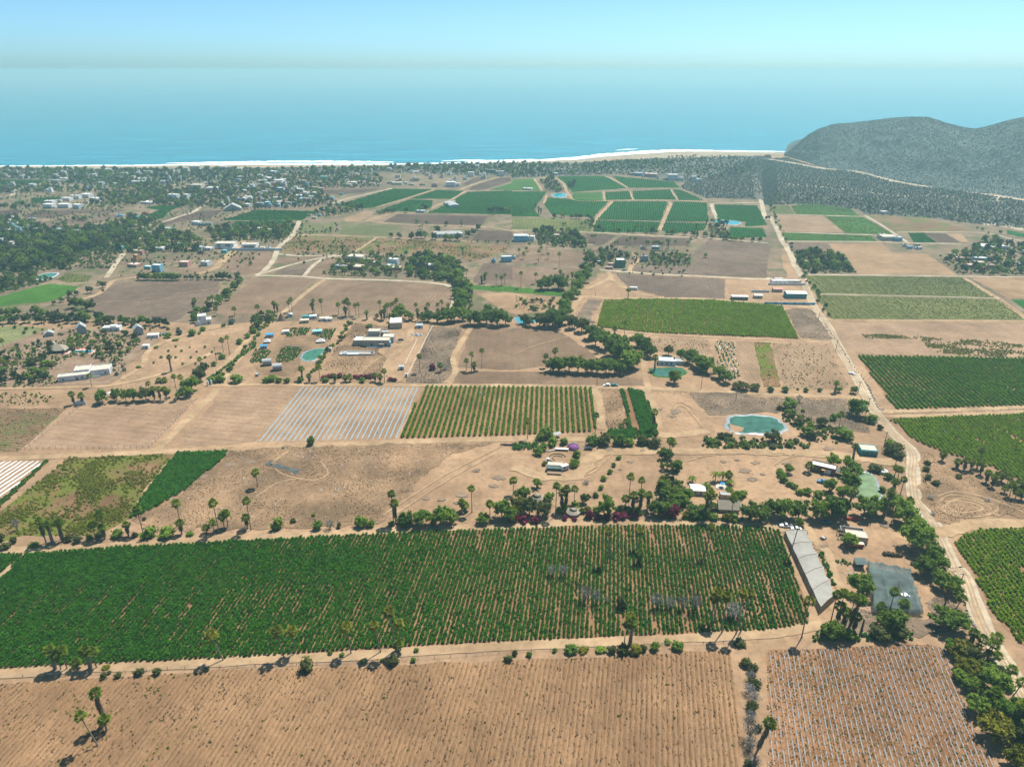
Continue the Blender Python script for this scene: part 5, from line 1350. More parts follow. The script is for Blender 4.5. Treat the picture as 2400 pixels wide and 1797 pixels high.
# --- vehicles
def wheel_mesh():
    m = MB(); n = 12
    V = [(0.34 * math.cos(2 * math.pi * i / n), s, 0.34 * math.sin(2 * math.pi * i / n)) for s in (-0.11, 0.11) for i in range(n)]
    m.add(V, [(i, (i + 1) % n, n + (i + 1) % n, n + i) for i in range(n)] + [tuple(range(n))[::-1], tuple(range(n, 2 * n))])
    return mesh_from('wheel', m.V, m.F, 'rubber')
WHEEL = wheel_mesh()
def vehicle(label, kind, paint, cr, x, y, deg, name=None, loc=None):
    """deg: heading of the nose, 0 = picture right, 90 = away from the camera"""
    t = thing(name or {'pickup': 'pickup_truck', 'car': 'parked_car', 'jeep': 'jeep', 'van': 'motorhome', 'suv': 'parked_car'}[kind], label, {'van': 'motorhome', 'pickup': 'pickup'}.get(kind, 'car'), loc or at(cr, x, y), math.radians(deg))
    if kind == 'pickup':
        L, w = 5.4, 0.95
        prof = [(-2.7, 0.5), (-2.7, 1.15), (-0.75, 1.15), (-0.7, 1.12), (0.95, 1.12), (2.55, 1.05), (2.7, 0.9), (2.7, 0.5), (2.1, 0.42), (-2.2, 0.42)]
        cab = [(-0.75, 1.12), (-0.6, 1.78), (0.35, 1.8), (1.0, 1.12)]; roofp = [(-0.62, 1.78), (-0.55, 1.86), (0.3, 1.87), (0.38, 1.8)]
        MB().box(-2.6, -0.8, 1.16, -0.9, 0.8, 1.18).build('cargo_bed', 'paint_dark', t)
    elif kind == 'van':
        L, w = 7.2, 1.15
        prof = [(-3.6, 0.55), (-3.6, 2.95), (2.9, 2.95), (3.5, 2.5), (3.2, 1.5), (3.6, 1.2), (3.6, 0.55)]
        cab = [(2.4, 1.5), (2.4, 2.1), (3.30, 2.1), (3.21, 1.5)]; roofp = [(-3.5, 2.953), (-3.5, 3.02), (2.8, 3.02), (2.85, 2.953)]
        for xx in (-2.6, -0.9, 0.8):
            for s in (-1, 1): MB().box(xx - 0.55, s * (w + 0.02) - 0.015, 1.6, xx + 0.55, s * (w + 0.02) + 0.015, 2.2).build('window', 'glass_dark', t)
        MB().box(-3.5, -w - 0.013, 1.15, 3.1, -w - 0.003, 1.35).build('stripe', 'wall_brown', t)
    else:
        L, w = 4.4, 0.88
        prof = [(-2.2, 0.45), (-2.2, 0.98), (-1.9, 1.05), (1.1, 1.02), (2.0, 0.9), (2.2, 0.7), (2.2, 0.42), (-2.0, 0.4)]
        if kind in ('jeep', 'suv'):
            cab = [(-1.95, 1.03), (-1.85, 1.68), (0.35, 1.70), (0.95, 1.03)]; roofp = [(-1.87, 1.68), (-1.8, 1.78), (0.25, 1.79), (0.37, 1.70)]
        else:
            cab = [(-1.75, 1.03), (-1.15, 1.42), (0.2, 1.44), (1.0, 1.03)]; roofp = [(-1.17, 1.42), (-1.0, 1.49), (0.1, 1.5), (0.22, 1.44)]
    MB().prism(prof, -w, w).build('body', paint, t)
    MB().prism(cab, -w + 0.06, w - 0.06).build('window_band' if kind != 'van' else 'windscreen', 'glass_dark', t)
    MB().prism(roofp, -w + 0.08, w - 0.08).build('cab_roof' if kind != 'van' else 'roof_trim', paint, t)
    for xx in (-L * 0.3, L * 0.31):
        for s in (-1, 1): link('wheel', WHEEL, t, (xx, s * (w - 0.06), 0.34))
    for s in (-1, 1):
        MB().box(L / 2 - 0.10, s * 0.6 - 0.14, 0.68, L / 2 + 0.015, s * 0.6 + 0.14, 0.82).build('headlight', 'foam_white', t)
        MB().box(-L / 2 - 0.015, s * 0.65 - 0.1, 0.75, -L / 2 + 0.05, s * 0.65 + 0.1, 0.92).build('tail_light', 'paint_red', t)
    return t
vehicle('white pickup truck parked at the head of the net tunnel', 'pickup', 'paint_white', 'b3', 150, 862, 172)
vehicle('white car half hidden behind the net tunnel', 'car', 'paint_white', 'b3', 240, 888, 170)
vehicle('teal car in the shade of the dark trees', 'car', 'paint_teal', 'b3', 500, 828, 178)
vehicle('blue pickup parked in front of the brown house', 'pickup', 'paint_blue', 'b3', 472, 482, 160)
vehicle('small dark car on the sand camp lane', 'car', 'paint_dark', 'b2', 657, 196, 172)
vehicle('white jeep parked on the straight field track', 'jeep', 'paint_white', 'c2', 816, 938, 178)
vehicle('dark teal off-roader beside the white jeep', 'suv', 'paint_teal', 'c2', 883, 938, 4)
vehicle('white motorhome parked on the brown field', 'van', 'paint_white', 'c2', 1048, 110, -6)
vehicle('white car driving on the main road', 'car', 'paint_white', 'c3', 723, 836, 118, name='moving_car')
vehicle('light blue car at the villa garden', 'car', 'paint_blue', 'c0', 1420, 492, 80)
vehicle('dark green truck by the green house', 'pickup', 'paint_teal', 'd2', 968, 1050, 175)
vehicle('small dark car by the garden plots', 'suv', 'paint_grey', 'c1', 15, 845, 90)
vehicle('dark car on the building-site sand', 'car', 'paint_dark', 'c1', 1250, 545, 20)
t = site('red_tarp_load', 'crumpled red tarpaulin heap under the dark trees', 'tarp', 'b3', 722, 800, -0.1)
V, F = leaf_cloud(5, [(x, 0, 0.5, 0.9) for x in (-2.2, -1.2, 0, 1.2, 2.2)], 60, 0.5, core=0.95); link('tarp', mesh_from('tarp', V, F, 'wall_red'), t)
t = site('box_trailer', 'red box trailer below the ruined farm building', 'trailer', 'b3', 770, 1045, -0.1)
MB().box(-2.6, 0, 0.5, 2.6, 1.9, 1.9).build('body', 'wall_red', t); MB().box(-2.65, -0.05, 1.9, 2.65, 1.95, 2.0).build('roof', 'roof_cream', t)
for xx in (-1.5, 1.5):
    for yy in (0.05, 1.85): link('wheel', WHEEL, t, (xx, yy, 0.34))
MB().box(2.6, 0.85, 0.5, 3.6, 1.05, 0.62).build('drawbar', 'metal_grey', t)
t = site('water_tank', 'round white water tank beside the pond', 'tank', 'b3', 995, 400, 0)
MB().cyl(0, 0, 0, 1.5, 1.9, 1.9, 20, True).build('tank_body', 'wall_white', t); MB().cyl(0, 0, 1.503, 1.56, 1.3, 1.3, 20).build('tank_lid', 'roof_grey', t)
t = site('machine', 'small dark farm implement in the yard', 'machine', 'b3', 475, 965, 0.4)
MB().box(-1.2, -0.3, 0.3, 1.2, 0.3, 0.6).build('frame', 'paint_dark', t)
for xx in (-0.9, 0.9):
    for s in (-1, 1): link('wheel', WHEEL, t, (xx, s * 0.6, 0.34))
MB().box(-0.5, -0.8, 0.61, 0.5, 0.8, 0.9).build('hopper', 'paint_grey', t)
t = site('board_stack', 'stack of brown boards beside the net tunnel', 'boards', 'b3', 425, 1045, 0.5)
for k in range(4): MB().box(-1.3 + 0.05 * k, -1.0, 0.06 * k, 1.3 + 0.05 * k, 1.0, 0.06 * k + 0.055).build('board', 'wood', t)
t = site('white_pipe', 'short white pipe lying left of the shade net', 'pipe', 'b3', 862, 1560, 0.35)
MB().tube([(0, -2.5, 0.1), (0, 0, 0.12), (0.2, 2.6, 0.15)], 0.1, 0.1, 8).build('pipe', 'wall_white', t)

# --- sand camp
t = site('camp_cabin', 'low cabin with grey net awning in the sand camp', 'cabin', 'b2', 368, 380, -0.1)
block(t, 7.4, 3.2, 2.4, 'cream', 'cream', y0=1.5, wins=[('f', -1.5, 0.9, 1.0, 1.0), ('f', 1.5, 0.9, 1.0, 1.0)], par=0.15)
MB().prism([(-4.2, 2.2), (4.2, 2.2), (4.2, 2.26), (-4.2, 2.26)], -1.6, 1.45).build('awning', 'net_green', t)
for xx in (-4.0, 0, 4.0): MB().cyl(xx, -1.4, 0, 2.2, 0.06, n=6).build('post', 'wood', t)
m = MB(); m.box(-3.6, -4.4, 0.9, 3.6, -1.7, 0.96); m.build('deck', 'wood', t)
t = site('camp_trailer', 'white caravan beside the camp cabin', 'caravan', 'b2', 462, 378, 0.5)
MB().prism([(-2.1, 0.5), (2.1, 0.5), (2.1, 2.5), (1.8, 2.75), (-1.9, 2.75), (-2.1, 2.5)], 0, 2.3).build('body', 'wall_white', t)
for xx in (-0.4, 0.5): link('wheel', WHEEL, t, (xx, 0.06, 0.34)); link('wheel', WHEEL, t, (xx, 2.24, 0.34))
MB().box(-1.3, -0.03, 1.4, 0.2, -0.003, 2.1).build('window', 'glass_dark', t); MB().box(0.9, -0.03, 0.7, 1.6, -0.003, 2.3).build('door', 'wall_grey', t)
t = site('fire_ring', 'round earth fire ring with benches in the sand camp', 'ring', 'b2', 392, 272, 0)
for rr, hh in ((4.6, 0.45), (2.6, 0.35)):
    V = []; F = []; n = 22
    for i in range(n):
        a = math.radians(20 + 220 * i / (n - 1))
        for q, zz in ((rr - 0.35, 0.0), (rr - 0.15, hh), (rr + 0.15, hh), (rr + 0.35, 0.0)): V.append((q * math.cos(a), q * math.sin(a), zz))
        if i:
            for j in range(3): F.append(((i - 1) * 4 + j, (i - 1) * 4 + j + 1, i * 4 + j + 1, i * 4 + j))
    link('seat_ring', mesh_from('seat_ring', V, [f[::-1] for f in F], 'soil_brown'), t)
t = site('camp_counter', 'long white-topped counter in the sand camp', 'counter', 'b2', 428, 208, -0.12)
MB().box(-3.4, 0, 0, 3.4, 1.4, 1.0).build('body', 'wall_brown', t); MB().box(-3.6, -0.15, 1.003, 3.6, 1.55, 1.1).build('top', 'roof_white', t)
t = site('camp_counter', 'grey slatted bench left of the white counter', 'bench', 'b2', 350, 212, 0.25)
MB().box(-2.2, 0, 0.4, 2.2, 0.9, 0.5).build('seat', 'roof_grey', t)
for xx in (-2.0, 2.0): MB().box(xx - 0.08, 0.1, 0, xx + 0.08, 0.8, 0.4).build('leg', 'wood', t)
def dome(root, r, h, mat, n=14, rings=5, name='dome'):
    V = []; F = []
    for k in range(rings + 1):
        a = math.pi / 2 * k / rings
        for i in range(n): V.append((r * math.cos(a) * math.cos(2 * math.pi * i / n), r * math.cos(a) * math.sin(2 * math.pi * i / n), h * math.sin(a)))
    for k in range(rings):
        for i in range(n): F.append((k * n + i, k * n + (i + 1) % n, (k + 1) * n + (i + 1) % n, (k + 1) * n + i))
    return link(name, mesh_from(name, V, F, mat), root)
t = site('dome_tent', 'purple and grey dome tent in the sand camp', 'tent', 'b2', 527, 185, 0)
dome(t, 3.2, 2.6, 'wall_purple'); m = MB(); m.tube([(-3.3, 0.4, 0), (-2.2, 0.5, 2.3), (0, 0.6, 3.0), (2.2, 0.5, 2.3), (3.3, 0.4, 0)], 0.35, 0.35, 8); m.build('hood', 'wall_grey', t)
t = site('portable_toilet', 'small blue booth in the sand camp', 'booth', 'b2', 310, 312, 0)
MB().box(-0.7, 0, 0, 0.7, 1.4, 2.2).build('body', 'wall_blue', t); MB().prism([(-0.8, 2.203), (0.8, 2.203), (0.5, 2.45), (-0.5, 2.45)], -0.05, 1.45).build('roof', 'wall_white', t)
# thatched huts and garden houses at centre right
for lb_, x, y, rr, hh in (('grey thatched round hut beside the bougainvillea', 213, 640, 3.9, 3.9), ('low grey thatched hut among centre shrubs', 527, 750, 3.3, 3.0)):
    t = site('thatched_hut', lb_, 'hut', 'b2', x, y, 0)
    MB().cyl(0, 0, 0, 1.6, rr * 0.8, n=14).build('wall', 'wall_tan', t)
    m = MB(); m.cyl(0, 0, 1.3, hh * 0.75, rr, rr * 0.55, 18, False); m.cyl(0, 0, hh * 0.75, hh, rr * 0.55, 0.2, 18); m.build('thatch_roof', 'thatch', t, smooth=True)
t = site('house', 'garden house with white ribbed roof among palms', 'house', 'b2', 1602, 590, -0.1)
gable(t, 6.4, 5.4, 2.6, 0.9, 'cream', 'roof_white', axis='x')
opening(t, 'f', -1.2, 0.9, 1.1, 1.1, 6.4, 5.4); opening(t, 'f', 1.4, 0.0, 1.0, 2.1, 6.4, 5.4, name='door', pane='wall_brown')
t = site('patio', 'cream tiled patio with parasol behind a hedge', 'patio', 'b2', 1812, 540, -0.25)
MB().box(-3.0, 0, 0, 3.0, 4.6, 0.35).build('terrace', 'roof_cream', t)
MB().cyl(0, 2.0, 0.35, 2.4, 0.05, n=6).build('parasol_pole', 'metal_grey', t); MB().cyl(0, 2.0, 2.2, 2.8, 1.3, 0.05, 8).build('parasol', 'wall_blue', t)
MB().box(-2.0, 0.8, 0.352, -0.6, 1.4, 0.75).build('lounger', 'wall_white', t)
t = site('thatched_house', 'long house with grey thatched roof above the track', 'house', 'b2', 1872, 738, -0.08)
gable(t, 8.8, 6.0, 2.2, 2.4, 'tan', 'thatch', over=0.7, axis='x'); opening(t, 'f', 0, 0, 1.2, 2.0, 8.8, 6.0, name='door', pane='wall_brown')
t = site('shed', 'flat grey-roofed shed behind the thatched house', 'shed', 'b2', 1838, 625, -0.1)
block(t, 4.6, 3.0, 2.4, 'tan', 'grey', wins=[('f', 0, 0.9, 1.0, 0.9)], par=0.1)
# gravestone: rubbish cloth, dark tarp in the brown lot
W = np.array([(70, 330), (130, 292), (200, 320), (255, 345), (385, 375), (345, 415), (250, 365), (150, 352)])
P = [G('b1', *p) for p in W]
o = link('dark_tarp', sheet('dark_tarp', P, 0.28, 'tarp_dark', 0.25, 0.8)); tag(o, 'twisted dark tarpaulin lying on the brown lot', 'tarp')
o = link('sand_heap', mesh_from('sand_heap', *leaf_cloud(9, [(0, 0, -0.3, 1.6), (1.3, 0, -0.5, 1.3)], 10, 0.3, core=1.0), 'soil_tan'), None, at('b1', 145, 325)); tag(o, 'small sand heap holding down the dark tarpaulin', 'heap')
t = site('canopy', 'grey canvas shade beside the green row field', 'canopy', 'c2', 395, 1385, 0.2)
MB().prism([(-2.0, 2.0), (2.0, 2.3), (2.0, 2.36), (-2.0, 2.06)], 0, 3.2).build('canopy_sheet', 'roof_grey', t)
for xx in (-1.9, 1.9):
    for yy in (0.1, 3.1): MB().cyl(xx, yy, 0, 2.1, 0.05, n=6).build('post', 'wood', t)
t = site('stone_wall', 'dark low wall at the camp entrance', 'wall', 'b1', 2165, 160, -0.05)
for k in range(6): MB().box(-3.6 + k * 1.2, -0.3, 0, -2.44 + k * 1.2, 0.3, 0.9 + 0.08 * (k % 3)).build('block', 'wall_dark', t)

# --- pond house
t = site('house', 'pale blue flat-roofed house above the teal pond', 'house', 'c2', 1338, 762, -0.13)
block(t, 12.0, 7.5, 3.3, 'palewall', 'white', wins=[('f', u, 0.9, 1.3, 1.3, 'wall_orange', 'wall_brown') for u in (-3.7, -0.5, 2.7)] + [('r', 0, 1.0, 1.2, 1.2)], par=0.3)
block(t, 5.0, 6.0, 2.7, 'grey', 'grey', x0=8.6, y0=2.0, par=0.2); MB().cyl(5.0, 5.2, 3.35, 4.5, 0.6, n=10).build('water_tank', 'wall_dark', t)
MB().box(-6.5, -1.6, 0, 6.5, -0.02, 0.35).build('terrace', 'roof_cream', t)

# --- villa garden, left
t = site('villa', 'long white L-shaped villa at the garden edge', 'house', 'c0', 735, 880, 0.32)
block(t, 18.0, 6.0, 3.3, 'white', 'cream', x0=-6.5, y0=0, wins=[('f', -6, 1.0, 1.0, 1.1), ('f', 5.0, 1.0, 1.2, 1.2)], door=('f', 2.0, 1.3, 2.2))
block(t, 9.0, 9.0, 4.4, 'white', 'cream', x0=-2.5, y0=6.05, wins=[('f', 2.8, 3.4, 0.9, 0.8)])
block(t, 11.0, 10.0, 3.9, 'white', 'cream', x0=8.6, y0=4.0, wins=[('f', 3, 1.0, 1.1, 1.4), ('r', -1, 1.0, 1.2, 1.4), ('r', 2.5, 1.0, 1.2, 1.4)])
MB().box(2.7, 1.0, 0, 9.0, 1.3, 1.1).build('garden_wall', 'wall_white', t)
t = site('villa', 'white two-storey villa with red windows and outside stair', 'house', 'c0', 1765, 408, 0.35)
block(t, 9.5, 8.0, 3.6, 'white', 'white', x0=0.5, wins=[('r', u, 0.6, 1.7, 2.0, 'wall_white', 'wall_red') for u in (-2.6, 0, 2.6)], door=('f', 2.5, 1.2, 2.2, 'glass_dark'))
block(t, 6.0, 7.4, 3.0, 'white', 'white', x0=-1.2, y0=0.3, z0=3.9, wins=[('f', -1.4, 0.9, 0.9, 1.2), ('r', 0.5, 0.2, 1.6, 2.0, 'wall_tan', 'wall_tan')])
m = MB(); m.prism([(-7.2, 0), (-0.8, 0), (-4.4, 4.6), (-4.6, 4.6)], -1.3, -0.02); m.build('outside_stair', 'wall_white', t)
def cabin(label, x, y, w, d, h, rise, rz, wall='grey', roof='roof_grey', cr='c0', axis='y'):
    t = site('cabin', label, 'cabin', cr, x, y, rz)
    gable(t, w, d, h, rise, wall, roof, axis=axis); opening(t, 'f', 0, 0.0, 1.0, 2.0, w, d, name='door', pane='wall_brown'); opening(t, 'f', w * 0.3, 1.0, 0.8, 0.8, w, d)
    return t
cabin('tall grey cabin with steep pale roof, left of two', 712, 490, 6.4, 8.0, 5.0, 3.0, 0.55)
cabin('tall grey cabin with steep pale roof, right of two', 1205, 500, 6.0, 7.0, 5.2, 2.4, 0.6)
cabin('small grey cabin at the left end of the garden', 428, 510, 6.0, 5.0, 2.4, 1.6, 0.5)
t = site('villa', 'low white flat-roofed house between the grey cabins', 'house', 'c0', 960, 468, 0.15)
block(t, 12.5, 6.5, 3.0, 'white', 'white', wins=[('f', -4, 0.9, 1.2, 1.0), ('f', 0, 0.9, 1.2, 1.0), ('f', 4, 0.9, 1.2, 1.0)]); block(t, 4.5, 4.0, 1.0, 'white', 'white', x0=1.5, y0=1.5, z0=3.05, par=0.15)
t = site('shed', 'white slant-roofed shed behind a round tree', 'shed', 'c0', 1318, 525, 0.2)
block(t, 8.0, 5.0, 2.5, 'white', 'white', wins=[('f', 0, 0.9, 1.0, 0.9)], par=0.1)
t = site('shed', 'small white box shed on the garden lawn edge', 'shed', 'c0', 1255, 618, 0.1)
block(t, 4.4, 3.6, 2.6, 'white', 'white', door=('f', 0.8, 1.0, 2.0), par=0.1)
t = site('pavilion', 'grey hip-roofed pavilion beside the swimming pool', 'pavilion', 'c0', 490, 655, 0.1)
m = MB(); m.add([(-6.8, -1, 2.2), (6.8, -1, 2.2), (6.8, 9, 2.2), (-6.8, 9, 2.2), (-1.0, 4, 5.6), (1.0, 4, 5.6)], [(0, 1, 5, 4), (1, 2, 5), (2, 3, 4, 5), (3, 0, 4), (3, 2, 1, 0)]); m.build('hip_roof', 'thatch', t)
for xx in (-6, 0, 6):
    for yy in (-0.3, 8.3): MB().cyl(xx, yy, 0, 2.2, 0.16, n=8).build('column', 'wall_white', t)
MB().box(-4.2, 6.5, 2.2, -3.2, 7.5, 6.2).build('chimney', 'wall_white', t)
P = mp('c0:600,632 815,632 780,655 640,655'); c = np.mean(P, axis=0)
t = thing('swimming_pool', 'turquoise swimming pool with pink deck', 'pool', (c[0], c[1], 0))
D = [tuple(np.array(p) - c) for p in mp('c0:560,618 690,615 840,632 800,662 520,662 500,655')]
link('deck', sheet('deck', D, 0.30, 'pool_deck'), t); link('water', sheet('water', [tuple(np.array(p) - c) for p in P], 0.34, 'pool_water'), t)
for k in range(4):
    q = np.array(G('c0', 620 + 30 * k, 620)) - c; MB().box(q[0] - 0.4, q[1] - 0.9, 0.303, q[0] + 0.4, q[1] + 0.9, 0.65).build('lounger', 'wall_red', t)
t = site('white_wall', 'short white wall between two skirted palms', 'wall', 'c0', 690, 1095, 0.05)
MB().box(-3.6, 0, 0, 3.6, 0.4, 2.2).build('wall', 'wall_white', t); MB().box(-3.7, -0.05, 2.203, 3.7, 0.45, 2.3).build('coping', 'roof_cream', t)
t = site('shade_sail', 'cream shade sail in the palm row', 'shade sail', 'c0', 955, 1030, 0)
link('sail', mesh_from('sail', [(-3, 0, 2.2), (3, -0.5, 2.3), (0.6, 2.5, 3.6), (0.2, 0.6, 2.6)], [(0, 1, 3), (1, 2, 3), (2, 0, 3)], 'tent'), t)
for q in ((-3, 0, 2.2), (3, -0.5, 2.3), (0.6, 2.5, 3.6)): MB().cyl(q[0], q[1], 0, q[2], 0.06, n=6).build('post', 'wood', t)
t = site('gate', 'white gate pillars at the lane corner', 'gate', 'c0', 1805, 935, 0)
for xx, yy in ((-0.8, 0), (0.8, 1.6)): MB().box(xx - 0.4, yy, 0, xx + 0.4, yy + 0.8, 3.0).build('pillar', 'wall_white', t); MB().box(xx - 0.5, yy - 0.1, 3.003, xx + 0.5, yy + 0.9, 3.2).build('cap', 'wall_skyblue', t)

# --- concrete house and building site
t = site('concrete_house', 'unfinished concrete house with stacked flat-roofed volumes', 'house', 'c1', 1000, 598, 0.0)
block(t, 19.5, 8.0, 4.6, 'concrete', 'cream', x0=3.0, wins=[('f', -3, 1.0, 2.4, 1.8), ('f', 4.5, 1.0, 1.8, 1.5), ('f', 0.8, 1.0, 1.0, 1.2)], door=('f', 7.2, 1.4, 2.6, 'wall_dark'))
block(t, 7.0, 9.0, 3.9, 'concrete', 'white', x0=-10.4, y0=2.0, wins=[('f', 0, 1.0, 1.4, 1.2)]); block(t, 9.0, 7.5, 7.0, 'concrete', 'cream', x0=-0.5, y0=13.0, wins=[('f', 0, 4.6, 1.2, 1.2), ('r', 0, 4.6, 1.2, 1.0)])
block(t, 12.0, 4.8, 3.8, 'concrete', 'grey', x0=-2.0, y0=8.05); block(t, 8.5, 9.0, 4.2, 'concrete', 'cream', x0=10.5, y0=8.05, wins=[('r', 0, 1.0, 1.6, 1.4)]); block(t, 5.5, 5.5, 4.8, 'concrete', 'grey', x0=7.0, y0=17.2)
MB().box(-14.3, 8.6, 0, -13.2, 9.8, 6.2).build('chimney', 'wall_concrete', t); MB().box(-3.5, -2.2, 0, 11.5, -0.02, 0.3).build('terrace', 'roof_white', t)
MB().box(5.5, -1.8, 2.6, 9.2, -0.02, 2.75).build('awning', 'roof_cream', t); MB().box(12.8, 0.0, 0, 13.8, 2.6, 3.6).build('mural_wall', 'wall_skyblue', t)
t = site('warehouse', 'tan warehouse with white roof above the concrete house', 'warehouse', 'c1', 1207, 442, 0.12)
block(t, 9.4, 14.0, 4.6, 'tan', 'white', wins=[('f', 0, 2.4, 1.4, 0.9), ('r', -3, 1.8, 1.4, 1.2), ('r', 2, 1.8, 1.4, 1.2)], par=0.3)
t = site('dry_pool', 'unfinished pale concrete pool shell with rounded end', 'pool', 'c1', 868, 674, 0.0)
m = MB(); m.box(-12, 0, 0, 9, 0.6, 1.0); m.box(-12, 6.0, 0, 9, 6.6, 1.0); m.box(-12.6, 0, 0, -12.003, 6.6, 1.0); m.build('shell_wall', 'wall_grey', t)
m = MB(); n = 10
for k in range(n):
    a0, a1 = -math.pi / 2 + math.pi * k / n, -math.pi / 2 + math.pi * (k + 1) / n
    V = [(9 + 3.3 * rr * math.cos(a), 3.3 + 3.3 * rr * math.sin(a), z) for a in (a0, a1) for rr in (0.82, 1.0) for z in (0, 1.0)]
    m.add(V, [(1, 3, 7, 5), (2, 6, 7, 3), (0, 1, 5, 4)])
m.build('rounded_end', 'wall_grey', t); MB().box(-12, 0.6, 0.28, 9, 6.0, 0.34).build('floor', 'wall_palewall', t); MB().cyl(-9, 3.3, 0.34, 1.2, 1.8, n=16).build('round_basin', 'wall_grey', t)
MB().box(1, 2.2, 0.341, 9.5, 4.4, 0.9).build('step', 'roof_cream', t)
for lb_, x, y, w_, mt in (('grey-roofed builders shed right of the warehouse', 1410, 440, 5.5, 'palewall'), ('small pale hut at the site lane', 1255, 800, 3.6, 'palewall'), ('small white pump house by the garden pond', 638, 640, 2.6, 'white'), ('small white booth beside the site exit', 1296, 862, 1.6, 'white')):
    t = site('shed', lb_, 'shed', 'c1', x, y, 0.1); block(t, w_, w_ * 0.9, 2.5, mt, 'grey', door=('f', 0, min(1.2, w_ * 0.4), 2.0), par=0.1)
t = site('low_wall', 'long low pale wall beside the site lane', 'wall', 'c1', 1345, 650, 0)
a, b = np.array(G('c1', 1285, 755)), np.array(G('c1', 1390, 540)); ang = math.atan2(b[1] - a[1], b[0] - a[0]); t.location = (a[0], a[1], 0); t.rotation_euler = (0, 0, ang)
for k in range(12):
    Ls = np.linalg.norm(b - a) / 12; MB().box(k * Ls, -0.2, 0, (k + 1) * Ls - 0.02, 0.2, 0.9).build('block', 'roof_cream', t)
t = site('low_wall', 'longer low pale wall nearest the rough lot', 'wall', 'c1', 1345, 650, 0)
a, b = np.array(G('c1', 1300, 860)), np.array(G('c1', 1520, 425)); ang = math.atan2(b[1] - a[1], b[0] - a[0]); t.location = (a[0], a[1], 0); t.rotation_euler = (0, 0, ang)
for k in range(24):
    Ls = np.linalg.norm(b - a) / 24; MB().box(k * Ls, -0.2, 0, (k + 1) * Ls - 0.02, 0.2, 0.8).build('block', 'roof_cream', t)
o = link('gravel_heap', mesh_from('gravel_heap', *leaf_cloud(15, [(x, y, -0.4, 1.8) for x, y in ((-3, 0), (0, 1), (3, 0), (1, -1.5))], 120, 0.35, core=0.95), 'rubbish'), None, at('c1', 1388, 497)); tag(o, 'grey heap of building rubble on the site', 'heap')
for k, (x, y) in enumerate(((98, 765), (187, 808))):
    t = site('hay_drum', ('left' if k == 0 else 'right') + ' of two dark round drums on the garden lot', 'drum', 'c1', x, y, 0.3)
    m = MB(); m.tube([(-3.0, 2.2, 2.3), (-2.9, 2.2, 2.3), (2.9, 2.2, 2.3), (3.0, 2.2, 2.3)], 2.3, 2.3, 16); m.V.append((-3.0, 2.2, 2.3)); m.build('drum_shell', 'wall_grey', t)
    for s in (-2.0, 0, 2.0): m = MB(); m.tube([(s - 0.1, 2.2, 2.3), (s + 0.1, 2.2, 2.3)], 2.36, 2.36, 16); m.build('hoop', 'metal_grey', t)
t = site('teepee', 'dark and white pointed teepee at the garden corner', 'tent', 'c1', 222, 368, 0)
m = MB(); m.cyl(0, 0, 0, 6.0, 3.6, 0.15, 12); m.build('cover', 'wall_brown', t); m = MB()
for k in range(6): a = k * 1.047; m.tube([(3.0 * math.cos(a), 3.0 * math.sin(a), 0.5), (-0.5 * math.cos(a), -0.5 * math.sin(a), 7.0)], 0.06, 0.05, 5)
m.build('poles', 'wood', t)
MB().prism([(-3.7, 0), (-2.2, 0), (-0.1, 5.6)], -3.1, -2.4).build('door_flap', 'tent', t)
for lb_, x, y, w_ in (('white tent on the garden plots', 98, 570, 5.0), ('white awning tent beside the garden pond', 560, 568, 6.5)):
    t = site('tent', lb_, 'tent', 'c1', x, y, 0.3)
    m = MB(); m.add([(-w_ / 2, 0, 1.2), (w_ / 2, 0, 1.0), (w_ / 2, 4, 1.0), (-w_ / 2, 4, 1.2), (0, 2, 3.4)], [(0, 1, 4), (1, 2, 4), (2, 3, 4), (3, 0, 4)]); m.build('cover', 'tent', t)
    for xx in (-w_ / 2, w_ / 2):
        for yy in (0.05, 3.95): MB().cyl(xx * 0.98, yy, 0, 1.15, 0.05, n=6).build('post', 'wood', t)
for lb_, x, y, w_, mt, rf in (('blue-roofed shed left of the garden plots', 120, 520, 5.5, 'grey', 'wall_blue'), ('small blue-roofed shed by the white tent', 68, 618, 4.5, 'grey', 'wall_blue'), ('blue and white market roof on the garden', 530, 490, 6.5, 'grey', 'wall_skyblue'),
                          ('long pale greenhouse roof on the garden', 258, 490, 5.0, 'white', 'roof_white'), ('white twin cabin above the garden', 590, 378, 7.0, 'white', 'roof_cream'), ('second half of the white twin cabin', 630, 380, 5.0, 'white', 'roof_white'),
                          ('white awning shed left of the twin cabin', 420, 395, 6.5, 'tan', 'roof_cream'), ('pale blue shed right of the teepee', 495, 358, 5.5, 'palewall', 'wall_palewall'), ('turquoise shed right of the teepee', 430, 360, 5.0, 'teal', 'wall_teal'), ('white round yurt right of the teepee', 295, 340, 4.0, 'white', 'tent')):
    t = site('shed', lb_, 'shed', 'c1', x, y, 0.2); h = 2.3
    gable(t, w_, w_ * 0.7, h, 0.5, mt, rf, over=0.25, axis='x'); opening(t, 'f', 0, 0.0, 1.0, 1.9, w_, w_ * 0.7, name='door', pane='wall_brown')
MB().tube([(*G('c1', 250, 592), 0.42), (*G('c1', 410, 605), 0.42)], 0.35, 0.35, 5).build('garden_path_kerb', 'roof_cream', None)
tag(bpy.data.objects['garden_path_kerb'], 'pale kerb of the garden path', 'kerb', kind='structure')

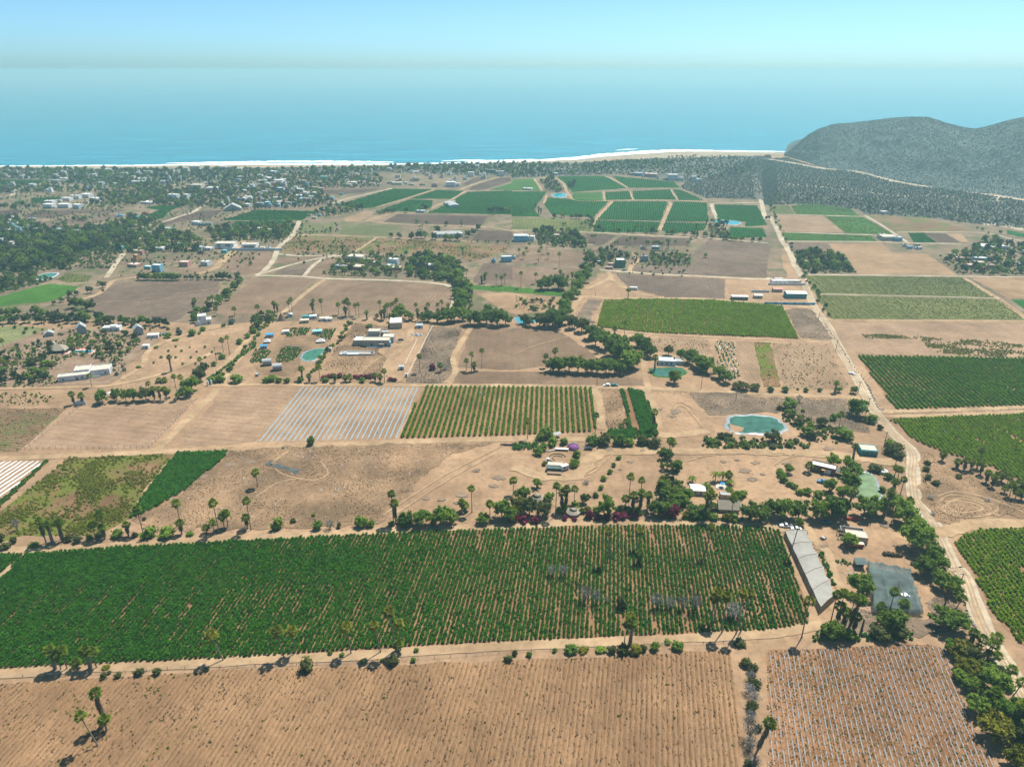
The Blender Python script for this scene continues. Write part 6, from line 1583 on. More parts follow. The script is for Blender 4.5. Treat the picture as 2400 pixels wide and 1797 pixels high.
# --- sheds and compound by the main road
t = site('barn', 'long barn with white sheet roof beside the road', 'barn', 'c3', 245, 182, -0.05)
gable(t, 17.5, 9.0, 4.2, 1.0, 'teal', 'roof_white', axis='x')
for u in (-6, -2, 2, 6): opening(t, 'f', u, 1.6, 1.4, 1.2, 17.5, 9.0)
t = site('shed', 'white-roofed shed on posts left of the farm compound', 'shed', 'c2', 1965, 196, -0.05)
gable(t, 14.0, 5.0, 3.0, 0.5, 'brown', 'roof_white', axis='x')
for u in (-5, -1.7, 1.7, 5): opening(t, 'f', u, 0.0, 2.2, 2.4, 14.0, 5.0, name='door', pane='wall_dark')
t = site('shed', 'small white-roofed shed between the shed and barn', 'shed', 'c2', 2125, 182, -0.05); gable(t, 7.0, 4.5, 2.6, 0.5, 'tan', 'roof_white', axis='x'); opening(t, 'f', 0, 0, 1.2, 2.0, 7, 4.5, name='door')
t = site('shed', 'pink-roofed shed left of the long barn', 'shed', 'c3', 85, 128, -0.05); gable(t, 8.0, 5.5, 2.8, 0.6, 'tan', 'wall_pink', axis='x'); opening(t, 'f', 0, 0, 1.2, 2.0, 8, 5.5, name='door')
t = site('compound', 'white walled compound house beside the main road', 'house', 'c3', 150, 62, -0.03)
block(t, 15, 7, 3.2, 'white', 'white', x0=-5, wins=[('f', -4, 0.9, 1.3, 1.2), ('f', 0, 0.9, 1.3, 1.2), ('f', 4, 0.9, 1.3, 1.2)]); block(t, 12, 6, 2.8, 'cream', 'white', x0=9, y0=2.0, wins=[('f', 0, 0.9, 1.3, 1.2)]); block(t, 9, 5, 2.8, 'pink', 'white', x0=-3, y0=9.0)
MB().box(-17, -2.5, 0, 18, -2.2, 2.0).build('yard_wall', 'wall_white', t)
t = site('blue_wall', 'long blue yard wall below the barn', 'wall', 'c3', 180, 235, -0.05)
for k in range(16): MB().box(-21 + k * 2.7, 0, 0, -18.33 + k * 2.7, 0.25, 2.0).build('panel', 'wall_skyblue' if k % 3 else 'wall_blue', t)
t = site('blue_wall', 'short blue yard wall above the white-roofed shed', 'wall', 'c2', 2140, 130, -0.05)
for k in range(6): MB().box(-8 + k * 2.7, 0, 0, -5.33 + k * 2.7, 0.25, 2.0).build('panel', 'wall_palewall', t)

# --- utility poles
POLES = [('b3', 1640, 1415, 1260, 'utility pole at the lower right bend of the road'), ('b3', 1000, 168, 42, 'utility pole behind the turquoise house'), ('b3', 1100, 322, 232, 'utility pole above the round water tank'),
         ('c3', 852, 1160, 1037, 'utility pole at the big roadside tree'), ('c3', 778, 990, 895, 'utility pole at the tan dotted field corner'), ('c3', 585, 628, 545, 'utility pole right of the roadside shrubs'), ('c3', 435, 362, 300, 'utility pole by the scrubby verge'),
         ('c3', 1245, 988, 866, 'lone utility pole standing in the striped green field'), ('c2', 732, 937, 800, 'utility pole left of the white jeep'), ('c2', 1630, 957, 842, 'utility pole by the young hedge'), ('c2', 1930, 1062, 962, 'utility pole above the reservoir'),
         ('b3', 1285, 790, 700, 'leaning pole left of the road bend'), ('b3', 1305, 800, 745, 'short post beside the leaning pole'), ('c0', 1868, 720, 598, 'utility pole in the villa lane'), ('c2', 720, 165, 125, 'small pole by the looping lane'),
         ('a3', 805, 480, 370, 'thick wooden stump post below the net'), ('b2', 0, 1, 2, None)]
for cr, x, y, ty, lb_ in POLES:
    if lb_ is None: continue
    X, Y = G(cr, x, y); h = height_at(Y, cr, ty)
    t = thing('utility_pole', lb_, 'pole', (X, Y, 0), -0.13)
    thick = 0.19 if 'stump' not in lb_ else 0.45
    MB().cyl(0, 0, 0, h, thick, thick * 0.7, 8).build('pole', 'pole_wood', t)
    if h > 7:
        MB().box(-1.2, -0.07, h - 0.75, 1.2, 0.07, h - 0.58).build('crossarm', 'pole_wood', t)
        for xx in (-1.05, -0.35, 0.35, 1.05): MB().cyl(xx, 0, h - 0.58, h - 0.38, 0.06, n=6).build('insulator', 'wall_white', t)

# --- fences
def fence(label, s, gap, h, mat='pole_wood', rail=True, thick=0.09, name='fence'):
    P = [np.array(p) for p in mp(s)]; t = thing(name, label, 'fence', (*P[0], 0))
    post = mesh_from('post', MB().cyl(0, 0, 0, h, thick, thick * 0.8, 6).V, MB().cyl(0, 0, 0, h, thick, thick * 0.8, 6).F, mat)
    pos = []
    for a, b in zip(P[:-1], P[1:]):
        n = max(1, int(np.linalg.norm(b - a) / gap))
        pos += [a + (b - a) * k / n for k in range(n)]
    pos.append(P[-1])
    for q in pos: link('post', post, t, (*(q - P[0]), 0))
    if rail:
        for zz in (h * 0.5, h * 0.92):
            m = MB()
            m.tube([(*(q - P[0]), zz) for q in pos], 0.025, 0.025, 4); m.build('wire', 'metal_grey', t)
    return t
fence('wire fence along the front of the smooth brown field', 'c0:215,1482 700,1478 1285,1470', 3.2, 1.9)
fence('wire fence down the right of the smooth brown field', 'c0:1285,1470 1450,1310 1695,1050', 3.2, 1.9)
fence('wire fence down the left of the smooth brown field', 'c0:700,1110 500,1260 300,1420 215,1482', 3.4, 1.9)
fence('row of thin posts at the sandy lot edge', 'c2:1205,1003 1500,1003', 3.4, 1.4, rail=False)
fence('wire fence below the foreground green field', 'a0:-200,885 0,880 400,860 900,850 1450,805 2200,780 a1:0,785 700,755 1400,720 2100,670', 5.5, 1.2)
fence('wire fence along the field edge at lower centre', 'a2:0,655 500,635 1300,600 2000,570', 6, 1.2)
fence('stake fence along the villa plot', 'c0:1050,945 1550,950', 3.0, 1.5)
fence('stone-footed fence right of the villa', 'c0:1850,325 2100,330 2208,320', 3.0, 1.6)
fence('fence line below the striped green field', 'c3:1085,1175 1400,1170 1800,1160 2208,1140', 4.5, 1.1)
t = thing('stone_bank', 'dry stone bank along the road bend', 'stone wall', (0, 0, 0))
r = np.random.default_rng(2); rock = MB().tube([(0, 0, -0.2), (0.05, 0, 0.3), (0.1, 0.05, 0.7)], 0.6, 0.25, 6); rockm = mesh_from('stone', rock.V, rock.F, 'stone')
BK = smooth_path(mp('c3:490,400 600,560 700,720 840,900 900,1020 950,1130 1000,1140'), 14)
for q in BK: link('stone', rockm, t, (q[0] + r.normal() * 0.4, q[1] + r.normal() * 0.4, 0), (0, 0, r.uniform(0, 6)), (r.uniform(0.7, 1.5), r.uniform(0.7, 1.5), r.uniform(0.6, 1.2)))
t = thing('stone_bank', 'low stone wall at the lower right road edge', 'stone wall', (0, 0, 0))
for q in smooth_path(mp('b3:1310,820 1360,900 a3:1690,250 1740,360 1790,440'), 8) : link('stone', rockm, t, (q[0] + r.normal() * 0.2, q[1] + r.normal() * 0.2, 0), (0, 0, r.uniform(0, 6)), (1.2, 1.2, 1.0))

for k, (cr, x, y) in enumerate((('c1', 1535, 985), ('c1', 1545, 962), ('c1', 1938, 962), ('c1', 1938, 1012), ('c1', 2000, 1262), ('c1', 2115, 1225), ('c1', 2020, 1300), ('c1', 1050, 1338), ('c3', 930, 722), ('c3', 1610, 1112), ('c3', 1520, 1340))):
    t = site('crop_sack', ['upper white sack at the left end of the green rows', 'second white sack at the left end of the green rows', 'white sack at the top of the green rows', 'white sack just below the top of the green rows', 'white sack at the lower middle of the green rows', 'white sack right of the lower middle green rows', 'lowest white sack in the green rows', 'white sack among the blue plastic rows', 'white sack at the corner of the striped green field', 'white sack at the foot of the striped green field', 'pinkish white sack in the vivid green field'][k], 'sack', cr, x, y, 0.4 * k)
    m = MB(); m.tube([(-0.1, 0, 0), (0, 0, 0.35), (0.05, 0.05, 0.95), (0.05, 0, 1.15)], 0.55, 0.22, 8); m.build('bag', 'mulch_white', t); MB().tube([(0.05, 0, 1.1), (0.05, 0, 1.3)], 0.1, 0.2, 6).build('tied_neck', 'rubbish', t)
# ================================================================== TREES AND SHRUBS
ONES = 'first second third fourth fifth sixth seventh eighth ninth tenth eleventh twelfth thirteenth fourteenth fifteenth sixteenth seventeenth eighteenth nineteenth'.split()
TENS = {2: 'twent', 3: 'thirt', 4: 'fort', 5: 'fift', 6: 'sixt', 7: 'sevent', 8: 'eight', 9: 'ninet'}
def ordinal(n):
    if n < 20: return ONES[n - 1]
    if n >= 100: return 'hundred and ' + ordinal(n - 100) if n > 100 else 'hundredth'
    t, u = divmod(n, 10)
    return TENS[t] + 'ieth' if u == 0 else TENS[t] + 'y-' + ONES[u - 1]
REG = []          # (object, description, where) waiting for labels that count from the left
def register(o, desc, where, cat, group):
    o['category'] = cat; o['group'] = group; REG.append((o, desc, where))
COUNT = {'palm': 0, 'tree': 0, 'shrub': 0}; CAP = {'palm': 300, 'tree': 300, 'shrub': 300}
SPILL = []; GROVES = []
PR = random.Random(21)
GROUPS = {'palm': 'fan palms over the farmland', 'tree': 'leafy trees over the farmland', 'shrub': 'shrubs over the farmland'}

def palm(X, Y, h, where, k='t', lean=0.0, cs=None):
    if COUNT['palm'] >= CAP['palm']: SPILL.append((X, Y, min(h, 8))); return
    COUNT['palm'] += 1; v = PR.randrange(4); cs = cs or PR.uniform(1.12, 1.42)
    desc = {'t': 'tall slim fan palm', 's': 'dead-skirted fan palm', 'o': 'yellowish ragged fan palm', 'f': 'feather-leaved palm', 'b': 'low bushy fan palm', 'x': 'headless palm trunk', 'k': 'stout fan palm'}[k]
    if k == 't' and h < 8: desc = 'short slim fan palm'
    t = thing('feather_palm' if k == 'f' else 'fan_palm', '', 'palm', (X, Y, 0), PR.uniform(0, 6.28) if lean == 0 else 0, ry=lean + PR.uniform(-0.02, 0.02), rx=PR.uniform(-0.02, 0.02))
    r = {'t': 0.23, 's': 0.36, 'o': 0.25, 'f': 0.26, 'b': 0.30, 'x': 0.26, 'k': 0.75}[k]
    h = max(h, 1.2)
    link('trunk', MESH['palm_trunk'], t, (0, 0, 0), (0, 0, PR.uniform(0, 6.28)), (r, r, h))
    if k != 'x':
        link('crown', MESH[('palm_crown_old' if k == 'o' else 'feather' if k == 'f' else 'palm_crown'), v], t, (0, 0, h), (0, 0, PR.uniform(0, 6.28)), (cs, cs, cs * PR.uniform(0.9, 1.05)))
        if k in 'sok':
            sl = min(h * 0.40, {'s': h * 0.62, 'o': 1.5, 'k': 2.2}[k]) if k != 's' else h * PR.uniform(0.5, 0.75)
            link('dead_skirt', MESH['palm_skirt', v], t, (0, 0, h - 0.1), (0, 0, PR.uniform(0, 6.28)), (1.15 if k == 's' else 0.85, 1.15 if k == 's' else 0.85, sl / 2.6))
    register(t, desc, where, 'palm', GROUPS['palm'])

def palms(cr, where, s):
    """bx,by,cy[,kind[,lean px]] : foot, height of the crown's middle"""
    for w in s.split():
        q = w.split(','); bx, by, cy_ = map(float, q[:3]); k = q[3] if len(q) > 3 else 't'
        X, Y = G(cr, bx, by); h = height_at(Y, cr, cy_)
        lean = 0.0
        if len(q) > 4: lean = math.atan2(float(q[4]) * mpp(cr, bx, by), h)
        palm(X, Y, h, where, k, lean)

LEAF = {'d': 'leaf_dark', 'm': 'leaf_mid', 'y': 'leaf_yellow', 'o': 'leaf_olive'}
WORD = {'d': 'dark green', 'm': 'mid-green', 'y': 'yellow-green', 'o': 'olive', 'p': 'magenta flowering', 'g': 'grey bare', 'b': 'blue-green'}
def tree(X, Y, h, w, where, k='d'):
    if COUNT['tree'] >= CAP['tree']: SPILL.append((X, Y, h)); return
    COUNT['tree'] += 1; v = PR.randrange(6)
    t = thing('leafy_tree', '', 'tree', (X, Y, 0), PR.uniform(0, 6.28))
    q = w / 0.95
    link('trunk', MESH['trunk', v], t, (0, 0, 0), None, (q, q, h)); link('crown', MESH['crown', LEAF[k], v], t, (0, 0, 0), None, (q, q, h * PR.uniform(0.98, 1.06)))
    register(t, WORD[k] + (' spreading tree' if w > h * 1.15 else ' round tree'), where, 'tree', GROUPS['tree'])
def trees(cr, where, s):
    """bx,by,crown width px[,kind[,height ratio]]"""
    for a in s.split():
        q = a.split(','); bx, by, wp = map(float, q[:3]); k = q[3] if len(q) > 3 else 'd'; hr = float(q[4]) if len(q) > 4 else 0.95
        X, Y = G(cr, bx, by); w = wp * 1.18 * mpp(cr, bx, by); tree(X, Y, w * hr, w, where, k)
def shrub(X, Y, h, w, where, k='o'):
    if k not in 'pbg':
        if COUNT['shrub'] >= CAP['shrub']: SPILL.append((X, Y, -h)); return
        COUNT['shrub'] += 1
    v = PR.randrange(5)
    if k == 'g':
        o = link('bare_shrub', MESH['twig', v % 4], None, (X, Y, 0), (0, 0, PR.uniform(0, 6)), (w / 0.85, w / 0.85, h))
    else:
        lf = {'p': 'leaf_pink', 'b': 'leaf_blue'}.get(k) or LEAF[k]
        o = link({'p': 'bougainvillea', 'b': 'agave'}.get(k, 'shrub'), MESH['bush', lf, v], None, (X, Y, 0), (0, 0, PR.uniform(0, 6)), (w / 1.35, w / 1.35, h))
    register(o, WORD[k] + ' shrub', where, 'shrub', GROUPS['shrub'])
def shrubs(cr, where, s):
    for a in s.split():
        q = a.split(','); bx, by, wp = map(float, q[:3]); k = q[3] if len(q) > 3 else 'o'; hr = float(q[4]) if len(q) > 4 else 0.75
        X, Y = G(cr, bx, by); w = wp * 1.12 * mpp(cr, bx, by); shrub(X, Y, w * hr, w, where, k)
def grove(where, s, spacing, mix, hmin, hmax, wr=1.05, keep=0.9):
    """a stand of separate trees: mix is a string of kinds drawn from (d m y o tree, P S F palms, D M Y O p b g shrubs)"""
    P = mp(s); r = np.random.default_rng(len(where) * 7 + len(s)); X, Y = fill(P, spacing, r, 0.42)
    GROVES.append((P, spacing, hmax))
    order = np.argsort(Y)
    for i in order:
        if r.random() > keep: continue
        k = mix[r.integers(len(mix))]; h = r.uniform(hmin, hmax)
        if k in 'dmyo': tree(X[i], Y[i], h, h * wr * r.uniform(1.0, 1.4), where, k)
        elif k in 'PSF': palm(X[i], Y[i], h * r.uniform(1.0, 1.45), where, {'P': 't', 'S': 's', 'F': 'f'}[k])
        else: shrub(X[i], Y[i], h * 0.5, h * 0.75, where, k.lower())
def treeline(where, s, spacing, mix, hmin, hmax, jit=0.25):
    P = smooth_path(mp(s), 40); r = np.random.default_rng(len(where) * 5 + len(s)); acc = 0.0
    for a, b in zip(P[:-1], P[1:]):
        d = np.linalg.norm(b - a); acc += d
        if acc >= spacing:
            acc = 0.0; k = mix[r.integers(len(mix))]; h = r.uniform(hmin, hmax); q = b + r.normal(size=2) * spacing * jit
            if k in 'dmyo': tree(q[0], q[1], h, h * r.uniform(0.95, 1.3), where, k)
            elif k in 'PSF': palm(q[0], q[1], h * r.uniform(1.0, 1.4), where, {'P': 't', 'S': 's', 'F': 'f'}[k])
            else: shrub(q[0], q[1], h * 0.55, h * 0.8, where, k.lower())

# --- foreground palms
palms('a0', 'below the foreground green field at left', '480,805,640,k 528,805,660,t 580,800,650,t 785,795,640,k 835,790,655,t 670,795,745,b 1930,725,505,o,-60')
palms('a0', 'in the ploughed foreground field', '848,1465,1200,t,-62 925,1335,1235,b 912,1290,1015,s')
palms('a1', 'on the bank below the green field', '240,700,470,o,-25 338,665,475,o 822,665,440,o,-12 1078,655,420,o,-32 1212,640,310,o,-40 1250,640,410,o 1235,655,590,b')
palms('a2', 'below the right half of the green field', '1020,590,400,k 970,585,515,x 1720,400,185,o 1745,400,150,o 1812,490,180,o 1935,500,145,o 1980,470,150,o,30')
palms('a3', 'at the corner track below the net tunnel', '290,530,215,o')
palms('a2', 'in the grey hedge of the foreground', '2095,1560,1260,s,70')
palms('a3', 'in the clump below the net tunnel', '540,400,160,t 600,405,150,t 650,470,180,t,45 690,460,190,s,40 705,450,205,t,50 590,430,265,s 640,460,310,s 740,470,350,s')
palms('a3', 'in front of the grey shade net', '1030,360,130,t 950,390,265,t 1125,360,240,t,25')
palms('a3', 'beside the lower right road', '1500,420,300,b 1525,250,80,s 1620,290,190,t,30 1730,640,490,s 1810,690,540,t 1860,770,590,t,30 1905,640,530,t,35 1915,760,680,t,50 2065,930,805,t 2100,1060,920,t,45 2090,1330,1110,t,35 1930,1130,1010,b 2180,1500,1290,t')
palms('b3', 'at the side of the net tunnel', '190,1105,820,t,25')
palms('b3', 'towering over the farm yard trees', '660,775,545,k,30 1000,765,560,k,12')
palms('b3', 'near the turquoise house', '728,300,170,k 345,390,335,b 705,130,95,t')
palms('b3', 'beside the scum pond and road bend', '1090,430,355,t 1118,450,370,t 1145,570,455,t 1078,560,475,s 1210,695,640,b')
palms('b3', 'on the bank right of the road bend', '1500,295,235,s 1625,360,305,s 1690,375,290,s 1745,375,300,s 1828,275,200,o 1830,410,320,s 1800,360,290,s 1880,480,400,s 1930,520,440,s 2010,470,395,s 2060,500,440,t 2080,605,505,t 2035,570,530,b 2130,620,560,t 2180,630,575,s 2195,540,490,s 2150,520,490,b 1960,480,420,b')
palms('b0', 'on the bank above the green field at left', '455,1000,840,k 400,1000,810,s 525,970,830,t 545,985,830,s 825,960,840,t 905,965,870,s 912,945,755,t 1110,940,845,s 1235,910,705,t 1570,925,830,s 1562,850,660,t 1890,912,655,t 1850,915,825,t 1785,920,870,b 1935,875,770,t 1968,865,750,t 2165,890,640,t 2135,880,785,s')
palms('b1', 'on the bank above the green field at centre', '15,520,390,t 1185,820,578,t 1205,838,660,s 1775,728,650,t 1800,725,680,b 1863,738,530,t 2018,798,665,t')
palms('b2', 'along the garden front at centre', '10,582,460,t 375,770,510,t 430,720,565,s 465,722,540,s 535,662,535,t 1005,640,432,t 1110,600,462,t 975,725,620,t 1040,735,595,s 1100,745,570,s 1170,705,590,s 1365,330,130,t 1690,790,570,o 1700,800,605,t 1885,805,615,t 1665,770,600,s')
palms('b2', 'behind the hedged patio', '1752,470,405,f 1812,468,405,f 1860,470,415,t 1550,480,440,f 1880,500,470,f 1300,560,520,f')
palms('b2', 'standing in the foreground green field', '825,1175,905,o 1090,1060,900,o 1095,1180,1090,s 1662,1110,865,o,25 1020,1690,1640,o')
palms('c2', 'between the green rows and sand camp', '135,1392,1240,o 715,1372,1190,t 930,1402,1280,t 978,1395,1240,t 1215,1320,1160,s 1230,1412,1340,s 1360,1500,1410,b')
# --- middle palms
palms('c3', 'left of the main road', '600,1342,1185,t 575,992,912,k')
palms('c0', 'along the villa lane', '45,645,545,t 1480,812,690,k 1740,792,705,t 1928,642,545,t 1982,662,520,t 640,1095,1005,s 715,1092,1020,s 795,945,850,t 1530,1012,855,t 1590,1042,860,t 1372,905,885,t 1422,905,885,t 1335,1055,960,s 1385,1058,965,s 1440,1058,965,s 1545,1042,1010,b 1285,960,915,t')
palms('c0', 'behind the white red-windowed villa', '2025,332,272,t 1868,330,275,t 1820,290,185,t 1845,280,170,t 1690,290,195,t 1675,290,225,s 1795,280,215,s')
palms('c1', 'in the tall row above the building site', '20,335,255,t 160,295,222,s 187,295,240,s 290,300,215,t 318,330,190,t 492,312,235,s 505,310,200,t 570,312,198,t 715,322,235,t 770,332,215,t 800,335,195,t 812,330,228,t 775,335,275,s 862,330,240,t 890,345,232,t 1075,335,215,t 1135,335,240,t 1168,330,235,t 1195,330,218,t 1222,335,195,t 1385,345,235,t 1490,350,235,t 1568,335,235,t 1605,335,208,t 1660,302,240,t 958,362,300,k 1082,362,298,s 1108,362,290,s 1045,362,330,b 1398,372,285,s 1470,355,272,s 1572,345,285,s 1612,352,280,s 1125,365,250,t 1250,345,265,s')
palms('c1', 'along the track below the building site', '402,885,790,k 462,905,850,s 555,892,775,t 682,905,850,s 770,902,862,s 808,900,860,b 1028,898,845,s 1072,905,852,s 1110,908,810,t')
palms('c1', 'on the rough lot and brown field', '1415,818,680,t 1815,802,720,t 1860,805,660,t 1882,812,750,s 1948,785,632,t 1590,815,760,t')
palms('c2', 'at the clipped tree block', '290,775,680,t 370,745,630,t 1230,800,690,k')
palms('c2', 'along the looping lane', '1003,178,110,t 605,410,370,t 770,500,455,t 710,450,430,s')
grove('in the dark belt behind the pond house', 'c2:800,500 1000,505 1020,560 850,545', 8, 'PSS', 7, 9)
palms('d1', 'standing over the weedy upper fields', '402,902,822,t 458,895,850,t 748,900,845,s 1062,925,835,t 1300,935,890,t 1785,945,862,t 645,712,680,s 1775,668,630,s 1440,690,650,f 1420,690,660,f')
palms('d1', 'on the grey lot at centre', '2075,1175,1088,t 2122,1175,1108,t 2150,1170,1085,t 1988,1155,1075,t 1950,1160,1105,s 1820,1105,1045,t 1975,1130,1090,s')
palms('d2', 'scattered at centre', '77,1195,1070,t 205,1160,1080,t 230,980,880,t 250,945,850,t 300,900,795,t 312,950,905,t 405,1020,905,t 415,1115,1055,k 440,1110,1085,t 520,1120,1075,s 480,1130,1100,s 62,920,868,t 98,950,900,t 122,910,855,t 150,880,815,t 690,805,748,t 716,805,745,t 888,860,800,t 908,862,800,t 990,845,785,t 1017,840,765,t 1062,838,772,t 1075,965,905,s 1000,1290,1215,t 1670,935,912,b')
palms('d2', 'in the row behind the walled orchard', '1160,860,800,t 1175,865,800,t 1218,870,805,t 1240,870,802,t 1262,872,800,t 1278,872,815,t 1300,875,805,t 1330,880,785,t 1350,880,785,t 1405,870,795,t 1345,860,800,s 1540,810,770,t 1520,830,800,t')
palms('d2', 'at the foot of the green blocks', '200,520,475,s 230,560,500,s 250,560,520,s 215,505,470,t 235,420,390,t 110,540,505,t 88,545,520,t 25,570,500,t 440,660,640,t 462,660,640,t 600,680,640,t 630,680,630,t 1060,700,670,t 1080,700,665,t 1125,700,660,t 1155,720,680,t 1225,720,660,t 870,700,640,t 1590,690,650,s 1680,640,600,s 1600,760,690,s')
palms('d1', 'crossing the seaside green block', '1050,560,540,t 1072,560,530,t 1095,555,525,t 1115,555,520,t 1135,550,515,t 1155,548,512,t 1175,545,505,t 1200,540,495,t 1240,500,478,t 1300,545,490,s 1425,525,485,t 1440,500,460,t 1470,525,475,t 2020,545,495,t 2055,540,490,t 2090,540,490,t 2120,545,495,t 2135,540,500,s 2160,545,495,t 2190,545,500,t 2050,570,540,s')
palms('e0', 'on the grey field at far left', '170,990,955,t 1010,1190,1105,t 1110,1180,1075,t 1145,1100,1040,t 1290,1090,1000,t 1370,1080,1030,s 1410,1090,1030,s 1470,1090,990,t 1600,1060,1020,t 1860,1120,1050,t 2015,1120,1030,t 1960,1130,1100,t 920,1260,1200,s 1290,1380,1255,t 1665,1120,1085,s')
palms('d0', 'in the clipped row above the grey field', '1215,1130,1060,t 1250,1130,1055,t 1290,1130,1060,t 1345,1130,1050,t 1380,1130,1055,t 1420,1130,1050,t 1450,1132,1045,t 1480,1132,1050,t 1510,1132,1062,t 1545,1130,1070,s 1610,1128,1085,s 1660,1128,1085,s 1720,1128,1085,s 1780,1125,1085,s 1830,1125,1080,s 1885,1125,1060,t 1915,1125,1060,t 1945,1125,1055,t 1990,1130,1080,s 2055,1110,1055,s 2055,1020,1000,t 2095,970,945,t 2165,1000,960,t 2160,960,935,t')
# --- near leafy trees
trees('b3', 'in the big row behind the farm yard', '30,765,150 135,785,180 260,795,170 420,795,180 545,785,200 820,772,180 930,755,160,m 1075,715,150,m 620,760,150')
trees('b3', 'beside the lower right road', '1180,830,200,m 1265,1050,240,m 1380,1170,200 1450,1260,190 1340,1270,160 1500,1390,170 1580,1440,150,m 1250,900,160,m 1310,930,120,m')
trees('b3', 'in the farm yard', '792,1450,195 688,1030,130,m 712,440,165,m 690,540,170,m 560,335,110,m 520,560,115,m 640,620,120 175,400,80,m')
trees('a3', 'below the grey shade net', '545,540,170 690,545,120,m,0.8 1040,470,230,d,0.8 960,520,180,o,0.6 1120,510,160,o,0.6 1510,450,220,d,0.8 1600,460,190,m,0.9')
trees('a3', 'in the lower right roadside thicket', '1570,640,120,m,0.8 1660,700,180,y,0.8 1760,740,200,o,0.8 1690,830,170,y,0.8 1780,880,190,y,0.8 1870,830,160,d,0.8 1660,900,120,m,0.8 1730,980,150,m,0.8 1930,990,240,m,0.9 1790,1180,180,m,0.9 1960,1420,260,y,0.85 2050,1270,230,m,0.9 2130,1220,180,d 1890,1240,140,y 2130,1640,190,y 2170,1440,200,o 1990,880,140,o,0.7 2200,1560,160,o 2180,1340,180,m 1940,1130,160,m')
trees('b2', 'along the garden front', '820,770,145,m,1.2 630,660,85,o,1.0 215,525,80,m 90,640,130,m 60,740,150,y 150,760,150,o 260,770,140,o 320,650,90,m 1950,615,90,m,0.7 2050,810,160 2140,820,150 1290,770,130 1220,760,130')
grove('in the garden thicket at centre right', 'b2:1270,480 1400,430 1520,520 1500,700 1420,770 1260,740 1240,560', 5.2, 'dmmyDP', 4, 6.5)
grove('in the hedged garden right of centre', 'b2:1520,700 1700,640 1760,720 1800,790 1560,790', 5.5, 'dmyM', 3.5, 6)
grove('around the hedged patio', 'b2:1660,470 1700,560 1780,590 1880,570 1890,520 1870,585 1780,610 1650,560', 4, 'mmM', 3, 4.5)
grove('in the palm clump beside the sand camp', 'b2:1240,240 1330,180 1350,330 1460,330 1450,420 1330,440 1260,300', 5.5, 'dmgPM', 3.5, 6)
shrubs('b2', 'around the sand camp', '230,240,90,m 270,200,90,m 350,160,100,m 450,150,80,m 540,330,80,m 560,260,80,m 530,350,70,m 280,330,50,y 700,150,120,m 800,150,140,o 930,150,130,m 1010,160,90,m 1120,150,110,o 1220,170,120,o 920,280,50,m 880,340,50,m 840,400,55,m 790,460,55,m 765,540,55,m 720,600,60,m 300,90,130,d 250,110,90,d 640,490,60,g,0.5 1990,600,80,m')
shrubs('b2', 'flowering along the garden wall', '660,790,90,p,0.9 740,800,90,p,0.6 820,795,90,p,0.6 900,795,100,p,0.6 960,790,90,p,0.6 1050,785,90,p,0.6 1390,775,130,p,0.9 1310,780,110,p,0.8 20,810,100,p,0.9 100,820,100,p,0.6 200,825,90,p,0.6 455,800,60,p,0.7 540,805,60,p,0.5')
shrubs('b2', 'green along the garden wall', '545,700,80,m 600,740,70,m 650,730,70,y 730,740,80,m 920,740,80,d 1000,740,90,d 1080,750,90,d 1560,790,110,d 1620,780,110,m 1500,780,90,y 1850,800,90,y 1910,810,90,m 1740,800,80,m 450,740,60,m,1.6 400,730,60,m')
shrubs('b2', 'grey and leafless in the green field', '345,1290,80,g,1.3 445,1290,80,g,1.35 630,1510,105,g,1.5 722,1520,80,g,1.7 815,1520,50,g,1.3 940,1560,95,o,1.3 1250,1560,120,g,1.1 1360,1570,90,g,1.3 1465,1580,95,g,1.4 1575,1590,110,g,1.5 1905,1650,160,g,0.9 750,1240,50,d')
shrubs('a0', 'on the fence line below the green field', '895,880,70,o 945,840,40,o 1030,870,70,o 1205,850,90,o 1355,845,80,o 1790,815,40,o 920,795,70,y,0.4')
shrubs('a1', 'on the fence line below the green field at centre', '440,800,140,o,0.85 930,745,50,m 1190,760,110,o 1095,735,40,m 1360,735,50,m 2180,730,80,o 1385,650,45,m 640,675,50,m 745,690,50,m')
shrubs('a2', 'in the weedy bank at lower centre', '150,685,60,m 20,680,60,o 365,650,50,m 510,650,120,m,0.5 620,645,100,y,0.4 760,640,110,m,0.35 870,660,90,o 960,660,110,o 1060,660,120,y,0.7 1130,640,70,o 1225,630,100,m 1340,580,70,m,0.5 1430,625,110,m,0.6 1960,590,110,o,0.5')
shrubs('a2', 'in the grey hedge between the foreground fields', '2020,770,100,o 2080,830,100,o,0.9 2060,900,100,g,0.9 2090,950,110,o 2050,1010,110,g 2090,1080,110,g 2070,1150,110,o,0.8 2060,1230,100,g 2050,1400,140,g,1.4 2060,1500,120,g,1.1 2090,1640,120,g 2040,1640,90,o 2130,1330,70,o')
shrubs('b0', 'on the bank left of centre', '150,890,70,g,1.5 20,980,60,o,1.2 120,1000,60,o,0.9 50,1050,90,o,0.6 300,1030,90,m,0.4 675,995,80,o,0.8 780,970,60,m 860,950,70,o 1020,945,110,m,0.6 1165,945,60,o 1290,950,140,m,0.7 1450,945,150,m,0.6 1640,935,70,m,0.4 1250,800,40,o 600,980,80,o 2100,900,60,g,0.5')
shrubs('b1', 'along the track at centre left', '185,880,110,m,1.0 535,880,90,m,0.9 640,880,80,g,1.0 720,870,40,o,1.4 910,860,110,m,0.9 990,860,90,m,0.7 320,820,60,o,0.6 500,770,40,m 1250,830,80,d 480,155,75,m,1.1 230,190,25,m 1300,860,100,d,0.8 1170,850,60,m')
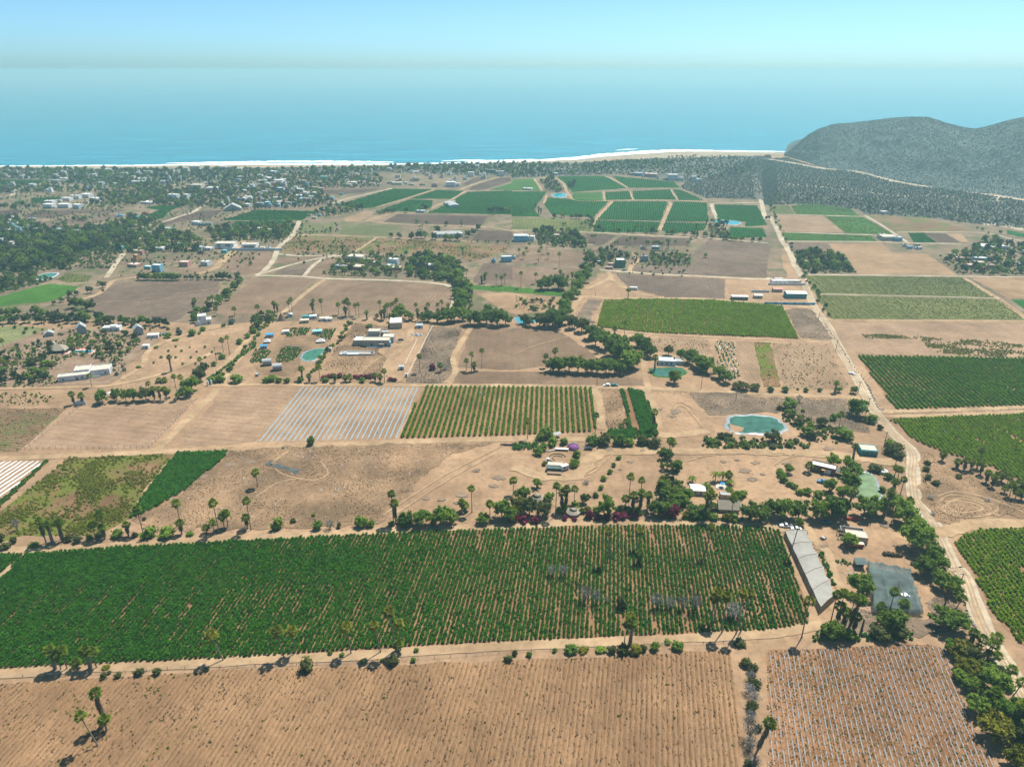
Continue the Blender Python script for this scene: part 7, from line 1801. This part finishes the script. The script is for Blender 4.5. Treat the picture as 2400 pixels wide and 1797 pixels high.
trees('b1', 'in the clipped row by the sand lot', '1300,855,130,d,0.9 1430,850,150,m,0.95 1540,850,130,d,0.9 1620,840,150,m,1.0 1690,830,120,m,0.9 2120,790,150,m,1.1 1960,830,110,m,0.8 2190,810,130,m')
# reservoir thicket and right bank
grove('in the olive thicket below the reservoir', 'b2:1640,185 1660,110 1850,70 2208,120 b3:140,110 430,160 330,190 0,190 b2:1900,190', 6.0, 'OOOoD', 5, 8, 1.3)
grove('around the reservoir and turquoise house', 'c3:100,1180 220,1170 480,1270 680,1310 720,1400 560,1440 380,1400 240,1300 130,1240', 6.5, 'dmoOMD', 4, 6.5, 1.2)
shrubs('c3', 'at the road bend', '880,1250,110,m,0.7 1050,1520,110,o,0.7 1100,1500,130,o,0.6 1130,1560,110,o,0.6 1040,1450,80,m 960,1310,60,o 690,1580,70,m')
trees('c3', 'by the main road', '765,1190,175,m,0.8 735,1000,65,d 610,990,50,m 190,1135,130,m,0.7')
shrubs('c3', 'on the farm lot left of the road', '445,985,45,d 325,985,45,d 255,970,25,d 150,985,70,d 20,985,60,d 265,1075,60,g,1.0 300,1160,40,m 560,1230,80,m 95,1140,50,o')
shrubs('b3', 'on the turning lot', '1370,325,60,o,0.7 1450,500,75,o,0.6 1640,440,60,o,0.6 1380,450,60,o 1360,380,60,o 1400,620,60,g,0.5 1420,760,50,g,0.5 1890,640,60,g,0.4')
shrubs('b3', 'around the brown house', '340,580,80,m 270,580,70,m 230,530,60,m 180,510,60,m 130,470,80,m 110,430,80,m 100,400,60,m 430,610,90,d 920,380,120,o,0.5 1035,450,80,d 980,560,70,m')
# --- c band
trees('c2', 'in the dark belt behind the pond house', '520,440,110,o 600,470,120,o 680,530,130,d 720,590,120,d 800,620,150,d 870,680,150,d 930,720,160,d 1000,790,160,m 1050,780,150,m 960,640,130,d 1080,600,120,m 1140,650,130,d 1190,690,110,d 890,610,120,d')
trees('c2', 'in the clipped block along the strip', '330,810,110 400,815,130 490,815,140 570,820,130 650,825,130 730,825,120,d 810,830,130 880,830,120,m 940,835,100')
trees('c2', 'right of the pond house', '1450,700,80,m 1530,740,110 1600,780,120,m 1680,820,130,m 1630,820,110 1780,870,110 1840,910,110 1400,910,115,m 1930,960,90,o,0.6 1990,970,110,o,0.6 2090,975,90,o,0.6 1560,700,80,m 1350,670,80,o')
trees('c2', 'in the centre tree belt', '430,400,130 350,420,150 280,420,120 470,340,110,m 440,290,110,m 480,220,110,m 530,180,100,m 560,130,120,m 580,70,110,m 620,40,110,m 390,440,120 240,430,110,o 150,420,90,o 100,400,80,o 310,100,110,m 260,110,100,d 400,100,120,d 440,110,100,d')
trees('c1', 'in the dark belt below the ruled brown field', '1200,380,90 1250,350,110,m 1320,370,80 1480,380,90 1560,390,90 1650,390,110 1710,380,120 1780,370,110,m 1850,410,120 1930,410,120 1990,400,120 2080,415,140 2150,410,110 1760,290,110,m 1780,220,100,m 1740,180,90,m 2000,310,80,m 1440,385,80 1640,340,80,m')
grove('in the palm grove below the farm compound', 'd1:1290,1090 1350,920 1560,920 1750,1000 1800,1090 1770,1150 1560,1140 1400,1110', 8, 'dmPPPS', 6, 9)
grove('in the green belt right of the ruled field', 'd1:1690,1170 1800,1120 1870,1170 1880,1300 1850,1400 1740,1400 1730,1260', 8, 'mmPdP', 6, 8)
grove('in the farm compound gardens', 'd1:560,1080 700,990 780,900 880,890 1280,930 1250,1060 1230,1100 700,1100', 8.5, 'mmdMF', 3, 5.5)
grove('in the orchard lot', 'd2:30,1270 400,1295 370,1390 30,1400', 8, 'mdo', 2.5, 4, 1.1, 0.85)
shrubs('c0', 'young in the villa field', '1518,600,25,m 1640,605,20,m 1770,605,25,m 1455,640,25,m 1568,640,25,m 1698,645,20,m 1830,650,25,m 1390,695,30,m 1518,695,25,m 1648,695,25,m 1770,695,25,m 1325,740,25,m 1578,750,25,m 1690,750,25,m 1195,780,50,m,0.4 1550,490,60,b 1660,500,70,m 1455,520,60,m 1720,490,30,m 1345,610,50,m,0.4 1520,545,60,m,0.3 1750,460,50,m 1930,425,40,m 2000,400,60,b')
shrubs('c0', 'along the lane and fence', '1915,700,60,m 1850,760,50,d 1900,900,90,m 1840,910,80,m 2040,905,120,m,0.6 2070,570,60,m 2140,520,60,m 2180,480,70,m 1990,800,50,d 1450,1000,60,d')
trees('c0', 'along the palm row of the villa field', '885,1085,110,m,1.0 1010,1065,90,m,1.1 1090,1070,70,m,1.5 1155,1070,95,m,1.1 1265,1060,110,o,1.0 1620,1030,100,m 1660,980,130,m 1720,890,110,o 1760,840,100,o 1600,960,80,m')
grove('in the villa garden', 'c0:0,640 180,590 420,560 640,520 900,490 1150,500 1250,560 1100,660 1020,760 940,740 800,690 620,690 450,790 300,870 0,850', 7.0, 'mmydBMoMm', 3.0, 5.6, 1.25)
grove('in the villa front garden', 'c0:950,740 1080,740 1100,820 1000,880 950,840', 7, 'BmB', 3, 4.5)
grove('in the orchard at the left edge', 'c0:-60,830 240,840 470,850 500,920 220,950 -60,960', 7, 'dmy', 4, 6)
grove('in small vegetable rows at the left edge', 'c0:0,1000 350,990 480,1050 450,1090 0,1110', 6, 'MMO', 1.6, 3.2, 1.0, 0.8)
treeline('behind the villa garden', 'c0:-100,390 200,395 500,385 800,400 1100,410 1450,430', 6, 'dddmPS', 6, 9)
treeline('second row behind the villa garden', 'c0:-100,350 250,330 420,350 700,370 1000,390', 7, 'dmSP', 6, 9)
trees('c0', 'on the bank of the grey field', '640,265,95,m 715,275,95,d 780,290,100,m')
treeline('along the lane beside the grey field', 'c0:1650,420 1700,330 1800,290 1880,250 1930,200 1960,130 2040,80 2080,20', 7, 'dmdSo', 5, 8)
treeline('along the left lane bank', 'f0:850,1180 1200,1020 1500,960 1700,890 1780,760', 9, 'ooodO', 4, 7)
treeline('in the hedge right of the garden pond', 'c1:820,385 780,440 740,510 690,580 620,620 580,700 540,760 480,830', 3.2, 'MMMmOY', 3.0, 5.0)
treeline('in the green hedge of the farm lane', 'c1:170,330 100,400 20,470 c0:2180,560 2080,660 1980,780 1880,890', 3.6, 'MMMmD', 3.0, 4.5)
shrubs('c1', 'flowering below the building site', '590,880,60,p,0.6 630,868,60,p,0.6 670,862,60,p,0.6 720,862,60,p,0.6 860,868,50,p,0.6 900,872,60,p,0.6 945,868,60,p,0.6 990,866,60,p,0.6 1160,890,50,p,0.6 1195,895,50,p,0.6 1520,795,65,p,0.9')
shrubs('c1', 'green at the lower edge of the building site', '90,905,70,m 140,895,80,m 200,905,60,m 270,908,60,m 380,905,70,m 600,905,60,m 920,905,60,m 980,430,60,m,0.5 1630,795,70,g,0.6')
grove('in the leafy corner left of the teepee', 'c1:-40,340 170,320 180,370 90,430 -40,500', 6, 'mmMd', 3.5, 6)
trees('d1', 'beside the two white cottages', '1345,780,60,d 1410,770,60,d 1450,770,60,d 1390,640,35,d 1475,650,35,d 1645,660,40,d 1240,770,50,m 1540,780,60,m 1650,790,60,m 1690,790,50,d 1740,790,60,m 1830,760,60,m 1880,740,50,m 1920,700,50,m 1170,760,40,m 1570,720,60,m')
treeline('along the track of the weedy fields', 'd1:220,910 500,912 740,912', 9, 'OOO', 3, 5)
treeline('hedge of the two white cottages', 'd1:1500,790 1850,800 2212,820', 7, 'MMd', 3, 5)
# --- d band
treeline('belt below the green blocks', 'd2:330,595 480,600 680,605 d2:700,690 950,720 1250,730 1500,745 1700,765 1900,790 2200,800', 9, 'ddodP', 5, 8)
grove('in the wood at the centre top', 'd2:200,700 300,680 380,700 560,710 640,760 640,850 420,850 300,830 200,830', 11, 'dmPdo', 6, 9)
grove('in the walled orchard', 'd2:1190,900 1540,900 1540,1010 1180,1000', 8, 'mmydF', 3.5, 5.5)
grove('around the centre green house', 'd2:750,860 860,860 1030,900 1000,950 870,960 800,1020 740,1010', 9, 'mdMP', 4, 6)
grove('in the tree strip at centre', 'd2:650,900 720,890 720,1000 680,1080 590,1080 620,1000', 9, 'dmdP', 6, 8)
grove('beside the reservoir of the far green block', 'd2:1700,640 1860,620 1860,780 1720,760', 12, 'ddPo', 5, 8)
grove('in the wood beside the left reservoir', 'd2:230,260 350,250 450,340 430,370 300,360', 14, 'ddo', 6, 9)
grove('in the clump right of the left reservoir', 'd2:480,290 540,290 540,340 490,345', 12, 'dd', 6, 9)
grove('in the dark palm grove right of the road', 'd3:220,1140 380,1115 500,1150 620,1200 680,1290 300,1295 250,1240', 9, 'dmPPF', 6, 9)
grove('around the pink houses at far right', 'd3:1290,1140 1400,1180 1650,1040 1800,1030 1990,1080 2150,1100 2150,1300 1700,1310 1480,1300', 13, 'ddmPo', 5, 9)
treeline('along the main road verge', 'd3:10,760 60,870 100,960 d3:320,1360 370,1460 440,1560 480,1640', 9, 'oOdO', 3, 5)
grove('in the yellowish village grove', 'e1:1380,1260 1700,1190 2200,1170 e2:0,1180 600,1150 680,1230 500,1400 0,1420 e1:1500,1440', 10, 'myydm', 6, 9)
grove('in the wood left of the seaside green block', 'd1:480,560 650,500 900,460 930,530 760,560 560,590', 15, 'ddom', 6, 10)
grove('in the big left wood', 'f0:-500,700 0,600 700,580 900,520 1250,540 1270,420 1250,250 1700,200 1650,0 900,0 0,-50 -500,100', 10.5, 'ddmmoy', 8, 12, 1.15)
grove('in the lower left wood', 'f0:-500,960 0,930 650,780 800,720 600,640 0,700 -500,800', 9, 'dom', 5, 8)
grove('in the left village gardens', 'e1:0,1250 300,1180 550,1050 400,1060 0,1000 e0:2100,1150 1400,1200 1000,1250 700,1180 300,1050 -400,1000 -400,1600 1400,1650 e1:300,1650 1250,1620 1300,1500 1100,1350 600,1250', 10.5, 'ddmoPm', 5, 9)

# labels: each counted from the left among its like in its place
from collections import defaultdict
byk = defaultdict(list)
for o, desc, where in REG: byk[desc, where].append(o)
for (desc, where), L_ in byk.items():
    L_.sort(key=lambda o: img_x(o.location.x, max(o.location.y, 60)))
    for i, o in enumerate(L_):
        o['label'] = f"{desc} {where}" if len(L_) == 1 else f"{ordinal(i + 1)} {desc} from left {where}"

# low growth under the stands of trees
r = np.random.default_rng(91); UX, UY, US = [], [], []
for P, sp, hm in GROVES:
    x, y = fill(P, sp * 0.33, r); k = r.random(len(x)) < 0.62; UX.append(x[k]); UY.append(y[k]); US.append(r.uniform(0.2, 0.5, k.sum()) * hm)
scatter('undergrowth', 'low green undergrowth beneath the groves and gardens', 'undergrowth', np.concatenate(UX), np.concatenate(UY), np.zeros(sum(map(len, UX))), np.concatenate(US) * 0.55, r.uniform(0, 6.28, sum(map(len, UX))), PRO['under_leaf'])
# --- woods too far or too dense to count
def wood(name, label, polys, spacing, smin, smax, protos='far_tree', keep=0.85, extra=()):
    r = np.random.default_rng(len(label) + 3); X, Y = [], []
    for P in polys:
        x, y = fill(mp(P), spacing, r); X.append(x); Y.append(y)
    X = np.concatenate(X); Y = np.concatenate(Y); k = (r.random(len(X)) < keep) & (vnoise(X, Y, 55) < 0.8); X, Y = X[k], Y[k]
    S = r.uniform(smin, smax, len(X))
    if extra:
        E_ = np.array(extra); X = np.append(X, E_[:, 0]); Y = np.append(Y, E_[:, 1]); S = np.append(S, np.abs(E_[:, 2]))
    scatter(name, label, 'wood', X, Y, np.zeros(len(X)), S, r.uniform(0, 6.28, len(X)), PRO[protos])
wood('coastal_woodland', 'hazy blue-green belt of trees behind the beach', ['e0:-900,200 0,190 1500,200 e1:600,195 1800,190 e2:0,220 1500,170 2100,160 e3:600,70 1269,55 d2:600,130 1000,110 1350,100 1400,150 900,200 300,230 0,240 e3:1260,180 700,150 0,130 e2:1500,300 0,250 e1:1900,380 400,460 e0:1500,450 700,370 -900,360'], 13, 4.5, 9, extra=())
wood('town_trees', 'hazy trees scattered between the houses of the seaside town', ['e1:1300,480 e2:0,240 1500,300 2200,300 2150,500 1100,540 1300,700 1400,770 900,860 0,880 e1:2208,900 1500,880 1400,700', 'e0:-400,470 900,440 2208,400 e1:900,480 1300,500 1400,700 1500,880 900,860 300,780 e0:2000,860 1500,860 1700,620 700,600 -400,680', 'e0:-300,800 600,800 650,880 300,900 -300,900', 'e1:0,560 700,560 1300,560 1500,700 1500,880 900,840 300,800 e0:2000,860 1800,700'], 11.5, 4, 8, keep=0.85)
wood('scrub_trees', 'dark shrubby trees scattered through the dry flats', ['d3:0,745 350,730 700,770 760,800 1240,845 1640,900 1990,930 1990,900 1300,790 700,720 0,690', 'd3:1260,850 1400,880 1700,960 1850,1000 1750,1000 1300,880', 'd2:1460,160 2050,120 2080,200 1500,300', 'd2:900,110 1500,60 2000,70 1900,110 1400,130'], 13, 3, 6, keep=0.7)

if SPILL:
    r = np.random.default_rng(4); E_ = np.array(SPILL)
    scatter('village_wood', 'dense dark wood around the left village', 'wood', E_[:, 0], E_[:, 1], np.zeros(len(E_)), np.abs(E_[:, 2]), r.uniform(0, 6.28, len(E_)), PRO['far_tree'])
print('COUNTS', COUNT, len(SPILL))
# ================================================================== FAR HOUSES OF THE TOWN AND THE PLAIN
CW = {'W': ('white', 'white', 'white'), 'C': ('cream', 'cream', 'cream'), 'G': ('grey', 'grey', 'grey'), 'T': ('tan', 'cream', 'tan'), 'B': ('skyblue', 'white', 'pale blue'), 'U': ('blue', 'white', 'bright blue'),
      'P': ('pink', 'cream', 'pink'), 'R': ('red', 'cream', 'red'), 'Q': ('turquoise', 'white', 'turquoise'), 'N': ('green', 'grey', 'green'), 'O': ('orange', 'cream', 'orange'), 'D': ('dark', 'dark', 'dark')}
HREG = []
def far_house(cr, x, y, wp, hp, c, where, rz=None):
    X, Y = G(cr, x, y); s = mpp(cr, x, y); w = max(4.5, wp * s); h = max(2.6, hp * s * 0.92)
    if rz is None: rz = GRID + HR.uniform(-0.25, 0.25)
    d = w * HR.uniform(0.55, 0.85)
    t = thing('house', '', 'house', (X, Y, 0), rz, 'houses of the plain and the seaside town')
    wall, roof, word = CW[c]
    storeys = max(1, int(h / 3.0))
    two = storeys > 1 and HR.random() < 0.6
    h1 = h if not two else h * 0.55
    nw = max(2, min(5, int(w / 3.2)))
    wins = [('f', (k + 0.5) / nw * w - w / 2, 0.9, min(1.6, w / nw * 0.5), 1.3) for k in range(nw)] if wp * CROPSCALE(cr) > 6 else []
    block(t, w, d, h1, wall, roof, wins=wins, par=0.35)
    if two:
        w2 = w * HR.uniform(0.5, 0.75); x2 = (w - w2) / 2 * HR.choice((-1, 1)) * 0.9
        block(t, w2, d * 0.8, h - h1, wall, roof, x0=x2, y0=d * 0.15, z0=h1 + 0.01, wins=[('f', -w2 * 0.22, 0.8, w2 * 0.22, 1.4), ('f', w2 * 0.22, 0.8, w2 * 0.22, 1.4)] if wins else [], par=0.35)
    elif HR.random() < 0.5:
        MB().box(-w * 0.2, d * 0.5, h + 0.003, -w * 0.2 + 1.4, d * 0.5 + 1.4, h + 1.1).build('roof_tank', 'wall_dark', t)
    size = 'small' if w < 8 else 'long' if w > 17 else 'mid-sized'
    if two or storeys > 1: size += ' tall'
    HREG.append((t, f"{size} {word} house", where))
HR = random.Random(5)
def CROPSCALE(cr): return 1.0 / CROPS[cr][2]
def far_houses(cr, where, s):
    for a in s.split():
        q = a.split(','); far_house(cr, *map(float, q[:4]), q[4], where)
far_houses('e0', 'in the apartment rows at far left', '820,875,170,75,W 1090,870,180,70,W 1310,880,150,75,W 830,785,150,40,W 1130,745,160,55,W 1290,715,160,65,W 1460,690,160,65,W 1620,760,150,65,W 1000,760,90,30,W 1480,790,80,35,C 1700,775,50,40,C')
far_houses('e0', 'at the left shore', '390,325,45,45,W 565,280,90,22,W 100,345,90,25,C 340,355,60,12,W 460,352,70,12,W 1400,315,90,30,G 1620,340,110,55,W 1680,360,50,40,W 930,415,150,28,G 1080,380,130,18,W 1860,240,110,45,W 2080,205,60,28,W 1540,240,120,40,G 1980,495,80,22,G 1580,515,70,28,G 1500,545,40,18,U 2060,300,90,40,C 1830,320,60,14,P 2150,310,90,50,C')
far_houses('e0', 'in the left village gardens', '130,1100,90,28,W 200,1160,200,24,W 210,1285,400,35,G 130,1365,160,55,W 490,1380,110,50,G 540,1080,110,32,G 370,1105,110,28,G 600,1515,45,18,W 910,1365,90,30,T 1790,1225,110,26,B 2100,1265,130,40,G 1085,1430,70,40,G 2060,1590,110,60,Q 1540,1475,60,24,C 1210,1340,80,14,W 190,1050,70,20,W')
t = site('church', 'small pale blue steepled hut on the grey field', 'church', 'e0', 2060, 1020, 0.1)
block(t, 10, 5, 2.2, 'skyblue', 'grey', par=0.1); MB().cyl(0, 2.5, 2.2, 8.5, 2.2, 0.1, 4).build('steeple', 'wall_skyblue', t)
far_houses('e1', 'beside the beach at left', '740,275,100,80,C 840,265,70,55,W 970,255,140,80,C 1150,225,180,80,C 600,310,120,50,G 330,290,130,60,G 150,320,130,60,G 1620,195,150,45,W 1730,190,60,35,C 1910,215,90,30,W 2110,235,90,26,P 200,390,230,22,W 110,465,230,55,G 1495,335,50,14,W 1350,195,110,16,W')
far_houses('e1', 'at the left edge of the town', '1170,540,190,75,C 1100,470,60,70,T 1450,560,220,45,W 1360,455,100,22,W 1920,350,190,26,W 1890,425,90,60,G 2100,545,130,85,W 2180,500,80,60,C 770,735,180,105,W 960,720,150,90,W 1100,690,120,60,W 300,800,220,38,W 720,810,90,22,P 920,815,100,40,P 1950,740,170,50,W 2100,730,90,45,W 1700,845,110,25,W 830,790,70,20,P')
t = site('barn', 'grey barn with broad gable above the village green', 'barn', 'e1', 1810, 915, 0.3); gable(t, 22, 14, 3.5, 6.0, 'grey', 'roof_grey', over=1.0); opening(t, 'f', 0, 0, 3.0, 3.5, 22, 14, name='door', pane='wall_dark')
far_houses('e1', 'along the village lane', '290,985,90,45,R 80,1045,140,28,Q 1160,1165,150,65,W 1280,1175,130,40,N 1385,1170,110,50,G 370,1365,90,95,C 985,1360,60,75,W 540,1530,95,60,P 480,1535,60,55,W 530,1600,150,50,W 870,1530,180,40,W 660,1250,110,14,B 180,1650,120,50,O 1370,1600,130,50,W 80,1190,110,28,T')
t = site('villa', 'white walled villa left of the sandy lane', 'house', 'e1', 1670, 1570, 0.0)
block(t, 21, 12, 6.0, 'white', 'cream', wins=[('f', -6, 3.2, 4, 1.8), ('f', 4, 3.2, 6, 1.8), ('f', -6, 0.8, 2, 1.4), ('f', 5, 0.8, 2, 1.4)]); MB().box(-26, 0, 0, -10.6, 0.4, 2.6).build('yard_wall', 'wall_white', t); MB().box(10.6, -8, 0, 11.0, 12, 2.4).build('side_wall', 'wall_white', t)
block(t, 10, 6, 2.8, 'palewall', 'white', x0=-30, y0=-3)
t = site('villa', 'white terrace villa right of the sandy lane', 'house', 'e1', 2090, 1570, 0.0)
block(t, 17, 10, 5.0, 'white', 'cream', wins=[('f', 0, 0.6, 12, 3.2)]); MB().box(-26, -9, 0, 40, -8.6, 2.8).build('garden_wall', 'wall_palewall', t); MB().box(-14, -8.4, 0, 36, -0.2, 1.2).build('terrace', 'roof_cream', t)
far_houses('e2', 'in the seaside town', '100,440,130,50,W 200,390,180,45,W 150,500,130,70,W 380,450,160,65,W 300,480,110,55,P 470,480,70,60,W 140,360,80,40,B 260,270,150,38,B 820,275,60,24,P 490,310,100,20,P 480,360,70,20,C 1160,380,120,60,Q 1230,330,70,28,C 800,450,120,60,T 950,445,100,35,C 770,365,80,18,P 1060,440,60,22,W 1220,255,90,22,P 1380,265,90,34,P 1310,215,120,20,C 860,220,80,14,C 1970,240,55,50,W 1890,255,80,20,W 1510,360,90,22,C 1640,480,170,60,C 1580,500,110,50,C 1800,440,90,40,C 2000,470,110,30,C 2120,480,60,28,W')
far_houses('e2', 'along the lower edge of the town', '430,590,150,70,U 160,645,150,70,G 20,590,60,45,C 750,580,120,45,W 630,580,40,30,C 850,650,70,55,W 960,640,150,40,W 715,685,140,35,B 800,760,140,60,Q 950,705,110,40,B 1130,745,120,35,W 1180,745,60,45,W 920,770,90,70,T 660,815,100,45,U 580,810,50,35,R 60,850,150,75,G 170,850,140,85,Q 370,850,90,50,B 380,785,110,45,C 470,775,60,30,R 520,855,100,30,C 750,835,60,35,C 1290,710,90,22,B 1470,640,60,24,B 150,760,80,45,W 215,735,50,40,W 490,650,60,24,C 640,655,60,18,C 1010,570,80,30,C 430,680,40,24,P 1000,1060,80,24,C 920,1010,40,40,C 1090,1005,40,18,B 1190,920,40,18,C')
far_houses('e2', 'in the yellowish village grove', '60,1260,110,50,W 200,1270,90,40,C 300,1330,90,50,P 430,1320,90,55,W 70,1590,150,50,C 210,1590,60,60,W 300,1350,110,24,W')
far_houses('e3', 'on the palm-lined shore', '240,85,40,36,R 290,95,55,45,O 745,80,45,22,W 680,90,40,28,C 440,85,60,26,B 905,95,60,20,W 925,70,40,26,W 50,125,40,24,W 40,130,30,16,P 360,135,55,14,P 290,150,90,14,C')
far_houses('e3', 'beside the pale lane near the sea', '860,190,60,48,W 920,170,50,40,T 1060,150,60,32,N 1160,185,60,55,W 1110,160,50,40,T 660,290,95,50,W 720,285,65,32,W 500,290,60,36,P 700,215,60,16,G 800,220,40,20,B 380,275,60,18,T 270,275,60,18,C 130,270,90,24,C 60,260,60,24,C 215,260,40,18,W 960,115,40,10,B')
t = site('shed', 'lone farm shed with dark solar roof in green field', 'shed', 'e3', 700, 490, 0.35); gable(t, 14, 34, 3.0, 1.0, 'palewall', 'roof_grey', over=0.5)
far_houses('e3', 'at the farm yard in the green blocks', '670,445,60,16,P 630,480,40,26,C 355,545,90,8,G')
for k, (x, y) in enumerate(((560, 790), (690, 785))):
    t = site('cottage', ('left' if k == 0 else 'right') + ' of two white cottages with grey vaulted roofs', 'cottage', 'e3', x, y, 0.1)
    gable(t, 17, 12, 4.2, 2.0, 'white', 'roof_grey', axis='x'); block(t, 6, 8, 4.5, 'white', 'white', x0=8.0, y0=-2.5, wins=[('f', 0, 0.8, 2.4, 2.4)])
    for u in (-5, -1): opening(t, 'f', u, 0.8, 1.6, 1.6, 17, 12)
far_houses('f1', 'behind the clipped palm row', '283,330,90,75,B 550,275,90,48,P 755,268,85,45,W 60,225,70,70,O 110,160,70,45,P 40,280,110,20,P 190,300,70,14,B 955,140,45,28,Q 715,150,55,22,D 870,100,20,10,W')
far_houses('d1', 'in the farm compound', '840,1040,140,28,P 850,970,130,45,C 900,965,60,40,W 1045,1000,70,18,C 1180,1000,85,55,W 1190,1045,110,22,P 1150,1025,70,20,B 985,970,60,22,P 1500,1040,80,45,W 930,1010,70,16,D 720,1030,90,14,G')
far_houses('d1', 'right of the long weedy field', '2165,975,90,50,B 2050,980,30,30,B')
far_houses('d2', 'at centre', '75,800,120,55,B 155,795,70,45,W 1145,970,60,50,G 935,1000,50,45,R 950,1010,40,55,N 300,760,50,20,C 860,1010,60,20,P 380,760,60,18,T 1240,865,60,24,B 1130,865,40,28,C 755,990,30,18,B 10,950,30,24,B')
t = site('green_house', 'tall dark green building beside the centre lane', 'house', 'd2', 940, 1022, 0.05); block(t, 9, 10, 7.5, 'green', 'white', wins=[('f', -2, 1.0, 1.4, 1.4), ('f', 2, 1.0, 1.4, 1.4), ('f', -2, 4.5, 1.4, 1.4), ('f', 2, 4.5, 1.4, 1.4)])
far_houses('d2', 'beyond the green blocks', '1090,230,70,26,B 1040,225,50,20,P 1195,240,110,28,P 1390,270,85,52,W 1455,270,45,26,W 1585,285,60,50,W 1625,280,30,20,W 330,200,40,12,P 410,185,40,12,W 365,225,60,18,B 440,190,40,10,C 620,190,30,10,C 745,212,40,8,P 870,190,60,12,C 1330,265,50,14,P 130,352,80,10,W 840,1040,60,14,P')
far_houses('d3', 'by the farm sheds at right', '905,830,50,14,W 950,1040,120,30,C 1010,1045,60,30,B 1070,1090,50,18,C 1100,1105,40,20,B 1170,1110,50,16,W 890,1010,40,22,W 1160,1085,40,14,C')
far_houses('d3', 'among the trees at far right', '1740,1110,140,22,W 1830,1110,70,28,W 1650,1195,90,14,B 1640,1245,80,38,P 1720,1255,60,28,P 1590,1250,70,20,P 1970,1250,50,30,U 1730,1250,60,14,W 1660,1285,30,40,R 1490,1195,60,24,P 2020,1150,60,30,C')
def sprinkle(where, s, n, cols, seed):
    r = np.random.default_rng(seed); P = mp(s); X, Y = fill(P, 24, r); idx = r.permutation(len(X))[:n]
    for i in idx:
        w = r.uniform(5.5, 11); d = w * r.uniform(0.6, 0.9); h = r.uniform(2.8, 5.5); c = cols[r.integers(len(cols))]; wall, roof, word = CW[c]
        t = thing('house', '', 'house', (X[i], Y[i], 0), GRID + r.uniform(-0.3, 0.3), 'houses of the plain and the seaside town')
        block(t, w, d, h, wall, roof, par=0.35)
        if r.random() < 0.5: block(t, w * 0.5, d * 0.7, 2.6, wall, roof, x0=w * 0.2, y0=d * 0.15, z0=h + 0.01, par=0.3)
        HREG.append((t, f"{'small' if w < 8 else 'mid-sized'} {word} cottage", where))
sprinkle('scattered through the seaside town', 'e1:1500,500 e2:0,260 1500,300 2100,320 2050,480 1100,530 1200,700 900,850 0,870 e1:2208,880 1600,840', 46, 'WWWCCBGTP', 3)
sprinkle('scattered through the left shore woods', 'e0:-100,230 1500,230 e1:600,260 1300,420 600,560 e0:1500,600 200,640 -100,500', 30, 'WWCG', 4)
sprinkle('scattered behind the palm-lined shore', 'e3:0,110 600,90 1250,80 1250,180 700,260 0,270', 26, 'WWCPT', 5)
sprinkle('scattered through the left village', 'e0:-50,1080 700,1180 1500,1350 1700,1600 200,1640 -50,1640', 20, 'WCGTB', 6)
byh = defaultdict(list)
for o, desc, where in HREG: byh[desc, where].append(o)
for (desc, where), L_ in byh.items():
    L_.sort(key=lambda o: img_x(o.location.x, o.location.y))
    for i, o in enumerate(L_):
        o['label'] = f"{desc} {where}" if len(L_) == 1 else f"{ordinal(i + 1)} {desc} from left {where}"
# ------------------------------------------------------------------ the air
def haze():
    m = bpy.data.materials.new('haze'); m.use_nodes = True; nt = m.node_tree
    nt.nodes.remove(nt.nodes["Principled BSDF"])
    v = nt.nodes.new('ShaderNodeVolumePrincipled')
    v.inputs['Color'].default_value = (0.47, 0.81, 0.845, 1)
    v.inputs['Density'].default_value = 0.00018
    v.inputs['Anisotropy'].default_value = 0.2
    nt.links.new(v.outputs[0], nt.nodes['Material Output'].inputs['Volume'])
    b = MB().box(-46000, -3500, -5, 46000, 61000, 199)
    o = link('haze', mesh_from('haze', b.V, b.F, m))
    tag(o, 'pale blue sea haze over the whole plain', 'haze', kind='stuff')
haze()
